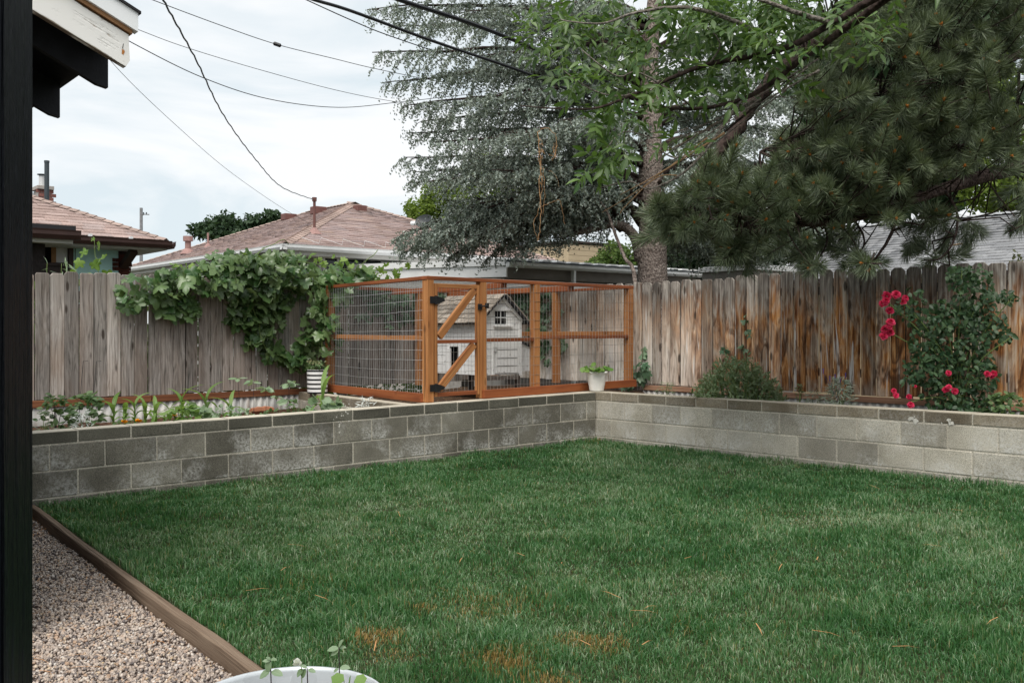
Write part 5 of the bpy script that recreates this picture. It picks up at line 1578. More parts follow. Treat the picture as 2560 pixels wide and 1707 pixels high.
MB().box(at(1033, 558, 18.55), (dx, dy, dn), (0.05, 0.035, 0.03), 0.006).build('receiver', M['flue'], dish)

# ================================================================== BROWN HOUSE, LEFT
EC = np.array([-5.73, 16.0]); EZ = 2.74; EP = 0.45
house1 = thing('house', (*(EC - U2 * 3 + V2 * 3), -0.3), 'dark brown house with turquoise panel and faded red roof, far left', 'house')
def h1(a, b, z): return v3(EC - U2 * a + V2 * b, z)      # a to the left along the eave, b back
K = 3.2
B1, B2 = h1(K, K, EZ + EP * K), h1(9, K, EZ + EP * K)
r1 = MB().add([h1(0, 0, EZ), h1(9, 0, EZ), B2, B1, h1(0, 2 * K, EZ), h1(9, 2 * K, EZ)], [(0, 3, 2, 1), (0, 4, 3), (4, 5, 2, 3), (0, 1, 5, 4)]).build('roof', M['roof_under'], house1)
s1v = unit(h1(3, 1, EZ + EP) - h1(3, 0, EZ))
shingles(r1, h1(0, 0, EZ), -U3, s1v, [(0, 0), (9, 0), (9, K * math.hypot(1, EP)), (K, K * math.hypot(1, EP))], 0.15, 0.33, M['shingle_pale'], 300, 0.018, 0.006)
cap_row(r1, h1(0.03, 0.03, EZ), B1, M['hip_cap'], 0.24)
gutter(house1, h1(-0.03, 0, EZ - 0.01), h1(9, 0, EZ - 0.01), -V3, M['brown_trim'], 0.12, 0.11)
for a in (0.62, 1.25, 1.9, 2.55):
    MB().box(h1(a, -0.03, EZ + 0.012), (U3, V3, Z3), (0.022, 0.05, 0.02)).build('gutter_clip', M['white_metal'], house1)
gutter(house1, h1(0, -0.05, EZ - 0.01), h1(0, 2 * K, EZ - 0.01), U3, M['brown_trim'], 0.12, 0.11)
MB().prism([h1(0.02, 0.02, EZ - 0.16), h1(9, 0.02, EZ - 0.16), h1(9, 2 * K, EZ - 0.16), h1(0.02, 2 * K, EZ - 0.16)], Z3 * 0.12).build('soffit', M['soffit'], house1)
WB = 0.5
def wp1(px): return -on_ray(px, EC + V2 * WB, U2)[1]       # a-coordinate on the near wall
aC = wp1(331)
MB().prism([h1(aC + 0.02, WB + 0.1, -0.3), h1(8.5, WB + 0.1, -0.3), h1(8.5, WB + 0.1, EZ - 0.165), h1(aC + 0.02, WB + 0.1, EZ - 0.165)], V3 * 0.1).build('wall', M['brown_trim'], house1)
MB().prism([h1(aC + 0.02, WB + 0.205, -0.3), h1(aC + 0.02, 2 * K - 0.4, -0.3), h1(aC + 0.02, 2 * K - 0.4, EZ - 0.165), h1(aC + 0.02, WB + 0.205, EZ - 0.165)], -U3 * 0.1).build('wall', M['brown_wall'], house1)
def w1(name, xa, xb, ya, yb, d0, dep, mat, parent=None):
    a0, a1 = wp1(xb), wp1(xa)
    Zm = (h1((a0 + a1) / 2, WB, 0))[1]
    z1, z0 = CAMZ + (HORIZON - ya) / FPX * Zm, CAMZ + (HORIZON - yb) / FPX * Zm
    return MB().prism([h1(a0, WB + d0, z0), h1(a1, WB + d0, z0), h1(a1, WB + d0, z1), h1(a0, WB + d0, z1)], -V3 * dep).build(name, M[mat], parent or house1)
w1('frieze', 60, 331, 588, 604, 0.098, 0.06, 'brown_trim')
tq = w1('turquoise_panel', 187, 299, 606, 760, 0.098, 0.03, 'turquoise')
w1('seam', 190, 192, 606, 760, 0.067, 0.003, 'brown_wall', tq)
win1 = w1('window', 114, 173, 609, 657, 0.098, 0.01, 'dark_in')
w1('curtain', 144, 172, 612, 656, 0.086, 0.006, 'curtain', win1)
w1('trim', 131, 143, 609, 656, 0.086, 0.02, 'wood_trim', win1)
w1('frame', 112, 175, 657, 664, 0.098, 0.05, 'brown_trim', win1)
w1('frame', 174, 186, 604, 760, 0.098, 0.05, 'brown_trim', win1)
# brick corner, course by course with quoins running into the panel
zc = 1.2
row = 0
aw = wp1(302)
while zc < EZ - 0.24:
    long = row % 6 in (3, 4, 5)
    a_in = aw + (0.12 if long else 0.0)
    cut = [aC, aC + 0.2 + (0.06 if row % 2 else 0), a_in]
    for x0, x1 in zip(cut[:-1], cut[1:]):
        if x1 - x0 < 0.03: continue
        j = random.uniform(-0.012, 0.012)
        MB().prism([h1(x0 + (j if x0 == aC else 0.004), WB + 0.098, zc), h1(x1 - 0.004, WB + 0.098, zc), h1(x1 - 0.004, WB + 0.098, zc + 0.062), h1(x0 + (j if x0 == aC else 0.004), WB + 0.098, zc + 0.062)], -V3 * (0.05 + random.uniform(0, 0.012))).build('brick', M['brick'], house1)
    zc += 0.07; row += 1
MB().beam(h1(wp1(320), WB - 0.3, EZ - 0.17), h1(wp1(310), WB + 0.04, EZ - 0.42), 0.10, 0.12, up=U3).build('eave_bracket', M['brown_trim'], house1)
# lower roof in front at the left edge
PZ = 13.4
def lp(px, py, dz=0.0): return at(px, py, PZ + dz)
e0_, e1_ = lp(-160, 0), lp(190, 0)
zE = CAMZ + (HORIZON - 574) / FPX * PZ
low_p = np.array([e1_[0], PZ])
def lq(a, b, z): return v3(low_p - U2 * a + V2 * b, z)
low = MB().prism([lq(0, 0, zE - 0.02), lq(3.5, 0, zE - 0.02), lq(3.5, 2.2, zE + 0.07), lq(0, 2.2, zE + 0.07)], Z3 * 0.07).build('porch_roof', M['roof_felt'], house1)
gutter(house1, lq(-0.04, 0, zE - 0.022), lq(3.5, 0, zE - 0.022), -V3, M['brown_trim'], 0.13, 0.11)
MB().prism([lq(0.03, 0.03, zE - 0.2), lq(3.5, 0.03, zE - 0.2), lq(3.5, 2.2, zE - 0.12), lq(0.03, 2.2, zE - 0.12)], Z3 * 0.09).build('porch_soffit', M['soffit'], house1)
aw2 = -on_ray(113, low_p + V2 * 0.35, U2)[1]
MB().prism([lq(aw2, 0.35, -0.3), lq(3.4, 0.35, -0.3), lq(3.4, 0.35, zE - 0.195), lq(aw2, 0.35, zE - 0.195)], V3 * 1.7).build('porch_wall', M['brown_wall'], house1)
mb = MB()                                                   # curled shingle edges on the low roof
for k in range(7):
    c = lq(0.35 + 0.22 * k, 0.45 + 0.15 * (k % 3), zE + 0.085)
    mb.prism([c, c - U3 * 0.2, c - U3 * 0.18 + V3 * 0.24 + Z3 * 0.01, c + V3 * 0.26 + Z3 * 0.02], Z3 * 0.012 + V3 * 0.004)
mb.build('curled_shingles', M['shingle_pale'], house1)
# chimney with flues
CHZ = 18.3
chb = at(108, 510, CHZ)
def cb(x0, x1, y0, y1, name, mat, d=0.2, parent=None, dz=0.0):
    c = at((x0 + x1) / 2, (y0 + y1) / 2, CHZ + dz)
    return MB().box(c, (U3, V3, Z3), ((x1 - x0) / 2 / FPX * CHZ * 0.72, d, (y1 - y0) / 2 / FPX * CHZ), 0.004).build(name, M[mat], parent or house1)
chm = cb(87, 128, 476, 530, 'chimney', 'cement', 0.19)
zz_ = CAMZ + (HORIZON - 476) / FPX * CHZ
cc = at(107.5, 500, CHZ)
for r_ in range(5):
    z = zz_ - 0.04 - 0.072 * r_
    for s_ in range(3):
        off = (s_ - 1) * 0.105 + (0.03 if r_ % 2 else -0.015)
        for face, ax, o in (((U3, V3), U3, -0.198), ((V3, U3), V3, -0.0)):
            pass
        MB().box(np.array([cc[0], cc[1], z]) + U3 * off - V3 * 0.19, (U3, V3, Z3), (0.048, 0.012, 0.031)).build('brick', M['brick_chimney'], chm)
        MB().box(np.array([cc[0], cc[1], z]) + U3 * 0.115 + V3 * off * 1.2, (V3, U3, Z3), (0.056, 0.012, 0.031)).build('brick', M['brick_chimney'], chm)
cb(80, 133, 468, 477, 'chimney_cap', 'cement', 0.24, chm)
cb2 = at(105, 452, CHZ)
MB().tube([at(105, 470, CHZ), at(105, 440, CHZ)], 0.055, 12).build('flue', M['flue'], chm)
MB().tube([at(105, 438, CHZ), at(105, 436, CHZ)], 0.085, 12).build('flue_cap', M['black_pipe'], chm)
MB().tube([at(117, 520, CHZ - 0.5), at(117, 405, CHZ - 0.5)], 0.042, 12).tube([at(117, 407, CHZ - .5), at(117, 402, CHZ - .5)], 0.047, 12).build('stove_pipe', M['black_pipe'], chm)
MB().tube([at(80, 500, CHZ + .3), at(80, 482, CHZ + .3)], 0.06, 10).build('flue', M['flue'], chm)

# ================================================================== WHITE TRIMMED GARAGE BEHIND THE RUN
GG = np.array([-0.116, 15.5]); GT = 2.415
gar = thing('garage', (*(GG + U2 * 2 + V2 * 2), -0.3), 'low garage with broad white fascia and metal roof behind the run', 'garage')
RS = 0.032
def g3(a, b, z): return v3(GG + U2 * a + V2 * b, z)         # a right along the gutter, b back left
def gzz(b): return GT + RS * b
GL, GB = 7.0, 6.0
MB().prism([g3(0, 0, gzz(0) - 0.115), g3(0, GB, gzz(GB) - 0.115), g3(0, GB, gzz(GB)), g3(0, 0, gzz(0))], U3 * 0.03).build('fascia', M['white_paint'], gar)
MB().prism([g3(0.032, 0.0, gzz(0) - 0.30), g3(0.032, GB, gzz(GB) - 0.30), g3(0.032, GB, gzz(GB) - 0.117), g3(0.032, 0.0, gzz(0) - 0.117)], U3 * 0.03).build('fascia', M['white_paint'], gar)
rf = MB().prism([g3(0.035, -0.04, gzz(0) - 0.06), g3(GL, -0.04, gzz(0) - 0.06), g3(GL, GB, gzz(GB) - 0.06), g3(0.035, GB, gzz(GB) - 0.06)], Z3 * 0.035).build('roof', M['dark_metal_roof'], gar)
for k in range(22):
    a = 0.12 + 0.32 * k
    if a > GL - 0.2: break
    MB().prism([g3(a, -0.055, gzz(0) - 0.022), g3(a + 0.22, -0.055, gzz(0) - 0.022), g3(a + 0.20, -0.055, gzz(0) + 0.006), g3(a + 0.02, -0.055, gzz(0) + 0.006)], V3 * GB + Z3 * RS * GB).build('roof_rib', M['sheet_white'], rf)
gutter(gar, g3(-0.02, -0.045, gzz(0) - 0.062), g3(GL, -0.045, gzz(0) - 0.062), -V3, M['white_gutter'], 0.085, 0.10)
MB().prism([g3(0.06, -0.005, gzz(0) - 0.32), g3(GL, -0.005, gzz(0) - 0.32), g3(GL, -0.005, gzz(0) - 0.065), g3(0.06, -0.005, gzz(0) - 0.065)], V3 * 0.03).build('eave_board', M['grey_wall'], gar)
MB().prism([g3(0.09, 0.12, -0.3), g3(GL - 0.1, 0.12, -0.3), g3(GL - 0.1, 0.12, gzz(0) - 0.066), g3(0.09, 0.12, gzz(0) - 0.066)], V3 * 0.1).build('wall', M['grey_wall'], gar)
MB().prism([g3(0.09, 0.225, -0.3), g3(0.09, GB - 0.1, -0.3), g3(0.09, GB - 0.1, gzz(0) - 0.12), g3(0.09, 0.225, gzz(0) - 0.12)], U3 * 0.1).build('wall', M['cement'], gar)
ad = on_ray(1434, GG - V2 * 0.09, U2)[1]
MB().beam(g3(ad, -0.09, 0.0), g3(ad, -0.09, gzz(0) - 0.15), 0.07, 0.05, up=U3).build('downspout', M['white_gutter'], gar)

shed_r = thing('flat_roof', at(1860, 690, 16.8) * np.array([1, 1, 0]) + np.array([0, 0, -0.3]), 'low shed with flat white roof edge behind the fence, left of the grey roof', 'shed')
c = at(1868, 675, 16.8)
MB().box(c, (U3, V3, Z3), (0.6, 0.6, 0.045), 0.006).build('roof_edge', M['sheet_white'], shed_r)
MB().box(np.array([c[0], c[1], (c[2] - 0.35) / 2]), (U3, V3, Z3), (0.55, 0.55, (c[2] + 0.25) / 2)).build('wall', M['grey_wall'], shed_r)

# ================================================================== GREY ROOFED HOUSE, RIGHT
GQ = at(2096, 573, 20.0)
house3 = thing('house', (GQ[0] + 2, GQ[1] - 3, -0.3), 'building with grey shingle roof behind the orange-stained fence', 'house')
RD = -V3
sdn = unit(np.array([*(-U2), -0.475]))
RL = 2.75
r3 = MB().prism([GQ, GQ + RD * 7.5, GQ + RD * 7.5 + sdn * RL, GQ + sdn * RL], Z3 * -0.06).build('roof', M['roof_under'], house3)
e_o = GQ + sdn * RL
shingles(r3, e_o, RD, -sdn, [(0, 0), (7.5, 0), (7.5, RL), (0, RL)], 0.128, 0.30, M['shingle_grey'], 300, 0.020)
nb_ = unit(np.array([*U2, -0.475]))
MB().prism([GQ - Z3 * .004, GQ + RD * 7.5 - Z3 * .004, GQ + RD * 7.5 + nb_ * RL - Z3 * .004, GQ + nb_ * RL - Z3 * .004], Z3 * -0.055).build('roof_back', M['shingle_grey'], house3)
cap_row(r3, GQ, GQ + RD * 7.5, M['hip_cap_grey'], 0.24)
q0 = e_o + U3 * 0.4
MB().prism([np.array([q0[0], q0[1], -0.3]), np.array([*(q0 + RD * 7.4)[:2], -0.3]), np.array([*(q0 + RD * 7.4)[:2], e_o[2] + 0.1]), np.array([q0[0], q0[1], e_o[2] + 0.1])], U3 * 0.12).build('wall', M['beige'], house3)
g_ = q0 + RD * 0.15
MB().prism([np.array([*(g_ + U3 * .13)[:2], -0.3]), np.array([*(g_ + U3 * 3.9)[:2], -0.3]), np.array([*(g_ + U3 * 3.9)[:2], e_o[2]]), np.array([GQ[0] + RD[0] * .15, GQ[1] + RD[1] * .15, GQ[2] - 0.1]), np.array([*(g_ + U3 * .13)[:2], e_o[2] + .12])], RD * 0.1).build('gable_wall', M['beige'], house3)
for k in range(3):
    c = e_o + RD * (3.2 + 0.9 * k) - sdn * (1.2 - 0.25 * k) + Z3 * 0.035
    if k == 0:
        MB().tube([c - RD * 0.2, c + Z3 * 0.02, c + RD * 0.18 + sdn * 0.02], 0.014, 5).build('fallen_twig', M['twig_tan'], house3)

# beige building far behind the big conifer
BZ = 27.0
bb = at(1405, 640, BZ)
beige = thing('house', (bb[0], bb[1], -0.3), 'beige siding building glimpsed beneath the blue conifer branches', 'house')
BT = CAMZ + (HORIZON - 606) / FPX * BZ
MB().box((bb[0], bb[1] + 2, (BT - 0.3) / 2), (U3, V3, Z3), (0.9, 1.4, (BT + 0.3) / 2)).build('wall', M['beige'], beige)
for k in range(14):
    z = BT - 0.10 - k * 0.15
    MB().box(np.array([bb[0], bb[1] + 2, z]) - V3 * 1.405, (U3, V3, Z3), (0.9, 0.012, 0.07)).build('clapboard', M['beige'], beige)
MB().box((bb[0], bb[1] + 2, BT + 0.06), (U3, V3, Z3), (0.95, 1.45, 0.03)).build('roof', M['roof_under'], beige)

# ================================================================== UTILITY POLE AND CABLES
UZ = 80.0
pole = thing('utility_pole', np.array([*at(353, 600, UZ)[:2], -0.3]), 'distant grey utility pole between the two red-roofed houses', 'utility pole')
pt = at(353, 520, UZ)
MB().tube([np.array([pt[0], pt[1], -0.3]), pt], [0.17, 0.13], 8).build('shaft', M['pole'], pole)
MB().tube([at(353, 540, UZ), at(360, 536, UZ), at(373, 536.5, UZ)], 0.045, 6).build('arm', M['pole'], pole)
for x in (359, 366): MB().tube([at(x, 536, UZ), at(x, 531, UZ)], 0.05, 6).build('insulator', M['black_pipe'], pole)

def cable(px_pts, r, label, name='power_cable', seg=8, twist=0.0):
    P = [at(x, y, z) for x, y, z in px_pts]
    out = []
    n = len(P)
    for i in range(n - 1):                       # Catmull-Rom through the given points
        p0, p1, p2, p3 = P[max(i - 1, 0)], P[i], P[i + 1], P[min(i + 2, n - 1)]
        for k in range(seg):
            t = k / seg
            out.append(0.5 * ((2 * p1) + (-p0 + p2) * t + (2 * p0 - 5 * p1 + 4 * p2 - p3) * t * t + (-p0 + 3 * p1 - 3 * p2 + p3) * t ** 3))
    out.append(P[-1])
    if twist:
        out = [p + np.array([math.cos(i * 2.1), 0, math.sin(i * 2.1)]) * twist for i, p in enumerate(out)]
    o = MB().tube(out, r, 6).build(name, M['cable'])
    return tag(o, label, 'cable', 'overhead cables')
mp_ = (MAST[0] / MAST[1] * FPX + 1280, HORIZON - (MAST[2] - CAMZ) / MAST[1] * FPX, MAST[1])
cable([(380, -70, 6.2), (408, 0, 6.8), (490, 150, 8.4), (560, 290, 10.6), (640, 400, 13.5), (705, 468, 16.2), mp_], 0.0075, 'thick twisted black cable dropping to the mast on the red roof', twist=0.004, seg=14)
cable([(200, -70, 12), (380, 0, 12.5), (560, 67, 13.5), (693, 112, 14.5), (830, 146, 15.5), (965, 178, 16.5), (1250, 235, 18)], 0.0055, 'thin cable with a dark splice bead, topmost of the long thin ones')
sp_ = at(693, 112, 14.5)
tag(MB().tube([sp_ - np.array([0.06, 0, -0.02]), sp_ - np.array([0.045, 0, -0.016]), sp_ + np.array([0.045, 0, -0.016]), sp_ + np.array([0.06, 0, -0.02])], [0.012, 0.03, 0.03, 0.012], 8).build('cable_splice', M['cable']), 'small dark splice bead on a thin overhead cable', 'splice')
cable([(150, -5, 12), (349, 76, 13), (471, 121, 13.5), (657, 177, 14.5), (845, 227, 15.5), (996, 256, 16.2), (1180, 280, 17)], 0.0042, 'thin cable running under the one with the splice bead')
cable([(180, 20, 9.5), (333, 109, 10), (508, 195, 11), (672, 248, 12), (845, 269, 13), (996, 256, 14), (1110, 243, 14.5), (1200, 232, 15), (1330, 205, 15.5)], 0.005, 'sagging thin cable that curves up again into the conifer')
cable([(150, -30, 9), (283, 160, 11), (455, 327, 13.5), (589, 440, 16), (735, 538, 20), (860, 600, 22)], 0.0032, 'finest wire slanting down to the ridge of the red roof')
cable([(700, -30, 9.5), (785, 0, 10), (880, 29, 10.5), (1084, 104, 11.3), (1282, 171, 12), (1389, 212, 12.4), (1560, 284, 14.2), (1800, 405, 16.6), (2098, 566, 19.9)], 0.018, 'thick black cable crossing in front of the blue conifer, lower of two')
cable([(880, -50, 9.5), (998, 0, 10), (1191, 64, 10.8), (1389, 145, 11.9), (1560, 226, 13.9), (1800, 360, 16.4), (2110, 550, 19.8)], 0.024, 'thickest black cable crossing the conifer top to the green leaves')
cable([(700, -30, 12), (765, 0, 12.3), (880, 52, 12.8), (968, 88, 13.2), (1150, 150, 14)], 0.007, 'short thin cable just below the lower thick one')
# ================================================================== LEAF SHAPES
def fan(outline, centre, zf):
    pts = [centre] + outline
    V = np.array([(x, y, zf(x, y)) for x, y in pts])
    n = len(outline)
    F = np.array([(0, i + 1, (i + 1) % n + 1) for i in range(n)])
    return V, F
def grape_leaf(cup, wav):
    h = [(0.0, 0.02), (0.16, -0.12), (0.40, -0.10), (0.53, 0.08), (0.37, 0.20), (0.58, 0.36), (0.52, 0.56), (0.27, 0.55), (0.22, 0.78), (0.0, 1.0)]
    out = h + [(-x, y) for x, y in h[-2:0:-1]]
    return fan(out, (0.0, 0.33), lambda x, y: cup * (x * x * 1.3 + (y - 0.33) ** 2 * 0.8) + 0.12 * abs(x) + wav * math.sin(6 * y + 7 * x))
GRAPE = [grape_leaf(-0.4, 0.05), grape_leaf(-0.15, 0.09), grape_leaf(0.45, 0.06), grape_leaf(-0.8, 0.05), grape_leaf(0.1, 0.11)]
def fold_leaf(prof, fold, bend):
    """prof: half outline (x, y) between base and tip"""
    mid = [(0.0, 0.0)] + [(0.0, y) for _, y in prof] + [(0.0, 1.0)]
    V = [(0, y, -bend * y * y) for _, y in mid]
    L = [(x, y, fold * x - bend * y * y) for x, y in prof]; Rr = [(-x, y, fold * x - bend * y * y) for x, y in prof]
    nm, k = len(mid), len(prof)
    V = np.array(V + L + Rr)
    F = []
    for base, sg in ((nm, 1), (nm + k, -1)):
        t = [(0, base, 1)]
        for i in range(k - 1):
            t += [(1 + i, base + i, base + i + 1), (1 + i, base + i + 1, 2 + i)]
        t += [(k, base + k - 1, k + 1)]
        F += [f if sg > 0 else f[::-1] for f in t]
    return V, np.array(F)
LANCE = [fold_leaf([(0.13, 0.22), (0.17, 0.48), (0.10, 0.78)], f, b) for f, b in ((0.25, 0.12), (0.45, 0.25), (0.1, 0.05))]
OVATE = [fold_leaf([(0.26, 0.2), (0.34, 0.48), (0.22, 0.8)], f, b) for f, b in ((0.25, 0.1), (0.5, 0.25), (-0.15, 0.2))]
NARROW = [fold_leaf([(0.07, 0.3), (0.06, 0.7)], f, b) for f, b in ((0.2, 0.2), (0.2, 0.4))]
DIAMOND = [(np.array([(0, 0, 0), (0.33, 0.45, 0.06), (0, 1, -0.1), (-0.33, 0.45, 0.06)]), np.array([(0, 1, 2), (0, 2, 3)]))]
def round_leaf():
    n = 12
    out = [(0.5 * math.sin(2 * math.pi * k / n) * (1 + 0.08 * (-1) ** k), 0.5 - 0.5 * math.cos(2 * math.pi * k / n) * (1 + 0.08 * (-1) ** k)) for k in range(n)]
    return fan(out, (0, 0.45), lambda x, y: 0.25 * (x * x + (y - 0.45) ** 2))
ROUND = [round_leaf()]
def palm5():
    V, F, b = [], [], 0
    for k in range(5):
        a = (k - 2) * 0.72
        v, f = LANCE[0] if k != 2 else LANCE[1]
        s = 1.0 if k == 2 else 0.85 if k in (1, 3) else 0.62
        v = v * np.array([1.5, 1, 1]) * s
        c, sn = math.cos(a), math.sin(a)
        V.append(np.stack([v[:, 0] * c + v[:, 1] * sn, -v[:, 0] * sn + v[:, 1] * c, v[:, 2]], 1)); F.append(f + b); b += len(v)
    return np.concatenate(V), np.concatenate(F)
PALM = [palm5()]

def rnd_dirs(n, bias, spread):
    d = RNG.normal(size=(n, 3)) * spread + np.asarray(bias)
    return d / np.linalg.norm(d, axis=1, keepdims=True)

def px_blob(px, py, rx, ry, n, zfun, hollow=0.0):
    """n points spread over an ellipse seen at (px, py), standing at zfun(px)"""
    r = np.sqrt(RNG.random(n)) * (1 - hollow) + hollow
    a = RNG.random(n) * 2 * math.pi
    x, y = px + rx * r * np.cos(a), py + ry * r * np.sin(a)
    z = zfun(x)
    return np.stack([(x - 1280) / FPX * z, z, CAMZ + (HORIZON - y) / FPX * z], 1)

def line_depth(p, d):
    def f(x):
        u = (np.asarray(x, float) - 1280) / FPX
        s = (u * p[1] - p[0]) / (d[0] - u * d[1])
        return p[1] + s * d[1]
    return f
ZFL, ZFR = line_depth(FLP, FLD), line_depth(FRP, FRD)

def smooth_path(P, seg=5):
    P = [np.asarray(p, float) for p in P]
    out = []
    n = len(P)
    for i in range(n - 1):
        p0, p1, p2, p3 = P[max(i - 1, 0)], P[i], P[i + 1], P[min(i + 2, n - 1)]
        for k in range(seg):
            t = k / seg
            out.append(0.5 * ((2 * p1) + (-p0 + p2) * t + (2 * p0 - 5 * p1 + 4 * p2 - p3) * t * t + (-p0 + 3 * p1 - 3 * p2 + p3) * t ** 3))
    out.append(P[-1])
    return out
def limb(parent, P, r0, r1, mat, n=8, name='limb', seg=5, wob=0.0):
    pts = smooth_path(P, seg)
    if wob: pts = [p + np.array([random.gauss(0, wob), random.gauss(0, wob), random.gauss(0, wob)]) for p in pts]
    m = len(pts)
    return MB().tube(pts, [r0 + (r1 - r0) * i / (m - 1) for i in range(m)], n).build(name, M[mat], parent, smooth=True)

# ================================================================== GRAPE VINE
vine_o = np.array([*on_ray(790, FLP + FLN * 0.12, FLD)[0], SOIL_L])
vine = thing('grape_vine', vine_o, 'leafy green grape vine sprawling over the grey fence and the run corner', 'vine')
def zoff(lo, hi):
    return lambda x: ZFL(x) - (lo + (hi - lo) * RNG.random(np.shape(x)))
GB_ = [(345, 722, 52, 34, 22, .03, .25), (330, 748, 35, 22, 9, .03, .2), (430, 708, 60, 38, 34, .03, .3), (450, 765, 50, 34, 30, .02, .2), (520, 690, 60, 42, 42, .03, .4),
       (600, 668, 70, 40, 60, .0, .45), (680, 665, 70, 38, 60, .0, .45), (610, 722, 90, 32, 60, .02, .4), (700, 715, 60, 38, 46, .02, .4), (760, 690, 50, 32, 40, .02, .4),
       (620, 765, 50, 36, 36, .02, .22), (660, 800, 48, 36, 34, .02, .22), (600, 800, 34, 24, 12, .02, .15), (690, 760, 44, 36, 26, .02, .25), (655, 845, 40, 28, 18, .02, .2), (690, 885, 40, 26, 20, .02, .22),
       (745, 905, 34, 20, 16, .05, .3), (770, 860, 34, 34, 22, .1, .35), (810, 760, 34, 44, 30, .15, .6), (825, 830, 30, 50, 26, .3, .7), (790, 805, 26, 50, 18, .1, .4), (845, 720, 40, 30, 16, .2, .7),
       (840, 690, 50, 26, 34, .1, .6), (900, 682, 46, 22, 22, .0, .5), (560, 645, 40, 20, 16, -.1, .3), (720, 640, 50, 16, 12, -.1, .3)]
pos = np.concatenate([px_blob(x, y, rx, ry, int(n * 1.4), zoff(a, b)) for x, y, rx, ry, n, a, b in GB_])
n = len(pos)
nf = v3(FLN, 0)
up_bias = RNG.random((n, 1))
nor = nf * 0.65 + Z3 * (0.35 + 0.75 * up_bias) + RNG.normal(0, 0.6, (n, 3))
alo = Z3 * -0.8 + nf * 0.5 + v3(FLD, 0) * RNG.normal(0, 0.7, (n, 1)) + RNG.normal(0, 0.25, (n, 3))
size = RNG.uniform(0.07, 0.165, n)
scatter(vine, GRAPE, rot_frames(nor, alo), pos, size, M['grape'], nparts=300, order=pos[:, 1] - ZFL(pos[:, 0] / pos[:, 1] * FPX + 1280) - size * 3)
GY = [(925, 690, 35, 18, 14), (960, 683, 30, 16, 7), (880, 668, 40, 14, 10), (610, 640, 90, 12, 14), (480, 668, 60, 12, 10), (990, 690, 14, 10, 4), (1010, 668, 20, 12, 4), (800, 650, 70, 14, 14)]
pos = np.concatenate([px_blob(x, y, rx, ry, k, zoff(-.1, .3)) for x, y, rx, ry, k in GY])
n = len(pos)
scatter(vine, GRAPE, rot_frames(rnd_dirs(n, (0, -.5, .6), .6), rnd_dirs(n, (0.2, 0, -.2), .8)), pos, RNG.uniform(0.05, 0.10, n), M['grape_young'], 'young_leaf', 'young_leaves', 60)
st = MB()
def vst(P, r=0.005, lo=0.05):
    pts = smooth_path([at(x, y, ZFL(x) - o) for x, y, o in P], 5)
    st.tube([p + np.array([random.gauss(0, .006), 0, random.gauss(0, .006)]) for p in pts], r, 5)
MB().tube(smooth_path([vine_o - Z3 * 0.02, at(800, 880, ZFL(800) - .2), at(790, 780, ZFL(790) - .15), at(760, 700, ZFL(760) - .1), at(650, 680, ZFL(650) - .12), at(520, 690, ZFL(520) - .1), at(400, 715, ZFL(400) - .08)], 5), 0.014, 6).build('trunk', M['stem_brown'], vine)
for P in ([(420, 720, .1), (380, 745, .12), (340, 765, .1), (330, 772, .08)], [(430, 700, .15), (540, 670, .2), (640, 650, .2), (740, 652, .2), (880, 675, .2), (960, 680, .1), (1020, 665, 0)],
          [(600, 720, .12), (640, 790, .2), (655, 850, .2), (690, 910, .1), (700, 922, .05)], [(760, 700, .1), (800, 720, .4), (812, 800, .5), (800, 880, .5)], [(500, 700, .1), (460, 760, .1), (470, 800, .05)],
          [(600, 660, .2), (700, 600, .1), (720, 612, .0)], [(880, 680, .2), (930, 640, .1), (945, 625, .1)], [(640, 640, .1), (660, 618, .05)], [(560, 760, .05), (640, 800, .1), (740, 900, .1), (770, 905, .1)]):
    vst(P)
st.build('stems', M['stem_green'], vine)

# sprig standing up behind the fence at the left
sg_o = np.array([*at(250, 700, ZFL(250) + 0.25)[:2], 0.3])
sprig = thing('grape_shoot', sg_o, 'upright grape shoot with big leaves rising behind the grey fence, far left', 'plant')
zb = ZFL(250) + 0.2
limb(sprig, [sg_o, at(246, 690, zb), at(238, 640, zb), at(236, 600, zb)], 0.006, 0.003, 'stem_green', 5, 'stem')
LF = [(232, 655, 30), (216, 625, 30), (262, 640, 34), (243, 612, 26), (200, 650, 30), (185, 675, 26), (215, 685, 30), (240, 690, 30), (268, 678, 30), (236, 595, 14), (278, 690, 26), (205, 700, 30), (255, 705, 30)]
pos = np.array([at(x, y, zb + random.uniform(-.15, .1)) for x, y, s in LF]); n = len(LF)
scatter(sprig, GRAPE, rot_frames(rnd_dirs(n, (0, -.5, .6), .5), rnd_dirs(n, (0.1, -.1, -.7), .5)), pos, np.array([s / FPX * zb * 0.85 for _, _, s in LF]), M['grape_young'], nparts=60)
# thin pale weeds peeping over the fence
for px in (117, 153, 165):
    w_o = np.array([*at(px, 700, ZFL(px) + 0.12)[:2], 0.3])
    wd = thing('tall_weed', w_o, {117: 'single pale weed tip peeping over the fence nearest the black post', 153: 'curled pale weed tip over the fence, middle of three', 165: 'pale weed tips over the fence just left of the turquoise panel'}[px], 'weed', 'weeds over the fence')
    limb(wd, [w_o, at(px, 700, ZFL(px) + .12), at(px + 2, 660, ZFL(px) + .12)], 0.004, 0.002, 'stem_green', 5, 'stem')
    k = 7
    pos = np.array([at(px + random.uniform(-2, 6), 660 + 6 * i, ZFL(px) + .12) for i in range(k)])
    scatter(wd, NARROW, rot_frames(rnd_dirs(k, (0, -.4, .7), .4), rnd_dirs(k, (0, 0, .3), 1)), pos, RNG.uniform(.07, .13, k), M['seedling'], nparts=20)

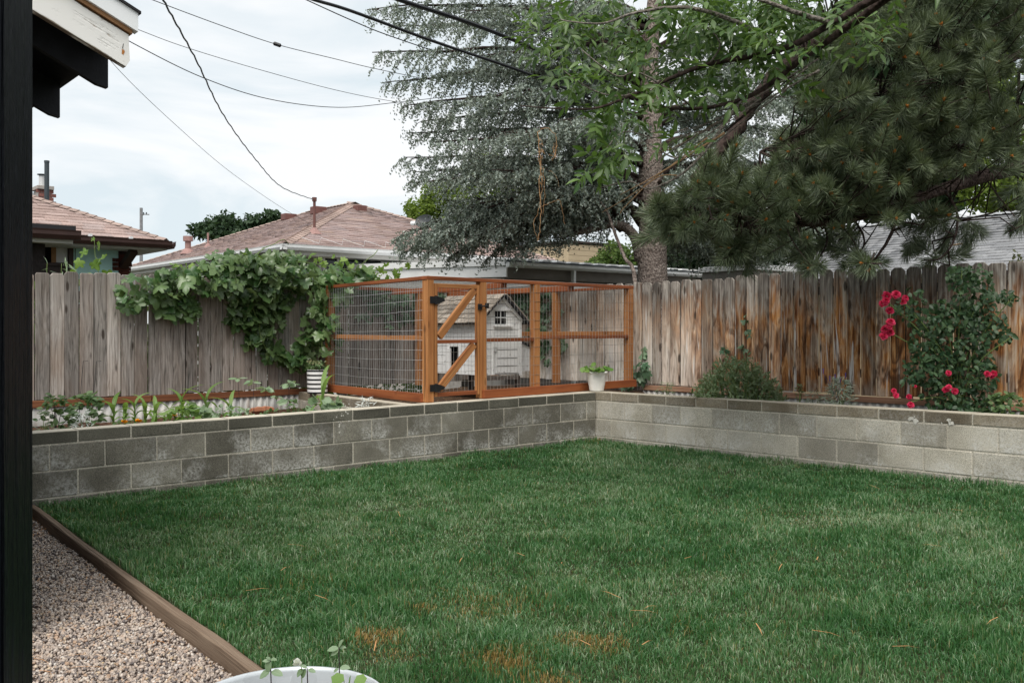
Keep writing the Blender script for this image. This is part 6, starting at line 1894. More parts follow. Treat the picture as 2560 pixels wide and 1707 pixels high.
# ================================================================== CREEPERS
def creeper(o, label, blobs, zfun, stems, size=(0.06, 0.10), out=None, nparts=200):
    t = thing('creeper', o, label, 'vine')
    pos = np.concatenate([px_blob(x, y, rx, ry, k, zfun) for x, y, rx, ry, k in blobs]); n = len(pos)
    nor = np.asarray(out) * 0.8 + Z3 * 0.5 + RNG.normal(0, .35, (n, 3))
    scatter(t, PALM, rot_frames(nor, rnd_dirs(n, (0, -.2, -.7), .5)), pos, RNG.uniform(*size, n), M['creeper'], nparts=nparts)
    for P in stems:
        MB().tube(smooth_path([at(x, y, float(zfun(np.array([x]))[0])) for x, y in P], 4), 0.004, 5).build('stem', M['stem_brown'], t)
    return t
zin = lambda x: np.where(np.asarray(x) < 1290, ZFL(x), ZFR(x)) - 0.06 - 0.10 * RNG.random(np.shape(x))
creeper(np.array([*(FCORNER + FLN * .1 + FRN * .1), 0.455]), 'dark green creeper climbing the fence corner inside the wire run', [(1310, 745, 50, 25, 60), (1290, 770, 30, 40, 40), (1340, 790, 30, 60, 50), (1350, 840, 26, 40, 30), (1375, 760, 25, 40, 24), (1365, 880, 22, 30, 14), (1250, 735, 50, 16, 30), (1150, 735, 60, 16, 26), (1400, 870, 16, 22, 8)], zin, [[(1290, 930), (1310, 850), (1320, 760), (1280, 735)], [(1290, 900), (1350, 830), (1345, 770)]], (0.06, 0.11), unit(v3(FLN + FRN, 0)))
creeper(np.array([*(FLP + FLD * 4.6 + FLN * .1), 0.455]), 'creeper leaves on the grey fence seen through the left mesh panel', [(930, 722, 50, 18, 26), (1000, 745, 40, 26, 26), (960, 760, 40, 24, 20), (1030, 780, 30, 22, 14), (990, 800, 30, 20, 8), (920, 790, 24, 14, 5)], zin, [[(985, 940), (990, 820), (975, 740), (920, 725)]], (0.07, 0.13), v3(FLN, 0))
zr_ = lambda x: ZFR(x) - 0.05 - 0.12 * RNG.random(np.shape(x))
creeper(np.array([*(on_ray(1590, FRP + FRN * .1, FRD)[0]), SOIL_R]), 'young creeper climbing the fence just right of the run', [(1575, 965, 14, 10, 5), (1600, 945, 16, 12, 7), (1585, 925, 14, 10, 5), (1608, 905, 12, 10, 4), (1605, 880, 8, 12, 4), (1610, 930, 14, 16, 4)], zr_, [[(1588, 985), (1595, 940), (1607, 890), (1604, 860), (1606, 800)]], (0.08, 0.12), v3(FRN, 0))
creeper(np.array([*(on_ray(1815, FRP + FRN * .1, FRD)[0]), SOIL_R]), 'thin creeper sprigs on the fence above the green shrub', [(1810, 872, 12, 8, 5), (1860, 868, 14, 8, 4), (1862, 795, 6, 14, 4), (1868, 830, 5, 20, 3)], zr_, [[(1815, 980), (1815, 900), (1810, 875)], [(1868, 980), (1866, 880), (1866, 800), (1862, 775)]], (0.05, 0.08), v3(FRN, 0))

# ================================================================== POT PLANTS
pp_ = np.array([wp[0], wp[1], wp[2] + 0.18])
pl = thing('potted_plant', pp_, 'fresh green round-leaved plant growing in the white pot', 'plant')
n = 46
ang = RNG.random(n) * 6.283; rad = np.sqrt(RNG.random(n)) * 0.135
pos = np.stack([pp_[0] + rad * np.cos(ang), pp_[1] + rad * np.sin(ang), pp_[2] + 0.055 + 0.075 * RNG.random(n) * (1.2 - rad / 0.16)], 1)
scatter(pl, ROUND, rot_frames(rnd_dirs(n, (0, -.25, 1), .4), np.stack([np.cos(ang), np.sin(ang), -0.25 + 0 * ang], 1)), pos, RNG.uniform(.045, .075, n), M['geranium'], nparts=60)
mb = MB()
for i in range(0, n, 2): mb.tube([pp_, pos[i] + np.array([0, 0, -.005])], 0.002, 4)
mb.build('stems', M['stem_green'], pl)
pp_ = np.array([sp[0], sp[1], sp[2] + PH - 0.03])
pl = thing('potted_plant', pp_, 'small yellow-green bedding plant growing in the striped pot', 'plant')
n = 90
ang = RNG.random(n) * 6.283; rad = np.sqrt(RNG.random(n)) * 0.135
pos = np.stack([pp_[0] + rad * np.cos(ang), pp_[1] + rad * np.sin(ang), pp_[2] + 0.02 + 0.10 * RNG.random(n)], 1)
scatter(pl, OVATE, rot_frames(rnd_dirs(n, (0, -.4, .8), .5), rnd_dirs(n, (0, 0, .1), 1)), pos, RNG.uniform(.025, .045, n), M['tomato'], nparts=40)
n = 26
ang = RNG.random(n) * 6.283; rad = np.sqrt(RNG.random(n)) * 0.13
pos = np.stack([pp_[0] + rad * np.cos(ang), pp_[1] + rad * np.sin(ang), pp_[2] + 0.08 + 0.06 * RNG.random(n)], 1)
scatter(pl, ROUND, rot_frames(rnd_dirs(n, (0, -.8, .5), .5), rnd_dirs(n, (0, 0, .1), 1)), pos, RNG.uniform(.02, .03, n), M['mint_tip'], 'flower', 'flowers', 40)

# ================================================================== VEGETABLE BED
def soil_pt(px, Z): 
    X = (px - 1280) / FPX * Z
    return np.array([X, Z, SOIL_L + TILT * X - 0.005])
def corn(px, Z, top, label, lean=0.0):
    o = soil_pt(px, Z)
    t = thing('corn_plant', o, label, 'corn', 'young corn plants in the bed')
    H = 1.15 * max(0.12, CAMZ + (HORIZON - top) / FPX * Z - o[2])
    MB().tube([o, o + Z3 * H * 0.45, o + Z3 * H * 0.62], [0.008, 0.007, 0.004], 6).build('stalk', M['corn'], t)
    nb = random.randint(5, 7)
    a0 = random.uniform(0, 3)
    for k in range(nb):
        a = a0 + math.pi * k + random.uniform(-.5, .5)
        b = np.array([math.cos(a), math.sin(a), 0]); sd = np.array([-math.sin(a), math.cos(a), 0])
        z0 = H * (0.12 + 0.5 * k / nb); L = H * random.uniform(0.5, 0.8) * (1.0 if k else .6); w = 0.021 * random.uniform(.8, 1.2)
        V, F = [], []
        m = 7
        for i in range(m + 1):
            u = i / m
            c = o + Z3 * (z0 + L * (0.95 * u - 0.95 * u * u * (1.0 if k < nb - 2 else .45))) + b * L * (0.15 * u + 0.65 * u * u)
            ww = w * (1 - u) ** 0.6 * (0.6 + 0.9 * min(1, u * 3))
            V += [c - sd * ww + Z3 * ww * .35, c, c + sd * ww + Z3 * ww * .35]
        for i in range(m):
            for j in (0, 1): F.append((3 * i + j, 3 * i + j + 1, 3 * i + j + 4, 3 * i + j + 3))
        G = [np.array([(j - 1) * .2, i, 0]) for i in range(m + 1) for j in range(3)]
        MB().add(V, F, G).build('blade', M['corn'], t)
CORN = [(284, 9.2, 982, 'corn seedling in front of the flat sheet end, first from the left'), (337, 9.3, 980, 'corn plant third from the left, beside the lower marigolds'), (312, 9.6, 1005, 'small narrow corn seedling between two taller corn plants at left'),
        (363, 9.6, 985, 'corn seedling standing behind the marigold pair'), (388, 9.0, 990, 'low bending corn plant left of the large drooping one'), (425, 9.4, 1000, 'corn plant immediately left of the largest one'),
        (455, 9.3, 955, 'largest drooping corn plant in the middle of the bed'), (515, 9.5, 958, 'tall corn plant right of the largest one'), (576, 9.0, 985, 'single upright corn shoot near the split log'), (806, 9.5, 925, 'corn plant in front of the striped pot')]
for c_ in CORN: corn(*c_)
def seedling(px, Z, top, label, leaves=6, size=0.075, name='bean_seedling', mat='seedling', stem='stem_dark', tiers=1, base=None, spread=0.03):
    o = soil_pt(px, Z) if base is None else base
    t = thing(name, o, label, 'seedling', 'seedlings')
    zt = CAMZ + (HORIZON - top) / FPX * Z
    tipp = np.array([o[0] + random.uniform(-.01, .01), o[1], zt])
    limb(t, [o, (o + tipp) / 2 + np.array([.008, 0, 0]), tipp], 0.0035, 0.002, stem, 5, 'stem')
    for k in range(tiers):
        c = o + (tipp - o) * (1 - 0.38 * k)
        n = leaves
        a = np.arange(n) * 6.283 / n + RNG.random(n) * .6
        d = np.stack([np.cos(a), np.sin(a), RNG.uniform(-.35, .25, n)], 1)
        pos = c + d * 0.012
        scatter(t, OVATE, rot_frames(rnd_dirs(n, (0, -.2, 1), .25), d), pos, RNG.uniform(.8, 1.15, n) * size, M[mat], nparts=30)
    return t
seedling(597, 10.4, 945, 'bean seedling with folded pale leaves, leftmost against the boards', 4, 0.085)
seedling(633, 9.8, 955, 'pale bean seedling directly above the split log', 6, 0.10)
seedling(662, 9.5, 970, 'bean seedling right of the split log with spread leaves', 7, 0.10)
seedling(722, 9.5, 958, 'bushiest pale seedling with several leaf tiers before the corrugated strip', 8, 0.105, tiers=3)
seedling(690, 9.7, 992, 'small bean seedling between two taller ones near the striped pot', 5, 0.06)
def leafy(px, Z, rx, ry, ytop, n, label, mat, shapes, size, name='garden_plant', cat='plant', stems=6, stemmat='stem_green', base=None, nparts=120, group=None):
    """bushy plant: leaves in the dome above its base"""
    o = soil_pt(px, Z) if base is None else base
    t = thing(name, o, label, cat, group)
    zt = CAMZ + (HORIZON - ytop) / FPX * Z
    W = rx / FPX * Z; H = zt - o[2]
    a = RNG.random(n) * 6.283; r = np.sqrt(RNG.random(n)); h = RNG.random(n) ** 0.8
    rr = r * W * np.sqrt(np.clip(1.05 - h ** 2, .05, 1))
    pos = np.stack([o[0] + rr * np.cos(a), o[1] + rr * np.sin(a) * 0.8, o[2] + h * H], 1)
    d = np.stack([np.cos(a), np.sin(a), .25 + 0 * a], 1) + RNG.normal(0, .5, (n, 3))
    nr = np.stack([np.cos(a) * .3, np.sin(a) * .3 - .3, .8 + 0 * a], 1) + RNG.normal(0, .3, (n, 3))
    scatter(t, shapes, rot_frames(nr, d), pos, RNG.uniform(.7, 1.2, n) * size, M[mat], nparts=nparts)
    mb = MB()
    for k in range(stems):
        i = random.randrange(n)
        mb.tube([o, o + (pos[i] - o) * np.array([.4, .4, .6]), pos[i]], [0.004, 0.003, 0.0015], 5)
    mb.build('stems', M[stemmat], t)
    return t
leafy(140, 8.7, 46, 0, 988, 130, 'dark tomato-like plant at the left end of the bed', 'tomato', OVATE, 0.06, stems=10, stemmat='stem_dark')
leafy(215, 9.0, 50, 0, 985, 170, 'broad green leafy plant behind the silver foliage plant', 'tomato', OVATE, 0.065, stems=10)
leafy(110, 8.3, 25, 0, 1030, 60, 'small grey-green herb close to the bed corner at far left', 'lavender', NARROW, 0.06)
leafy(206, 8.05, 24, 0, 1030, 150, 'silver white lacy foliage plant behind the wall cap, far left', 'silver', NARROW, 0.055, 'silver_plant', nparts=60)
leafy(917, 9.95, 22, 0, 993, 130, 'silver foliage plant at the right end of the bed near the run post', 'silver', NARROW, 0.06, 'silver_plant', nparts=60)
leafy(455, 8.6, 60, 0, 1018, 120, 'low bright green squash foliage with orange flowers in the bed middle', 'corn', OVATE, 0.075)
leafy(495, 8.9, 36, 0, 1022, 40, 'pale broad-leaved squash beside the tall corn', 'seedling', ROUND, 0.10, stems=5)
leafy(560, 8.7, 40, 0, 1015, 130, 'low grey-green herb clump left of the split log', 'seedling', OVATE, 0.038)
leafy(615, 8.8, 40, 0, 1022, 120, 'low herb clump growing in front of the split log', 'seedling', OVATE, 0.036)
leafy(680, 9.0, 40, 0, 1026, 90, 'small leafy clump right of the split log', 'tomato', OVATE, 0.04)
leafy(735, 9.1, 34, 0, 1008, 70, 'fresh green clump at the foot of the bushiest seedling', 'tomato', OVATE, 0.045)
leafy(800, 9.4, 34, 0, 1000, 46, 'pale broad-leaved cabbage seedling below the striped pot', 'seedling', ROUND, 0.075)
leafy(838, 9.5, 26, 0, 1003, 34, 'second pale cabbage seedling, nearer the run', 'seedling', ROUND, 0.08)
leafy(330, 8.6, 70, 0, 1048, 70, 'sparse low weeds along the wall behind the marigolds', 'tomato', OVATE, 0.035)
def marigold(px, py, Z, label):
    c = at(px, py, Z); o = np.array([c[0], c[1], SOIL_L + TILT * c[0] - .005])
    t = thing('marigold', o, label, 'flower', 'marigolds')
    MB().tube([o, c], 0.0025, 5).build('stem', M['stem_green'], t)
    n = 16
    a = RNG.random(n) * 6.283
    d = np.stack([np.cos(a), np.sin(a), RNG.uniform(-.1, .8, n)], 1)
    scatter(t, ROUND, rot_frames(rnd_dirs(n, (0, 0, 1), .3), d), np.tile(c, (n, 1)), RNG.uniform(.022, .034, n), M['marigold'], 'petal', 'petals', 20)
marigold(310, 1055, 8.1, 'orange marigold low behind the cap, left one of the pair')
marigold(346, 1053, 8.3, 'orange marigold low behind the cap, right one of the pair')
marigold(437, 1040, 8.7, 'orange flower among the bright squash leaves')
marigold(446, 1030, 8.8, 'small orange flower above the other squash flower')
lg = at(655, 1026, 10.1)
log = MB()
pts = [lg + v3(FLD, 0) * s for s in np.linspace(-.13, .13, 7)]
log.tube([p + Z3 * random.uniform(-.004, .004) for p in pts], [.03, .038, .042, .04, .043, .039, .03], 7)
tag(log.build('split_log', M['brick_tan']), 'short red-brown split log lying in the vegetable bed', 'log')
# thin dark irrigation stakes leaning on the fence
for px, y0, y1, lb in ((205, 1010, 902, 'thin dark wire stake leaning on the grey boards, left one'), (238, 1000, 903, 'thin dark wire stake leaning on the grey boards, right one')):
    Zs = float(ZFL(px)) - 0.12
    a, b = at(px - 9, y0 + 45, Zs), at(px + 3, y1, Zs + 0.05)
    tag(MB().tube([a, b, b + v3(FLD, 0) * 0.05], 0.003, 5).build('wire_stake', M['cable']), lb, 'stake')

# ================================================================== TUB SEEDLINGS
def tub_plant(px, ytop, Z, label, spec):
    c = at(px, ytop, Z); o = np.array([c[0] + random.uniform(-.004, .004), Z, tb[2] + TH * 0.52])
    t = thing('bean_seedling', o, label, 'seedling', 'seedlings')
    limb(t, [o, (o + c) / 2 + np.array([.003, 0, 0]), c], 0.0022, 0.0014, 'stem_dark', 6, 'stem')
    pos, d, nr, s = [], [], [], []
    for dx, dy, ax, az, ln in spec:
        pos.append(at(px + dx, ytop + dy, Z)); d.append((ax, -.25, az)); nr.append((-.2 * ax, -.45, 1)); s.append(ln)
    scatter(t, OVATE, rot_frames(np.array(nr, float), np.array(d, float)), np.array(pos), np.array(s), M['seedling'], nparts=20)
tub_plant(676, 1649, 2.46, 'left seedling in the metal tub with drooping pale leaves', [(0, 2, -1, .1, .02), (0, 0, 1, .25, .018), (0, 2, -.3, -1, .03), (0, 26, -1, -.6, .033), (2, 28, 1, -.2, .034), (0, 0, -.5, .6, .014)])
tub_plant(847, 1617, 2.50, 'tallest seedling in the metal tub with two pale top leaves', [(0, 2, -1, -.1, .03), (0, 0, .5, 1, .026), (0, 3, -.8, -.5, .026), (2, 2, 1, .3, .018), (2, 52, 1, .15, .03), (0, 54, -.9, -.4, .016)])
tub_plant(768, 1668, 2.44, 'middle seedling in the metal tub beside the white bud', [(0, 0, -.6, .3, .02), (-3, 2, -.5, -1, .026), (2, 4, .9, -.2, .022), (-8, 4, -1, -.8, .026), (3, -4, .2, 1, .014)])
c = at(744, 1655, 2.44)
t = thing('white_flower', np.array([c[0] + .012, 2.44, tb[2] + TH * .52]), 'small white flower bud above the middle of the tub', 'flower')
limb(t, [WL[t.name], c + np.array([.01, 0, -.02]), c], 0.0015, 0.001, 'stem_green', 5, 'stem')
n = 8
d = rnd_dirs(n, (0, -.1, 1), .3)
scatter(t, ROUND, rot_frames(rnd_dirs(n, (0, -1, .2), .4), d), np.tile(c - np.array([0, 0, .008]), (n, 1)), RNG.uniform(.014, .019, n), M['white_petal'], 'petal', 'petals', 20)
for px, py, lb in ((868, 1697, 'scalloped bright green leaf clump at the right inside the tub'), ):
    base = np.array([*at(px, py, 2.47)[:2], tb[2] + TH * .52])
    t = thing('strawberry_leaves', base, lb, 'plant')
    pos = np.array([at(px + x, py + y, 2.46) for x, y in ((-8, 4), (18, 6), (4, 12))])
    for p in pos: limb(t, [base, (base + p) / 2, p], .0015, .001, 'stem_green', 5, 'stem')
    scatter(t, ROUND, rot_frames(np.array([(0, -.6, .8), (.2, -.6, .8), (0, -.7, .7)]), np.array([(-1, .2, .2), (1, .1, .2), (.2, -.4, .4)])), pos, np.array([.034, .032, .03]), M['geranium'], nparts=5)

# ================================================================== RIGHT BED: SHRUB, LAVENDER, ROSE
def bed_pt(px, Z):
    X = (px - 1280) / FPX * Z
    return np.array([X, Z, SOIL_R + TILT * X - 0.005])
sh_o = bed_pt(1850, 10.05)
shrub = thing('flowering_shrub', sh_o, 'bushy grey-green shrub with olive flower spikes behind the right wall', 'shrub')
P_, D_, N_, PT, DT = [], [], [], [], []
mb = MB()
for k in range(210):
    u = random.uniform(-1, 1)
    px = 1850 + 118 * u
    hh = (1 - abs(u) ** 2.2) * random.uniform(.65, 1.0)
    b = sh_o + np.array([u * 0.30 + random.gauss(0, .05), random.gauss(0, .14), 0])
    tip = at(px + random.gauss(0, 8), 992 - 108 * hh + (16 if u > .3 else 0), 10.05 + random.gauss(0, .18))
    md = (b + tip) / 2 + np.array([0, 0, .05])
    mb.tube([b, md, tip], [.003, .002, .0012], 4)
    L = max(4, int(10 * hh))
    for i in range(L * 2):
        tt = random.uniform(.12, .98)
        q = b * (1 - tt) ** 2 + 2 * md * tt * (1 - tt) + tip * tt * tt
        P_.append(q); D_.append(rnd_dirs(1, (0, 0, .45), .6)[0])
    for i in range(5):
        PT.append(tip - (tip - md) * random.uniform(0, .22)); DT.append(rnd_dirs(1, (0, 0, .5), .7)[0])
mb.build('stems', M['stem_green'], shrub)
P_, D_ = np.array(P_), np.array(D_); n = len(P_)
scatter(shrub, LANCE, rot_frames(rnd_dirs(n, (0, -.5, .8), .5), D_), P_, RNG.uniform(.035, .075, n), M['mint'], nparts=300, order=P_[:, 1])
PT, DT = np.array(PT), np.array(DT); n = len(PT)
scatter(shrub, OVATE, rot_frames(rnd_dirs(n, (0, -.5, .8), .5), DT), PT, RNG.uniform(.012, .022, n), M['mint_tip'], 'bract', 'flower_spikes', 0)
leafy(2098, 9.0, 38, 0, 948, 520, 'grey-green lavender bush between the shrub and the rose', 'lavender', NARROW, 0.065, 'lavender', 'plant', 14, base=bed_pt(2098, 9.0), nparts=120)
leafy(2035, 9.2, 28, 0, 978, 220, 'low grey herb immediately left of the lavender', 'lavender', NARROW, 0.045, base=bed_pt(2035, 9.2), nparts=60)
leafy(1665, 10.9, 26, 0, 955, 130, 'small weed clump at the bed corner beside the bleached boards', 'mint', NARROW, 0.05, base=bed_pt(1665, 10.9), nparts=60)
leafy(1998, 9.6, 12, 0, 965, 40, 'thin olive weed just right of the bushy shrub', 'mint_tip', OVATE, 0.035, base=bed_pt(1998, 9.6), nparts=60)
lv = MB()
for k in range(5):
    p = at(2062 + 13 * k + random.uniform(-4, 4), 942 + random.uniform(-8, 16), 9.0)
    lv.tube([p, p + Z3 * .05], [.004, .007], 5).tube([p, bed_pt(2098, 9.0) + Z3 * .15], .0012, 4)
tag(lv.build('lavender_spikes', M['purple']), 'few thin purple flower spikes standing above the lavender', 'flower')

rs_o = bed_pt(2390, 8.75)
rose = thing('rose_bush', rs_o, 'tall dark green rose bush with crimson blooms against the fence', 'rose bush')
RB = [(2380, 850, 95, 80, 190), (2330, 800, 60, 45, 70), (2400, 790, 80, 50, 110), (2440, 740, 50, 40, 70), (2405, 695, 34, 32, 50), (2380, 680, 20, 14, 12), (2455, 690, 30, 22, 22), (2460, 800, 55, 40, 80), (2495, 742, 42, 18, 26), (2525, 745, 22, 14, 12), (2490, 830, 40, 34, 34), (2520, 840, 18, 12, 7),
      (2310, 860, 42, 50, 60), (2300, 920, 40, 34, 44), (2280, 945, 24, 20, 18), (2350, 930, 60, 44, 70), (2420, 900, 60, 60, 90), (2360, 985, 60, 34, 60), (2430, 990, 60, 40, 90), (2270, 770, 30, 26, 20), (2290, 740, 36, 18, 16), (2245, 775, 14, 10, 5), (2460, 940, 36, 40, 44), (2380, 1020, 60, 18, 46), (2450, 1020, 60, 20, 60)]
zrs = lambda x: 8.75 + 0.16 * RNG.normal(size=np.shape(x))
pos = np.concatenate([px_blob(x, y, rx, ry, int(k * 2.2), zrs) for x, y, rx, ry, k in RB]); n = len(pos)
scatter(rose, OVATE, rot_frames(rnd_dirs(n, (-.15, -.6, .7), .42), rnd_dirs(n, (0, -.2, -.35), .7)), pos, RNG.uniform(.036, .066, n), M['rose_leaf'], nparts=300, order=pos[:, 1])
mb = MB()
for ex, ey in ((2225, 760), (2260, 755), (2225, 830), (2405, 670), (2530, 745), (2525, 845), (2480, 935), (2360, 800), (2440, 760), (2300, 900), (2370, 975), (2420, 880), (2330, 840), (2275, 1005)):
    tip = at(ex, ey, 8.75 - random.uniform(0, .2))
    md = (rs_o + tip) / 2 + np.array([(rs_o[0] - tip[0]) * .15, 0, .12])
    mb.tube(smooth_path([rs_o, md, tip], 5), 0.005, 5)
mb.build('canes', M['stem_green'], rose)
BLO = [(2217, 740, 14), (2240, 738, 14), (2208, 760, 13), (2224, 778, 13), (2214, 752, 12), (2262, 746, 11), (2257, 756, 10), (2226, 806, 13), (2214, 824, 14), (2209, 840, 13), (2224, 832, 13), (2222, 816, 11), (2234, 978, 9), (2240, 989, 9), (2273, 992, 9), (2277, 1012, 10), (2371, 933, 9), (2364, 975, 11), (2386, 978, 11), (2372, 968, 9), (2468, 935, 10), (2485, 934, 10), (2478, 940, 9), (2288, 966, 5)]
for bx, by, br in BLO:
    Zb = 8.75 - random.uniform(.22, .32)
    c = at(bx, by, Zb); R_ = br / FPX * Zb * 1.05
    V, F, Rn, b0 = [], [], [], 0
    n = 26
    ft = rnd_dirs(1, (-.3, -.8, .3), .3)[0]
    for i in range(n):                            # petals spiral round the bloom's axis
        a = i * 2.4; rr = math.sqrt((i + .5) / n)
        sx = unit(np.cross(ft, Z3)); sy = np.cross(sx, ft)
        out = sx * math.cos(a) + sy * math.sin(a)
        cen = c + out * R_ * rr * .55 + ft * R_ * .45 * (1 - rr * rr)
        al = unit(out * rr + ft * (1.15 - rr)); side = unit(np.cross(al, ft + out * .3)); nn = np.cross(side, al)
        sz = R_ * random.uniform(.55, .8)
        P5 = [cen - al * sz * .4, cen + side * sz * .45 + nn * sz * .1, cen + al * sz * .45 + side * sz * .3, cen + al * sz * .5 - side * sz * .25, cen - side * sz * .45 + nn * sz * .1]
        V += P5; F.append(tuple(b0 + k for k in range(5))); b0 += 5; Rn += [random.random()] * 5
    me = raw_mesh('bloom', np.array(V) - WL[rose.name], F, M['rose'], None, np.array(Rn))
    link('bloom', me, rose, WL[rose.name])
leafy(2515, 8.4, 60, 0, 985, 150, 'fresh green leafy plant at the foot of the rose, right edge', 'tomato', OVATE, 0.06, base=bed_pt(2515, 8.4), nparts=120)
gl = at(2545, 640, 10.4)
t = thing('young_sapling', np.array([gl[0], 10.4, 0.3]), 'thin pale sapling top showing over the fence at the right edge', 'sapling')
limb(t, [WL[t.name], at(2548, 680, 10.4), at(2540, 628, 10.4)], .005, .002, 'stem_green', 5, 'stem')
n = 26
pos = px_blob(2543, 655, 16, 26, n, lambda x: 10.4 + 0 * x)
scatter(t, OVATE, rot_frames(rnd_dirs(n, (0, -.4, .8), .4), rnd_dirs(n, (0, 0, 0), 1)), pos, RNG.uniform(.03, .06, n), M['mint_tip'], nparts=30)
# ================================================================== BIG BLUE CONIFER
CT = np.array([2.05, 14.0])
cedar = thing('cedar_tree', (*CT, -0.3), 'large blue-green cedar with drooping boughs and thick speckled trunk', 'tree')
trunk_path = [np.array([2.10, 14.0, -0.3]), np.array([2.09, 14.0, 1.2]), at(1632, 690, 14.0), at(1630, 560, 14.0), at(1627, 430, 14.0), at(1628, 280, 14.05), at(1622, 140, 14.1), at(1640, 0, 14.1), at(1650, -200, 14.2), at(1655, -420, 14.2)]
def bumpy_trunk(parent, P, radii, mat, n=18, name='trunk', seg=6):
    pts = smooth_path(P, seg)
    rr = np.interp(np.linspace(0, len(P) - 1, len(pts)), np.arange(len(P)), radii)
    mb = MB().tube(pts, list(rr), n)
    V = np.array(mb.v)
    for i, v in enumerate(V):
        c = pts[min(i // n, len(pts) - 1)]
        mb.v[i] = v + (v - c) * (0.14 * (noise2(np.array([i % n * 0.7]), np.array([v[2] * 3.0]), 3)[0] - .5))
    return mb.build(name, M[mat], parent, smooth=True)
bumpy_trunk(cedar, trunk_path, [.30, .25, .215, .20, .175, .15, .135, .12, .09, .05], 'bark_cedar')
def trunk_at(py):
    ys = [690, 560, 430, 280, 140, 0, -200, -420]
    i = np.interp(py, ys[::-1], list(range(7, -1, -1)))
    a, b = trunk_path[2 + int(math.floor(i))], trunk_path[2 + min(7, int(math.floor(i)) + 1)]
    return a + (b - a) * (i - math.floor(i))
ROS_P, ROS_D = [], []
TW = MB()
def bough(base, tip, width, nsec, r0=0.05, arch=0.25, droop=0.35, dens=1.0, mat='bark_dark'):
    L = np.linalg.norm(tip - base)
    def axis(t): return base + (tip - base) * t + Z3 * (arch * math.sin(math.pi * t ** 0.8) - 0.10 * arch * t)
    pts = [axis(t) for t in np.linspace(0, 1, 9)]
    pts = [p + np.array([random.gauss(0, .02), random.gauss(0, .02), random.gauss(0, .02)]) for p in pts]
    MB().tube(pts, list(np.linspace(r0, 0.006, 9)), 6).build('limb', M[mat], cedar, smooth=True)
    d = unit(tip - base); side = unit(np.cross(d, Z3))
    for k in range(nsec):
        t = 0.16 + 0.84 * (k + random.random() * .6) / nsec
        p = axis(min(t, 1))
        for sg in (-1, 1):
            ln = width * (0.35 + 0.95 * math.sin(math.pi * min(1, 0.15 + t * 0.82))) * random.uniform(.55, 1.15)
            if t > 0.9: ln *= 0.7
            dr = unit(side * sg * random.uniform(.45, 1.0) + d * random.uniform(.4, 1.0) + Z3 * random.uniform(-.15, .3))
            dp_ = droop * random.uniform(.5, 1.5) * ln
            q = lambda u: p + dr * ln * u - Z3 * dp_ * u * u
            TW.tube([p, q(.5), q(1)], [.008, .005, .002], 3, cap=False)
            m = max(3, int(ln / 0.062 * dens))
            us = (np.arange(m) + RNG.random(m)) / m
            base_p = p + np.outer(us, dr * ln) - np.outer(us * us, Z3 * dp_)
            for rep in range(2):
                sd = RNG.normal(size=(m, 3)) * np.array([.5, .5, .3]) + dr * .6 + Z3 * (-.6)
                sd /= np.linalg.norm(sd, axis=1, keepdims=True)
                sl = RNG.uniform(.07, .22, m)
                for j in range(4):
                    u = (j + .6) / 4
                    ROS_P.append(base_p + sd * (sl * u)[:, None] - Z3 * (0.05 * u * u)); ROS_D.append(sd)
LEFT = [(960, -60, 13.2, 60, .62), (925, 22, 13.6, 70, .6), (990, 60, 15.2, 130, .6), (935, 128, 13.0, 190, .6), (960, 205, 14.2, 210, .55), (1010, 260, 13.0, 300, .6), (1050, 300, 15.5, 330, .55), (1020, 330, 14.6, 380, .5),
        (1005, 392, 13.2, 470, .62), (1030, 425, 14.4, 480, .55), (1020, 448, 12.8, 500, .5), (1120, 500, 14.5, 540, .5), (1090, 350, 12.2, 420, .5), (1180, 240, 12.4, 260, .55), (1200, 140, 12.6, 160, .5), (1160, 30, 12.6, 80, .55), (1250, 330, 12.0, 380, .5), (1230, 430, 12.2, 480, .5), (1300, 480, 12.6, 520, .45),
        (1120, 180, 15.8, 210, .5), (1150, 410, 15.8, 460, .45), (1330, 200, 16.5, 230, .6), (1400, 90, 16.5, 120, .6), (1420, 380, 16.5, 420, .55), (1400, 300, 12.0, 350, .45), (1350, 20, 12.4, 60, .5), (1150, -180, 13.5, -120, .6), (1300, -330, 14, -260, .6), (2100, -60, 14.5, 0, .6), (2050, -220, 14, -160, .6)]  # last boughs: upper canopy out of view, added to deepen the shade
for px, py, Z, yb, w in LEFT:
    bough(trunk_at(yb), at(px, py, Z), w, 24, 0.055, 0.20, 0.7)
# low bough sweeping out over the garage roof, on its own thick limb
lb0 = at(1592, 600, 14.0)
for px, py, Z, ym, w, ns in ((985, 590, 13.6, 545, .5, 30), (1010, 625, 13.9, 560, .45, 26), (1040, 600, 14.3, 540, .5, 26), (1100, 560, 14.4, 520, .5, 24), (1180, 590, 13.2, 530, .45, 22), (1280, 600, 13.4, 540, .42, 18), (1400, 610, 13.6, 560, .36, 14), (1150, 620, 14.0, 560, .4, 22), (1500, 600, 15.0, 560, .35, 12), (1000, 610, 14.1, 560, .45, 26), (1060, 630, 13.4, 560, .45, 24), (1120, 640, 13.7, 565, .42, 22), (1220, 640, 13.9, 565, .42, 20), (1300, 635, 13.2, 560, .4, 18), (1080, 580, 13.2, 540, .45, 24), (1230, 570, 12.9, 530, .42, 20)):
    bough(at(1560, 570, 14.0), at(px, py, Z), w, ns, 0.05, 0.50, 0.75)
limb(cedar, [at(1600, 650, 14.0), at(1585, 590, 13.9), at(1540, 560, 13.8), at(1470, 575, 13.7), at(1400, 590, 13.6)], .085, .04, 'bark_cedar')
limb(cedar, [at(1605, 560, 14.0), at(1560, 505, 13.9), at(1490, 470, 13.8), at(1380, 455, 13.7), at(1250, 440, 13.6)], .075, .03, 'bark_dark')
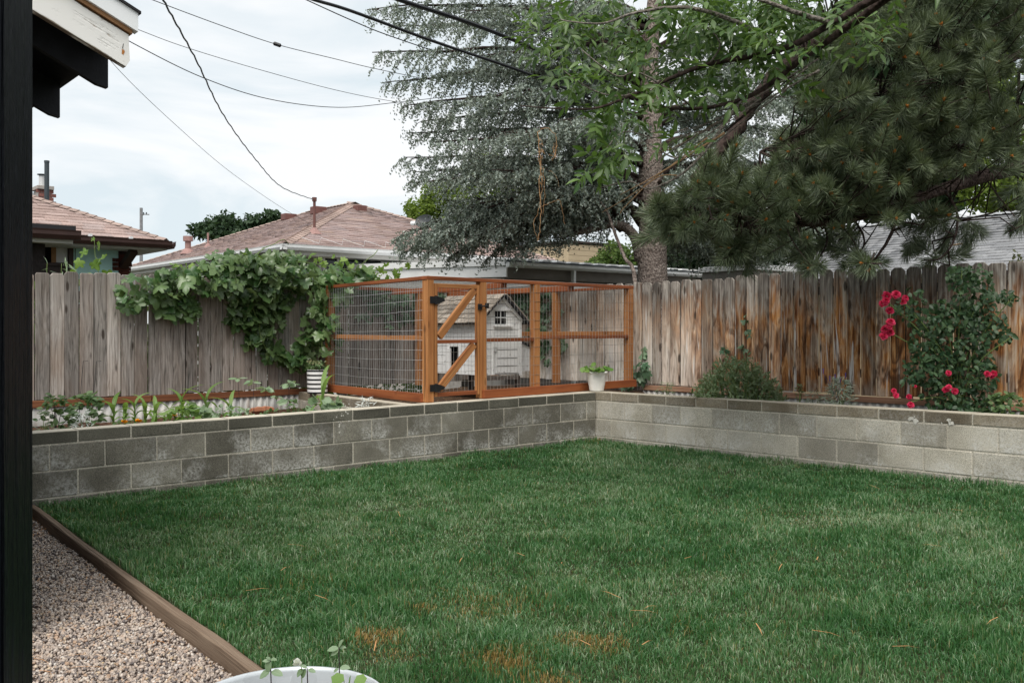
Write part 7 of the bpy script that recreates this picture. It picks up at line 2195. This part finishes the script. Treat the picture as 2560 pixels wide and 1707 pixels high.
limb(cedar, [at(1605, 480, 14.0), at(1540, 440, 13.9), at(1460, 420, 13.9), at(1330, 400, 13.8)], .06, .02, 'bark_dark')
limb(cedar, [at(1618, 130, 14.05), at(1590, 90, 14.0), at(1530, 45, 13.9), at(1470, -10, 13.8), at(1400, -120, 13.8)], .11, .06, 'bark_pine')
limb(cedar, [at(1610, 200, 14.05), at(1560, 130, 13.8), at(1480, 100, 13.6), at(1400, 95, 13.5)], .05, .03, 'bark_pine')
RIGHT = [(1950, 260, 14.5, 300, .6), (2020, 330, 15.0, 380, .6), (1900, 350, 13.2, 400, .55), (2050, 430, 15.5, 470, .6), (1960, 480, 14.0, 520, .55), (1880, 560, 14.8, 580, .5), (2060, 560, 15.6, 580, .6), (2010, 640, 15.4, 610, .5), (1900, 650, 15.0, 620, .5), (1800, 450, 13.0, 480, .5), (1820, 560, 16.0, 570, .55), (1790, 300, 15.8, 340, .55), (1850, 200, 15.0, 240, .6), (2000, 180, 16.0, 210, .6), (1750, 620, 15.5, 610, .45), (1740, 520, 15.8, 530, .5), (2100, 260, 16.5, 300, .6), (1780, 120, 15, 150, .6), (1700, 420, 16.2, 450, .5), (1930, 420, 16.5, 450, .6)]
for px, py, Z, yb, w in RIGHT:
    bough(trunk_at(yb), at(px, py, Z), w, 20, 0.05, 0.22, 0.55, 0.9)
o = TW.build('twigs', M['bark_dark'], cedar); o['kind'] = 'stuff'
def rosettes(parent, P, D, size, k, mat, name):
    P, D = np.concatenate(P), np.concatenate(D)
    n = len(P)
    V, F = [], []
    for j in range(k):
        r = RNG.normal(size=(n, 3)); r -= (r * D).sum(1, keepdims=True) * D * 0.7
        r += Z3 * 0.45
        r /= np.linalg.norm(r, axis=1, keepdims=True)
        s = np.cross(r, D); s /= np.maximum(np.linalg.norm(s, axis=1, keepdims=True), 1e-5)
        sz = (size * RNG.uniform(.7, 1.3, n))[:, None]
        V.append(np.stack([P - s * sz * .22 - D * sz * .25, P + s * sz * .22 + D * sz * .25, P + r * sz], 1))
    V = np.stack(V, 1).reshape(-1, 3)
    F = np.arange(len(V)).reshape(-1, 3)
    rn = np.repeat(np.clip(RNG.random(n), 0, 1), 3 * k)
    me = raw_mesh(name, V - WL[parent.name], F, M[mat], None, rn)
    o = link(name, me, parent, WL[parent.name]); o['kind'] = 'stuff'
    print(name, len(F))
rosettes(cedar, ROS_P, ROS_D, 0.034, 3, 'cedar', 'needles')

# ================================================================== LEANING STEM AND DRY VINE
ls = thing('leaning_stem', np.array([*at(1588, 706, 12.6)[:2], 0.3]), 'bare mottled stem leaning left behind the fence beside the trunk', 'stem')
limb(ls, [WL[ls.name], at(1588, 706, 12.6), at(1562, 645, 12.8), at(1538, 585, 13.0), at(1518, 530, 13.1), at(1498, 500, 13.2)], .032, .012, 'bark_cedar', 8, 'stem')
dv = thing('dry_vine', at(1350, 610, 11.7), 'dry tan vine strands dangling in front of the blue conifer', 'vine')
for P, r in (([(1345, 330), (1368, 320), (1389, 338), (1391, 365), (1384, 390), (1372, 385)], .007), ([(1345, 330), (1349, 375), (1353, 430), (1347, 460), (1352, 511), (1350, 564), (1344, 602)], .010), ([(1350, 350), (1346, 400), (1356, 450), (1350, 500), (1345, 530), (1334, 559), (1343, 602)], .006), ([(1353, 520), (1375, 508), (1399, 501), (1404, 520), (1412, 562)], .005), ([(1391, 365), (1386, 392), (1380, 400)], .009), ([(1372, 428), (1390, 440), (1398, 470)], .004), ([(1358, 420), (1362, 480), (1356, 540)], .005)):
    limb(dv, [at(x, y, 11.7) for x, y in P], r * .6, r * .4, 'dry_vine', 5, 'strand', 6, .006)
n = 60
pos = np.concatenate([px_blob(1352, 375, 7, 30, 26, lambda x: 11.68 + 0 * x), px_blob(1386, 375, 8, 20, 20, lambda x: 11.68 + 0 * x), px_blob(1352, 440, 6, 40, 14, lambda x: 11.68 + 0 * x)])
scatter(dv, NARROW, rot_frames(rnd_dirs(n, (0, -1, 0), .6), rnd_dirs(n, (0, 0, -1), .5)), pos, RNG.uniform(.03, .07, n), M['dry_vine'], 'dead_leaf', 'dead_leaves', 60)

# ================================================================== PINE, RIGHT
PT_ = np.array([6.55, 10.8])
pine = thing('pine_tree', (*PT_, 0.0), 'long-needled pine with dark boughs hanging over the fence, right', 'tree')
limb(pine, [np.array([6.6, 10.8, -0.3]), np.array([6.55, 10.8, 2]), np.array([6.5, 10.8, 5]), np.array([6.6, 10.8, 9])], .26, .14, 'bark_pine', 14, 'trunk')
BRN = []
def pbranch(P, r0, r1, mat='bark_pine', n=8):
    pts = [at(x, y, z) for x, y, z in P]
    limb(pine, pts, r0, r1, mat, n, 'limb', 6, r1 * .2)
    BRN.extend(smooth_path(pts, 6))
pbranch([(2800, -120, 10.4), (2400, -45, 9.8), (2293, 0, 9.6), (2152, 48, 9.5), (2068, 93, 9.4), (1984, 151, 9.4), (1908, 222, 9.3), (1847, 318, 9.2), (1790, 390, 9.1), (1738, 452, 9.0)], .085, .058, 'bark_dark')  # darker bark colour stands in for the shade on this limb
pbranch([(2780, 350, 10.6), (2620, 395, 10.0), (2560, 415, 9.6), (2440, 447, 9.3), (2330, 482, 9.2), (2225, 515, 9.1), (2120, 548, 9.0), (2010, 558, 8.9), (1900, 552, 8.9), (1800, 530, 8.9), (1710, 510, 8.8)], .085, .014)
pbranch([(2236, 508, 9.1), (2236, 560, 9.0), (2215, 610, 8.9), (2185, 650, 8.9), (2162, 672, 8.9)], .022, .006, 'bark_dark')
pbranch([(2130, 545, 9.0), (2155, 580, 9.0), (2160, 610, 8.9), (2145, 640, 8.9)], .014, .005, 'bark_dark')
pbranch([(2360, 475, 9.2), (2392, 530, 9.1), (2385, 600, 9.0), (2352, 645, 9.0), (2310, 650, 9.0)], .016, .005, 'bark_dark')
pbranch([(2060, 556, 9.0), (2068, 600, 9.0), (2050, 640, 9.0), (2020, 662, 9.0)], .012, .005, 'bark_dark')
pbranch([(2234, 500, 9.1), (2230, 440, 9.2), (2222, 380, 9.2), (2190, 330, 9.2)], .02, .008, 'bark_dark')
pbranch([(2780, 60, 10.6), (2620, 100, 10.0), (2520, 150, 9.7), (2420, 200, 9.5), (2300, 250, 9.4), (2160, 290, 9.3), (2020, 330, 9.2), (1900, 380, 9.0)], .06, .012, 'bark_dark')
pbranch([(2780, -20, 10.6), (2560, 40, 9.8), (2400, 100, 9.6), (2280, 170, 9.4), (2200, 240, 9.3)], .04, .012, 'bark_dark')
pbranch([(2700, 250, 10.4), (2540, 310, 9.6), (2450, 350, 9.4), (2340, 380, 9.3)], .04, .012, 'bark_dark')
pbranch([(2548, 180, 9.5), (2543, 300, 9.4), (2546, 410, 9.4)], .014, .012, 'bark_dark')
# needle tufts: a few shapes shared by every tuft
def tuft_shape(n, L, axis):
    t = RNG.random(n)
    base = np.stack([0 * t, t * axis, 0 * t], 1)
    a = RNG.random(n) * 6.283
    el = 0.45 + 0.65 * (1 - t) + RNG.normal(0, .13, n)
    d = np.stack([np.sin(el) * np.cos(a), np.cos(el), np.sin(el) * np.sin(a)], 1)
    ln = L * RNG.uniform(.75, 1.1, n)
    sid = np.cross(d, RNG.normal(size=(n, 3))); sid /= np.linalg.norm(sid, axis=1, keepdims=True)
    w = 0.0026
    mid = base + d * (ln * .55)[:, None] + np.array([0, 0, 0])
    tip = base + d * ln[:, None] + np.stack([0 * a, 0 * a, 0 * a - .012], 1)
    V = np.stack([base - sid * w * .6, base + sid * w * .6, mid + sid * w, mid - sid * w, tip], 1).reshape(-1, 3)
    F = (np.array([(0, 1, 2), (0, 2, 3), (3, 2, 4)])[None] + (np.arange(n) * 5)[:, None, None]).reshape(-1, 3)
    return V, F, np.repeat(RNG.random(n), 5)
TUFT, TUFT_RAW = [], []
for nn_, L_, ax_ in ((190, .155, .17), (170, .13, .12), (260, .15, .30), (230, .16, .24), (140, .17, .10)):
    V, F, rn = tuft_shape(nn_, L_, ax_)
    TUFT.append((raw_mesh('needle_tuft', V, F, M['pine'], None, rn), ax_)); TUFT_RAW.append((V, F, rn))
bud_m = MB()
for k in range(4):
    a = k * 1.6
    b = np.array([math.cos(a) * .006, 0, math.sin(a) * .006]) if k else np.zeros(3)
    bud_m.tube([b, b * 1.8 + np.array([0, .016 if k else .024, 0]), b * 2.1 + np.array([0, .024 if k else .036, 0])], [.0065, .008, .0015], 5)
BUD = bud_m.mesh('bud', M['bud'])
AX = MB().tube([(0, -.10, 0), (0, .02, 0), (0, .16, 0)], [.006, .0055, .0035], 5).mesh('shoot', M['bark_pine'])
TF = [(1700, 520, 50, 40, 9), (1695, 570, 32, 30, 6), (1770, 540, 55, 45, 12), (1790, 480, 50, 40, 7), (1860, 570, 60, 45, 12), (1840, 520, 60, 40, 9), (1940, 535, 60, 45, 12), (1960, 470, 70, 50, 14), (1980, 400, 60, 40, 9), (2050, 510, 60, 50, 14), (2060, 430, 60, 60, 13), (2130, 480, 60, 60, 14), (2130, 390, 60, 50, 11),
      (2040, 350, 60, 40, 8), (2210, 420, 60, 60, 14), (2300, 380, 60, 60, 14), (2360, 400, 60, 60, 12), (2280, 460, 60, 40, 8), (2180, 330, 60, 40, 8), (2400, 330, 70, 60, 12), (2480, 260, 70, 70, 12), (2480, 380, 50, 50, 8), (2320, 290, 70, 40, 9), (2440, 170, 80, 60, 11), (2350, 200, 70, 50, 9), (2250, 130, 80, 50, 9), (2380, 90, 90, 60, 11), (2500, 60, 70, 60, 9), (2120, 200, 70, 60, 8), (2160, 120, 60, 50, 6), (2050, 250, 60, 50, 7),
      (2080, 575, 40, 20, 3), (1990, 600, 40, 20, 3), (1880, 612, 40, 14, 2), (2150, 590, 30, 16, 2), (2170, 655, 20, 14, 3), (2310, 560, 40, 24, 3), (2360, 550, 30, 24, 3), (2330, 640, 30, 12, 3), (2030, 655, 20, 10, 2), (2430, 556, 40, 12, 2), (2540, 560, 20, 20, 2), (2230, 545, 40, 20, 2), (2140, 640, 20, 10, 2), (2560, 480, 20, 30, 3), (2580, 330, 40, 80, 6), (2600, 160, 40, 80, 6), (2300, 20, 90, 50, 8), (2180, 60, 70, 50, 6), (2450, -30, 100, 50, 8), (2250, -90, 120, 60, 8), (2500, -150, 140, 80, 9), (2650, 0, 60, 100, 7), (2110, 290, 60, 50, 7), (2240, 250, 60, 60, 8), (2330, 140, 60, 60, 7), (2520, 130, 50, 60, 6), (2200, -150, 200, 70, 18), (2450, -250, 200, 90, 22), (2000, -120, 150, 50, 8), (2650, -120, 120, 100, 12)]  # last blobs: unseen tufts above the view, added to shade the upper boughs
BRN_A = np.array(BRN)
stems = MB()
tufts = []
for x, y, rx, ry, k in TF:
    for p in px_blob(x, y, rx, ry, int(k * 1.75 + .5), lambda x: 9.0 + (np.asarray(x) > 2300) * .3 + .45 * RNG.normal(size=np.shape(x))):
        tufts.append(p)
tufts.sort(key=lambda p: p[1] + (3 if p[2] > CAMZ + HORIZON / FPX * p[1] else 0))
TV, TFc, TR, tb_ = [], [], [], 0
for ti, p in enumerate(tufts):
    dd = np.linalg.norm(BRN_A - p, axis=1)
    j = int(np.argmin(dd)); src = BRN_A[j]
    d = unit(unit(p - src) * .8 + np.array([-.35, -.30, .15]) + RNG.normal(0, .35, 3))
    nrm = unit(np.cross(d, RNG.normal(size=3)))
    R = np.stack([np.cross(d, nrm), d, nrm], 1)
    kv = random.randrange(5); me_t, axl = TUFT[kv]; sc_ = random.uniform(.75, 1.2)
    if ti < 300:
        t = place('needle_tuft', me_t, pine, R, p, sc_)
        for me, nm, off in ((BUD, 'bud', axl), (AX, 'shoot', axl - .16)):
            if nm == 'bud' and random.random() < .4: continue
            c = bpy.data.objects.new(nm, me); COL.objects.link(c); c.parent = t; c.location = (0, off, 0)
    else:
        V, F, rn = TUFT_RAW[kv]
        TV.append(V @ R.T * sc_ + p - WL[pine.name]); TFc.append(F + tb_); TR.append(rn); tb_ += len(V)
    if dd[j] > .12 and dd[j] < 1.3:
        md = (src + p) / 2 + RNG.normal(0, .05, 3) - Z3 * .04
        stems.tube([src, md, p - d * .08], [.009, .007, .005], 4, cap=False)
o = link('needles', raw_mesh('needles', np.concatenate(TV), np.concatenate(TFc), M['pine'], None, np.concatenate(TR)), pine, WL[pine.name]); o['kind'] = 'stuff'
print('tufts', len(tufts))
o = stems.build('twigs', M['bark_dark'], pine); o['kind'] = 'stuff'

# ================================================================== LEAFY TREE OVERHEAD, TOP
AT_ = np.array([5.2, 5.2])
ash = thing('ash_tree', (*AT_, 0.0), 'bright green leafy branches of a tree reaching in from the upper right', 'tree')
limb(ash, [np.array([5.2, 5.2, -0.05]), np.array([5.15, 5.2, 2.0]), np.array([5.0, 5.3, 4.2])], .16, .11, 'bark_ash', 12, 'trunk')
def abranch(P, r0, r1, mat='bark_ash'):
    limb(ash, [at(p[0], p[1], p[2] - .3) for p in P], r0, r1, 'bark_dark' if r0 > .015 and mat == 'bark_ash' and P[0][0] > 2200 else mat, 7, 'limb', 6, r1 * .25)
abranch([(2900, -350, 5.6), (2450, -120, 6.3), (2200, -10, 6.6), (2080, 60, 6.8), (1950, 125, 6.9), (1774, 160, 7.0), (1648, 208, 7.0), (1552, 250, 7.0), (1468, 273, 7.0), (1300, 266, 7.0)], .034, .004, 'bark_ash')
abranch([(2240, -20, 6.6), (2095, 85, 6.9), (2000, 150, 7.0), (1950, 191, 7.1), (1861, 247, 7.1), (1738, 272, 7.1), (1631, 265, 7.1), (1552, 255, 7.1)], .028, .007)
abranch([(1868, 243, 7.1), (1847, 261, 7.1), (1791, 340, 7.1), (1757, 384, 7.1), (1706, 434, 7.1), (1645, 466, 7.1), (1609, 471, 7.1), (1573, 454, 7.1), (1500, 470, 7.1)], .014, .004)
abranch([(1757, 384, 7.1), (1690, 395, 7.1), (1640, 370, 7.1), (1600, 350, 7.1)], .008, .003)
abranch([(1700, 440, 7.1), (1640, 445, 7.1), (1560, 520, 7.1), (1552, 535, 7.1)], .005, .002, 'twig_tan')
abranch([(1738, 272, 7.1), (1650, 210, 7.0), (1590, 180, 7.0), (1540, 190, 6.9), (1455, 125, 6.9)], .009, .004)
abranch([(1645, 208, 7.0), (1560, 240, 7.0), (1480, 225, 7.0), (1400, 170, 7.0)], .008, .003)
abranch([(1950, 125, 6.9), (1850, 60, 6.8), (1720, 20, 6.8), (1600, 30, 6.8), (1500, 60, 6.8), (1400, 50, 6.9)], .02, .004)
abranch([(2080, 60, 6.8), (1960, 20, 6.7), (1850, -20, 6.7)], .02, .01)
abranch([(1720, 320, 7.1), (1640, 345, 7.1), (1560, 330, 7.0), (1510, 380, 7.0)], .006, .003)
abranch([(1774, 160, 7.0), (1800, 110, 6.9), (1760, 60, 6.9)], .008, .004)
for i in range(16):                             # bare twigs hanging below the main branches
    x0 = random.uniform(1760, 2060); y0 = 290 - (x0 - 1840) * .62 + random.uniform(-15, 25)
    L_ = random.uniform(120, 300); sl_ = random.uniform(.1, .85); bw = random.uniform(-25, 35)
    zz0 = 7.2 + random.uniform(-.2, .3)
    abranch([(x0, y0, zz0), (x0 - L_ * .35, y0 + L_ * .35 * sl_ + bw * .6, zz0), (x0 - L_ * .7, y0 + L_ * .7 * sl_ + bw, zz0), (x0 - L_, y0 + L_ * sl_ + bw * .5, zz0)], random.uniform(.005, .011), .002, random.choice(['bark_ash', 'bark_ash', 'twig_tan', 'bark_dark']))
AB = [(1365, 45, 55, 50, 24), (1335, 75, 26, 30, 7), (1420, 120, 60, 50, 28), (1480, 40, 70, 55, 26), (1400, 180, 34, 30, 9), (1470, 190, 60, 45, 26), (1560, 160, 70, 70, 40), (1560, 60, 60, 60, 22), (1545, 280, 70, 60, 40), (1500, 300, 40, 34, 14), (1540, 370, 55, 45, 28), (1530, 420, 36, 26, 10), (1640, 120, 70, 70, 34), (1660, 200, 70, 40, 24), (1700, 60, 80, 60, 34), (1760, 180, 60, 50, 22),
      (1790, 60, 90, 60, 48), (1880, 50, 80, 60, 46), (1830, 140, 70, 40, 24), (1960, 60, 60, 50, 26), (1930, 150, 50, 36, 12), (1720, 230, 50, 26, 12), (1640, 270, 50, 20, 10), (1690, 350, 34, 16, 5), (1755, 355, 26, 22, 6), (1480, 418, 24, 18, 6), (1840, 210, 40, 24, 8), (2020, 30, 50, 40, 14), (1440, 70, 40, 40, 10), (1990, 200, 30, 30, 6), (2050, 100, 40, 40, 8), (2200, 40, 80, 60, 10), (1760, 20, 90, 40, 34), (1860, 90, 80, 40, 30), (1950, 20, 80, 40, 30), (2080, 30, 70, 40, 22), (2150, 90, 50, 40, 12), (1680, 10, 70, 34, 20), (1500, -60, 120, 60, 16), (1700, -80, 160, 60, 30), (1950, -80, 180, 60, 30), (2250, -80, 160, 60, 20)]  # last blobs: unseen leaves above the view, added to cast shade below
LP, LD_, LN_, LS_ = [], [], [], []
rach = MB()
for x, y, rx, ry, k in AB:
    for p in px_blob(x, y, rx, ry, max(2, int(k * (.62 if x < 1720 else .95))), lambda x: 6.95 + .32 * RNG.normal(size=np.shape(x))):
        d = rnd_dirs(1, (-.35, -.25, -.35), .55)[0]
        nr = rnd_dirs(1, (0, -.4, .9), .45)[0]; nr = unit(nr - d * np.dot(nr, d)); sd = np.cross(d, nr)
        Lr = random.uniform(.11, .18)
        rach.tube([p - d * .05, p + d * Lr], [.0016, .0008], 3, cap=False)
        m = random.choice((2, 2, 3))
        for i in range(m):
            q = p + d * Lr * (i + .4) / m
            for sg in (-1, 1):
                LP.append(q); LD_.append(unit(sd * sg * .9 + d * .75 + RNG.normal(0, .22, 3))); LN_.append(unit(nr + RNG.normal(0, .28, 3))); LS_.append(random.uniform(.065, .115))
        LP.append(p + d * Lr); LD_.append(d); LN_.append(nr); LS_.append(random.uniform(.08, .12))
LP, LD_, LN_, LS_ = map(np.array, (LP, LD_, LN_, LS_))
WIDE = [fold_leaf([(0.12, 0.2), (w_, 0.45), (0.10, 0.76)], f, b) for f, b, w_ in ((0.25, 0.12, .17), (0.5, 0.35, .16), (0.1, 0.05, .19), (0.7, 0.2, .15), (-.2, .3, .18))]
scatter(ash, WIDE, rot_frames(LN_, LD_), LP, LS_, M['ash'], nparts=300, order=LP[:, 1] - LS_ * 4)
o = rach.build('leaf_stalks', M['stem_green'], ash); o['kind'] = 'stuff'

# ================================================================== BACKGROUND TREES AND SHRUBS
def crown_tree(name, label, base, top, blobs, leaf, mat, trunk_r=0.12, cat='tree', group=None, bark_m='bark_dark', shell=.35, limbs=6):
    t = thing(name, base, label, cat, group)
    limb(t, [np.asarray(base, float), (np.asarray(base) + top) / 2 + np.array([.05, 0, 0]), top], trunk_r, trunk_r * .35, bark_m, 8, 'trunk')
    PP, NNn = [], []
    for c, r, n in blobs:
        c, r = np.asarray(c, float), np.asarray(r, float)
        d = RNG.normal(size=(n, 3)); d /= np.linalg.norm(d, axis=1, keepdims=True)
        rad = shell + (1 - shell) * RNG.random(n) ** .6
        rad *= .72 + .5 * noise2(d[:, 0] * 3 + c[0], d[:, 2] * 3 + d[:, 1] * 2 + c[1], 8)
        PP.append(c + d * rad[:, None] * r); NNn.append(d * .6 + Z3 * .5 + RNG.normal(0, .5, (n, 3)))
    for c, r, n in blobs[:limbs]:
        limb(t, [np.asarray(base) + (top - np.asarray(base)) * .5, (np.asarray(c) + top) / 2 - Z3 * .1, np.asarray(c)], trunk_r * .4, trunk_r * .1, bark_m, 5, 'branch')
    PP, NNn = np.concatenate(PP), np.concatenate(NNn); n = len(PP)
    scatter(t, DIAMOND, rot_frames(NNn, rnd_dirs(n, (0, 0, -.3), 1)), PP, leaf * RNG.uniform(.6, 1.3, n), M[mat], rest='crown', nparts=0)
    return t
def B(px, py, rx, ry, Z, n, dz=1.0):
    c = at(px, py, Z); s = Z / FPX
    return (c, (rx * s, max(rx, ry) * s * dz, ry * s), n)
Zt = 40.0
crown_tree('leafy_tree', 'small green tree top above the red roof ridge, left of centre', np.array([*at(590, 600, Zt)[:2], -.3]), at(590, 590, Zt), [B(505, 575, 34, 20, Zt, 500), B(560, 560, 44, 28, Zt, 900), B(600, 575, 40, 24, Zt, 600), B(640, 560, 40, 26, Zt, 700), B(680, 545, 26, 18, Zt, 400), B(540, 585, 50, 18, Zt, 400), B(625, 590, 60, 20, Zt, 500), B(690, 570, 30, 20, Zt, 300)], .19, 'tree_dark')
Zt = 24.0
crown_tree('leafy_tree', 'yellow-green tree behind the dish and the conifer tips', np.array([*at(1100, 600, Zt)[:2], -.3]), at(1100, 560, Zt), [B(1060, 530, 60, 40, Zt, 1500), B(1100, 490, 60, 45, Zt, 1400), B(1170, 500, 70, 60, Zt, 1500), B(1060, 570, 60, 40, Zt, 1200), B(1150, 560, 70, 50, Zt, 1300), B(1220, 430, 60, 60, Zt, 900), B(1280, 480, 60, 60, Zt, 800), B(1240, 540, 50, 50, Zt, 700)], .10, 'tree_yellow')
Zt = 15.6
crown_tree('leafy_shrub', 'fresh green shrub behind the garage roof, left of the thick trunk', np.array([*at(1540, 690, 19.5)[:2], -.3]), at(1540, 640, 19.5), [B(1540, 645, 50, 42, 19.5, 1300), B(1500, 665, 40, 28, 19.5, 700), B(1575, 660, 40, 36, 19.5, 700)], .085, 'tree_green', .05, 'shrub')
crown_tree('leafy_shrub', 'dark evergreen shrub mass between the thick trunk and the grey roof', np.array([*at(1800, 690, 19)[:2], -.3]), at(1800, 640, 19), [B(1710, 630, 50, 70, 19, 2200), B(1770, 590, 60, 90, 19, 2600), B(1850, 600, 60, 80, 19, 2300), B(1920, 610, 50, 70, 19, 1700), B(1990, 580, 50, 80, 19.5, 1500), B(1690, 540, 50, 60, 19, 1400), B(1740, 680, 60, 30, 19, 900), B(1850, 670, 70, 30, 19, 900)], .15, 'tree_dark', .09, 'shrub')
Zt = 25.0
crown_tree('leafy_tree', 'dense dark tree filling the gap behind the pine, upper right', np.array([*at(2250, 600, Zt)[:2], -.3]), at(2250, 300, Zt), [B(2080, 330, 90, 100, Zt, 1800), B(2200, 300, 110, 120, Zt, 2200), B(2300, 220, 120, 120, Zt, 2000), B(2200, 150, 110, 100, Zt, 1500), B(2080, 470, 90, 90, Zt, 1800), B(2200, 460, 100, 90, Zt, 1800), B(2330, 380, 110, 100, Zt, 1800), B(2050, 230, 80, 80, Zt, 1000), B(2400, 100, 100, 90, Zt, 1000), B(2330, 480, 90, 60, Zt, 1000), B(2450, 250, 100, 110, Zt, 1800), B(2350, 60, 110, 80, Zt, 1500), B(2180, 40, 110, 70, Zt, 1400), B(2060, 120, 90, 80, Zt, 1400), B(2480, 60, 90, 90, Zt, 1000), B(2250, 380, 110, 80, Zt, 1600), B(2000, 400, 70, 90, Zt, 1200)], .27, 'tree_dark', .2)
Zt = 22.0
crown_tree('leafy_tree', 'bright yellow-green tree showing through the pine at the right edge', np.array([*at(2540, 560, Zt)[:2], -.3]), at(2540, 400, Zt), [B(2480, 480, 80, 60, Zt, 1500), B(2560, 470, 70, 70, Zt, 1400), B(2540, 330, 80, 90, Zt, 1100), B(2440, 420, 60, 60, Zt, 700), B(2600, 380, 80, 80, Zt, 800), B(2480, 200, 70, 70, Zt, 500), B(2650, 250, 80, 80, Zt, 600)], .12, 'tree_yellow', .15)

# foliage of the neighbour's side, glimpsed through the fence gaps
hg0 = FLP + FLD * 1.5 - FLN * 0.75
hedge = thing('hedge', (*hg0, -0.3), 'green foliage glimpsed through the gaps of the grey fence', 'hedge')
n = 5200
sv_ = RNG.uniform(-0.6, _s0 - 0.6, n); of_ = RNG.uniform(.35, 1.0, n)
pos = np.stack([FLP[0] + FLD[0] * sv_ - FLN[0] * of_, FLP[1] + FLD[1] * sv_ - FLN[1] * of_, RNG.uniform(.2, 1.68, n)], 1)
scatter(hedge, DIAMOND, rot_frames(rnd_dirs(n, (0, -.3, .5), .7), rnd_dirs(n, (0, 0, -.3), 1)), pos, RNG.uniform(.06, .13, n), M['tree_green'], rest='leaves', nparts=0)
for k in range(5):
    q = FLP + FLD * (0.1 + 1.1 * k) - FLN * 0.7
    limb(hedge, [v3(q, -0.3), v3(q, .6), v3(q + FLD * .1, 1.4)], .02, .008, 'stem_brown', 5, 'stem')
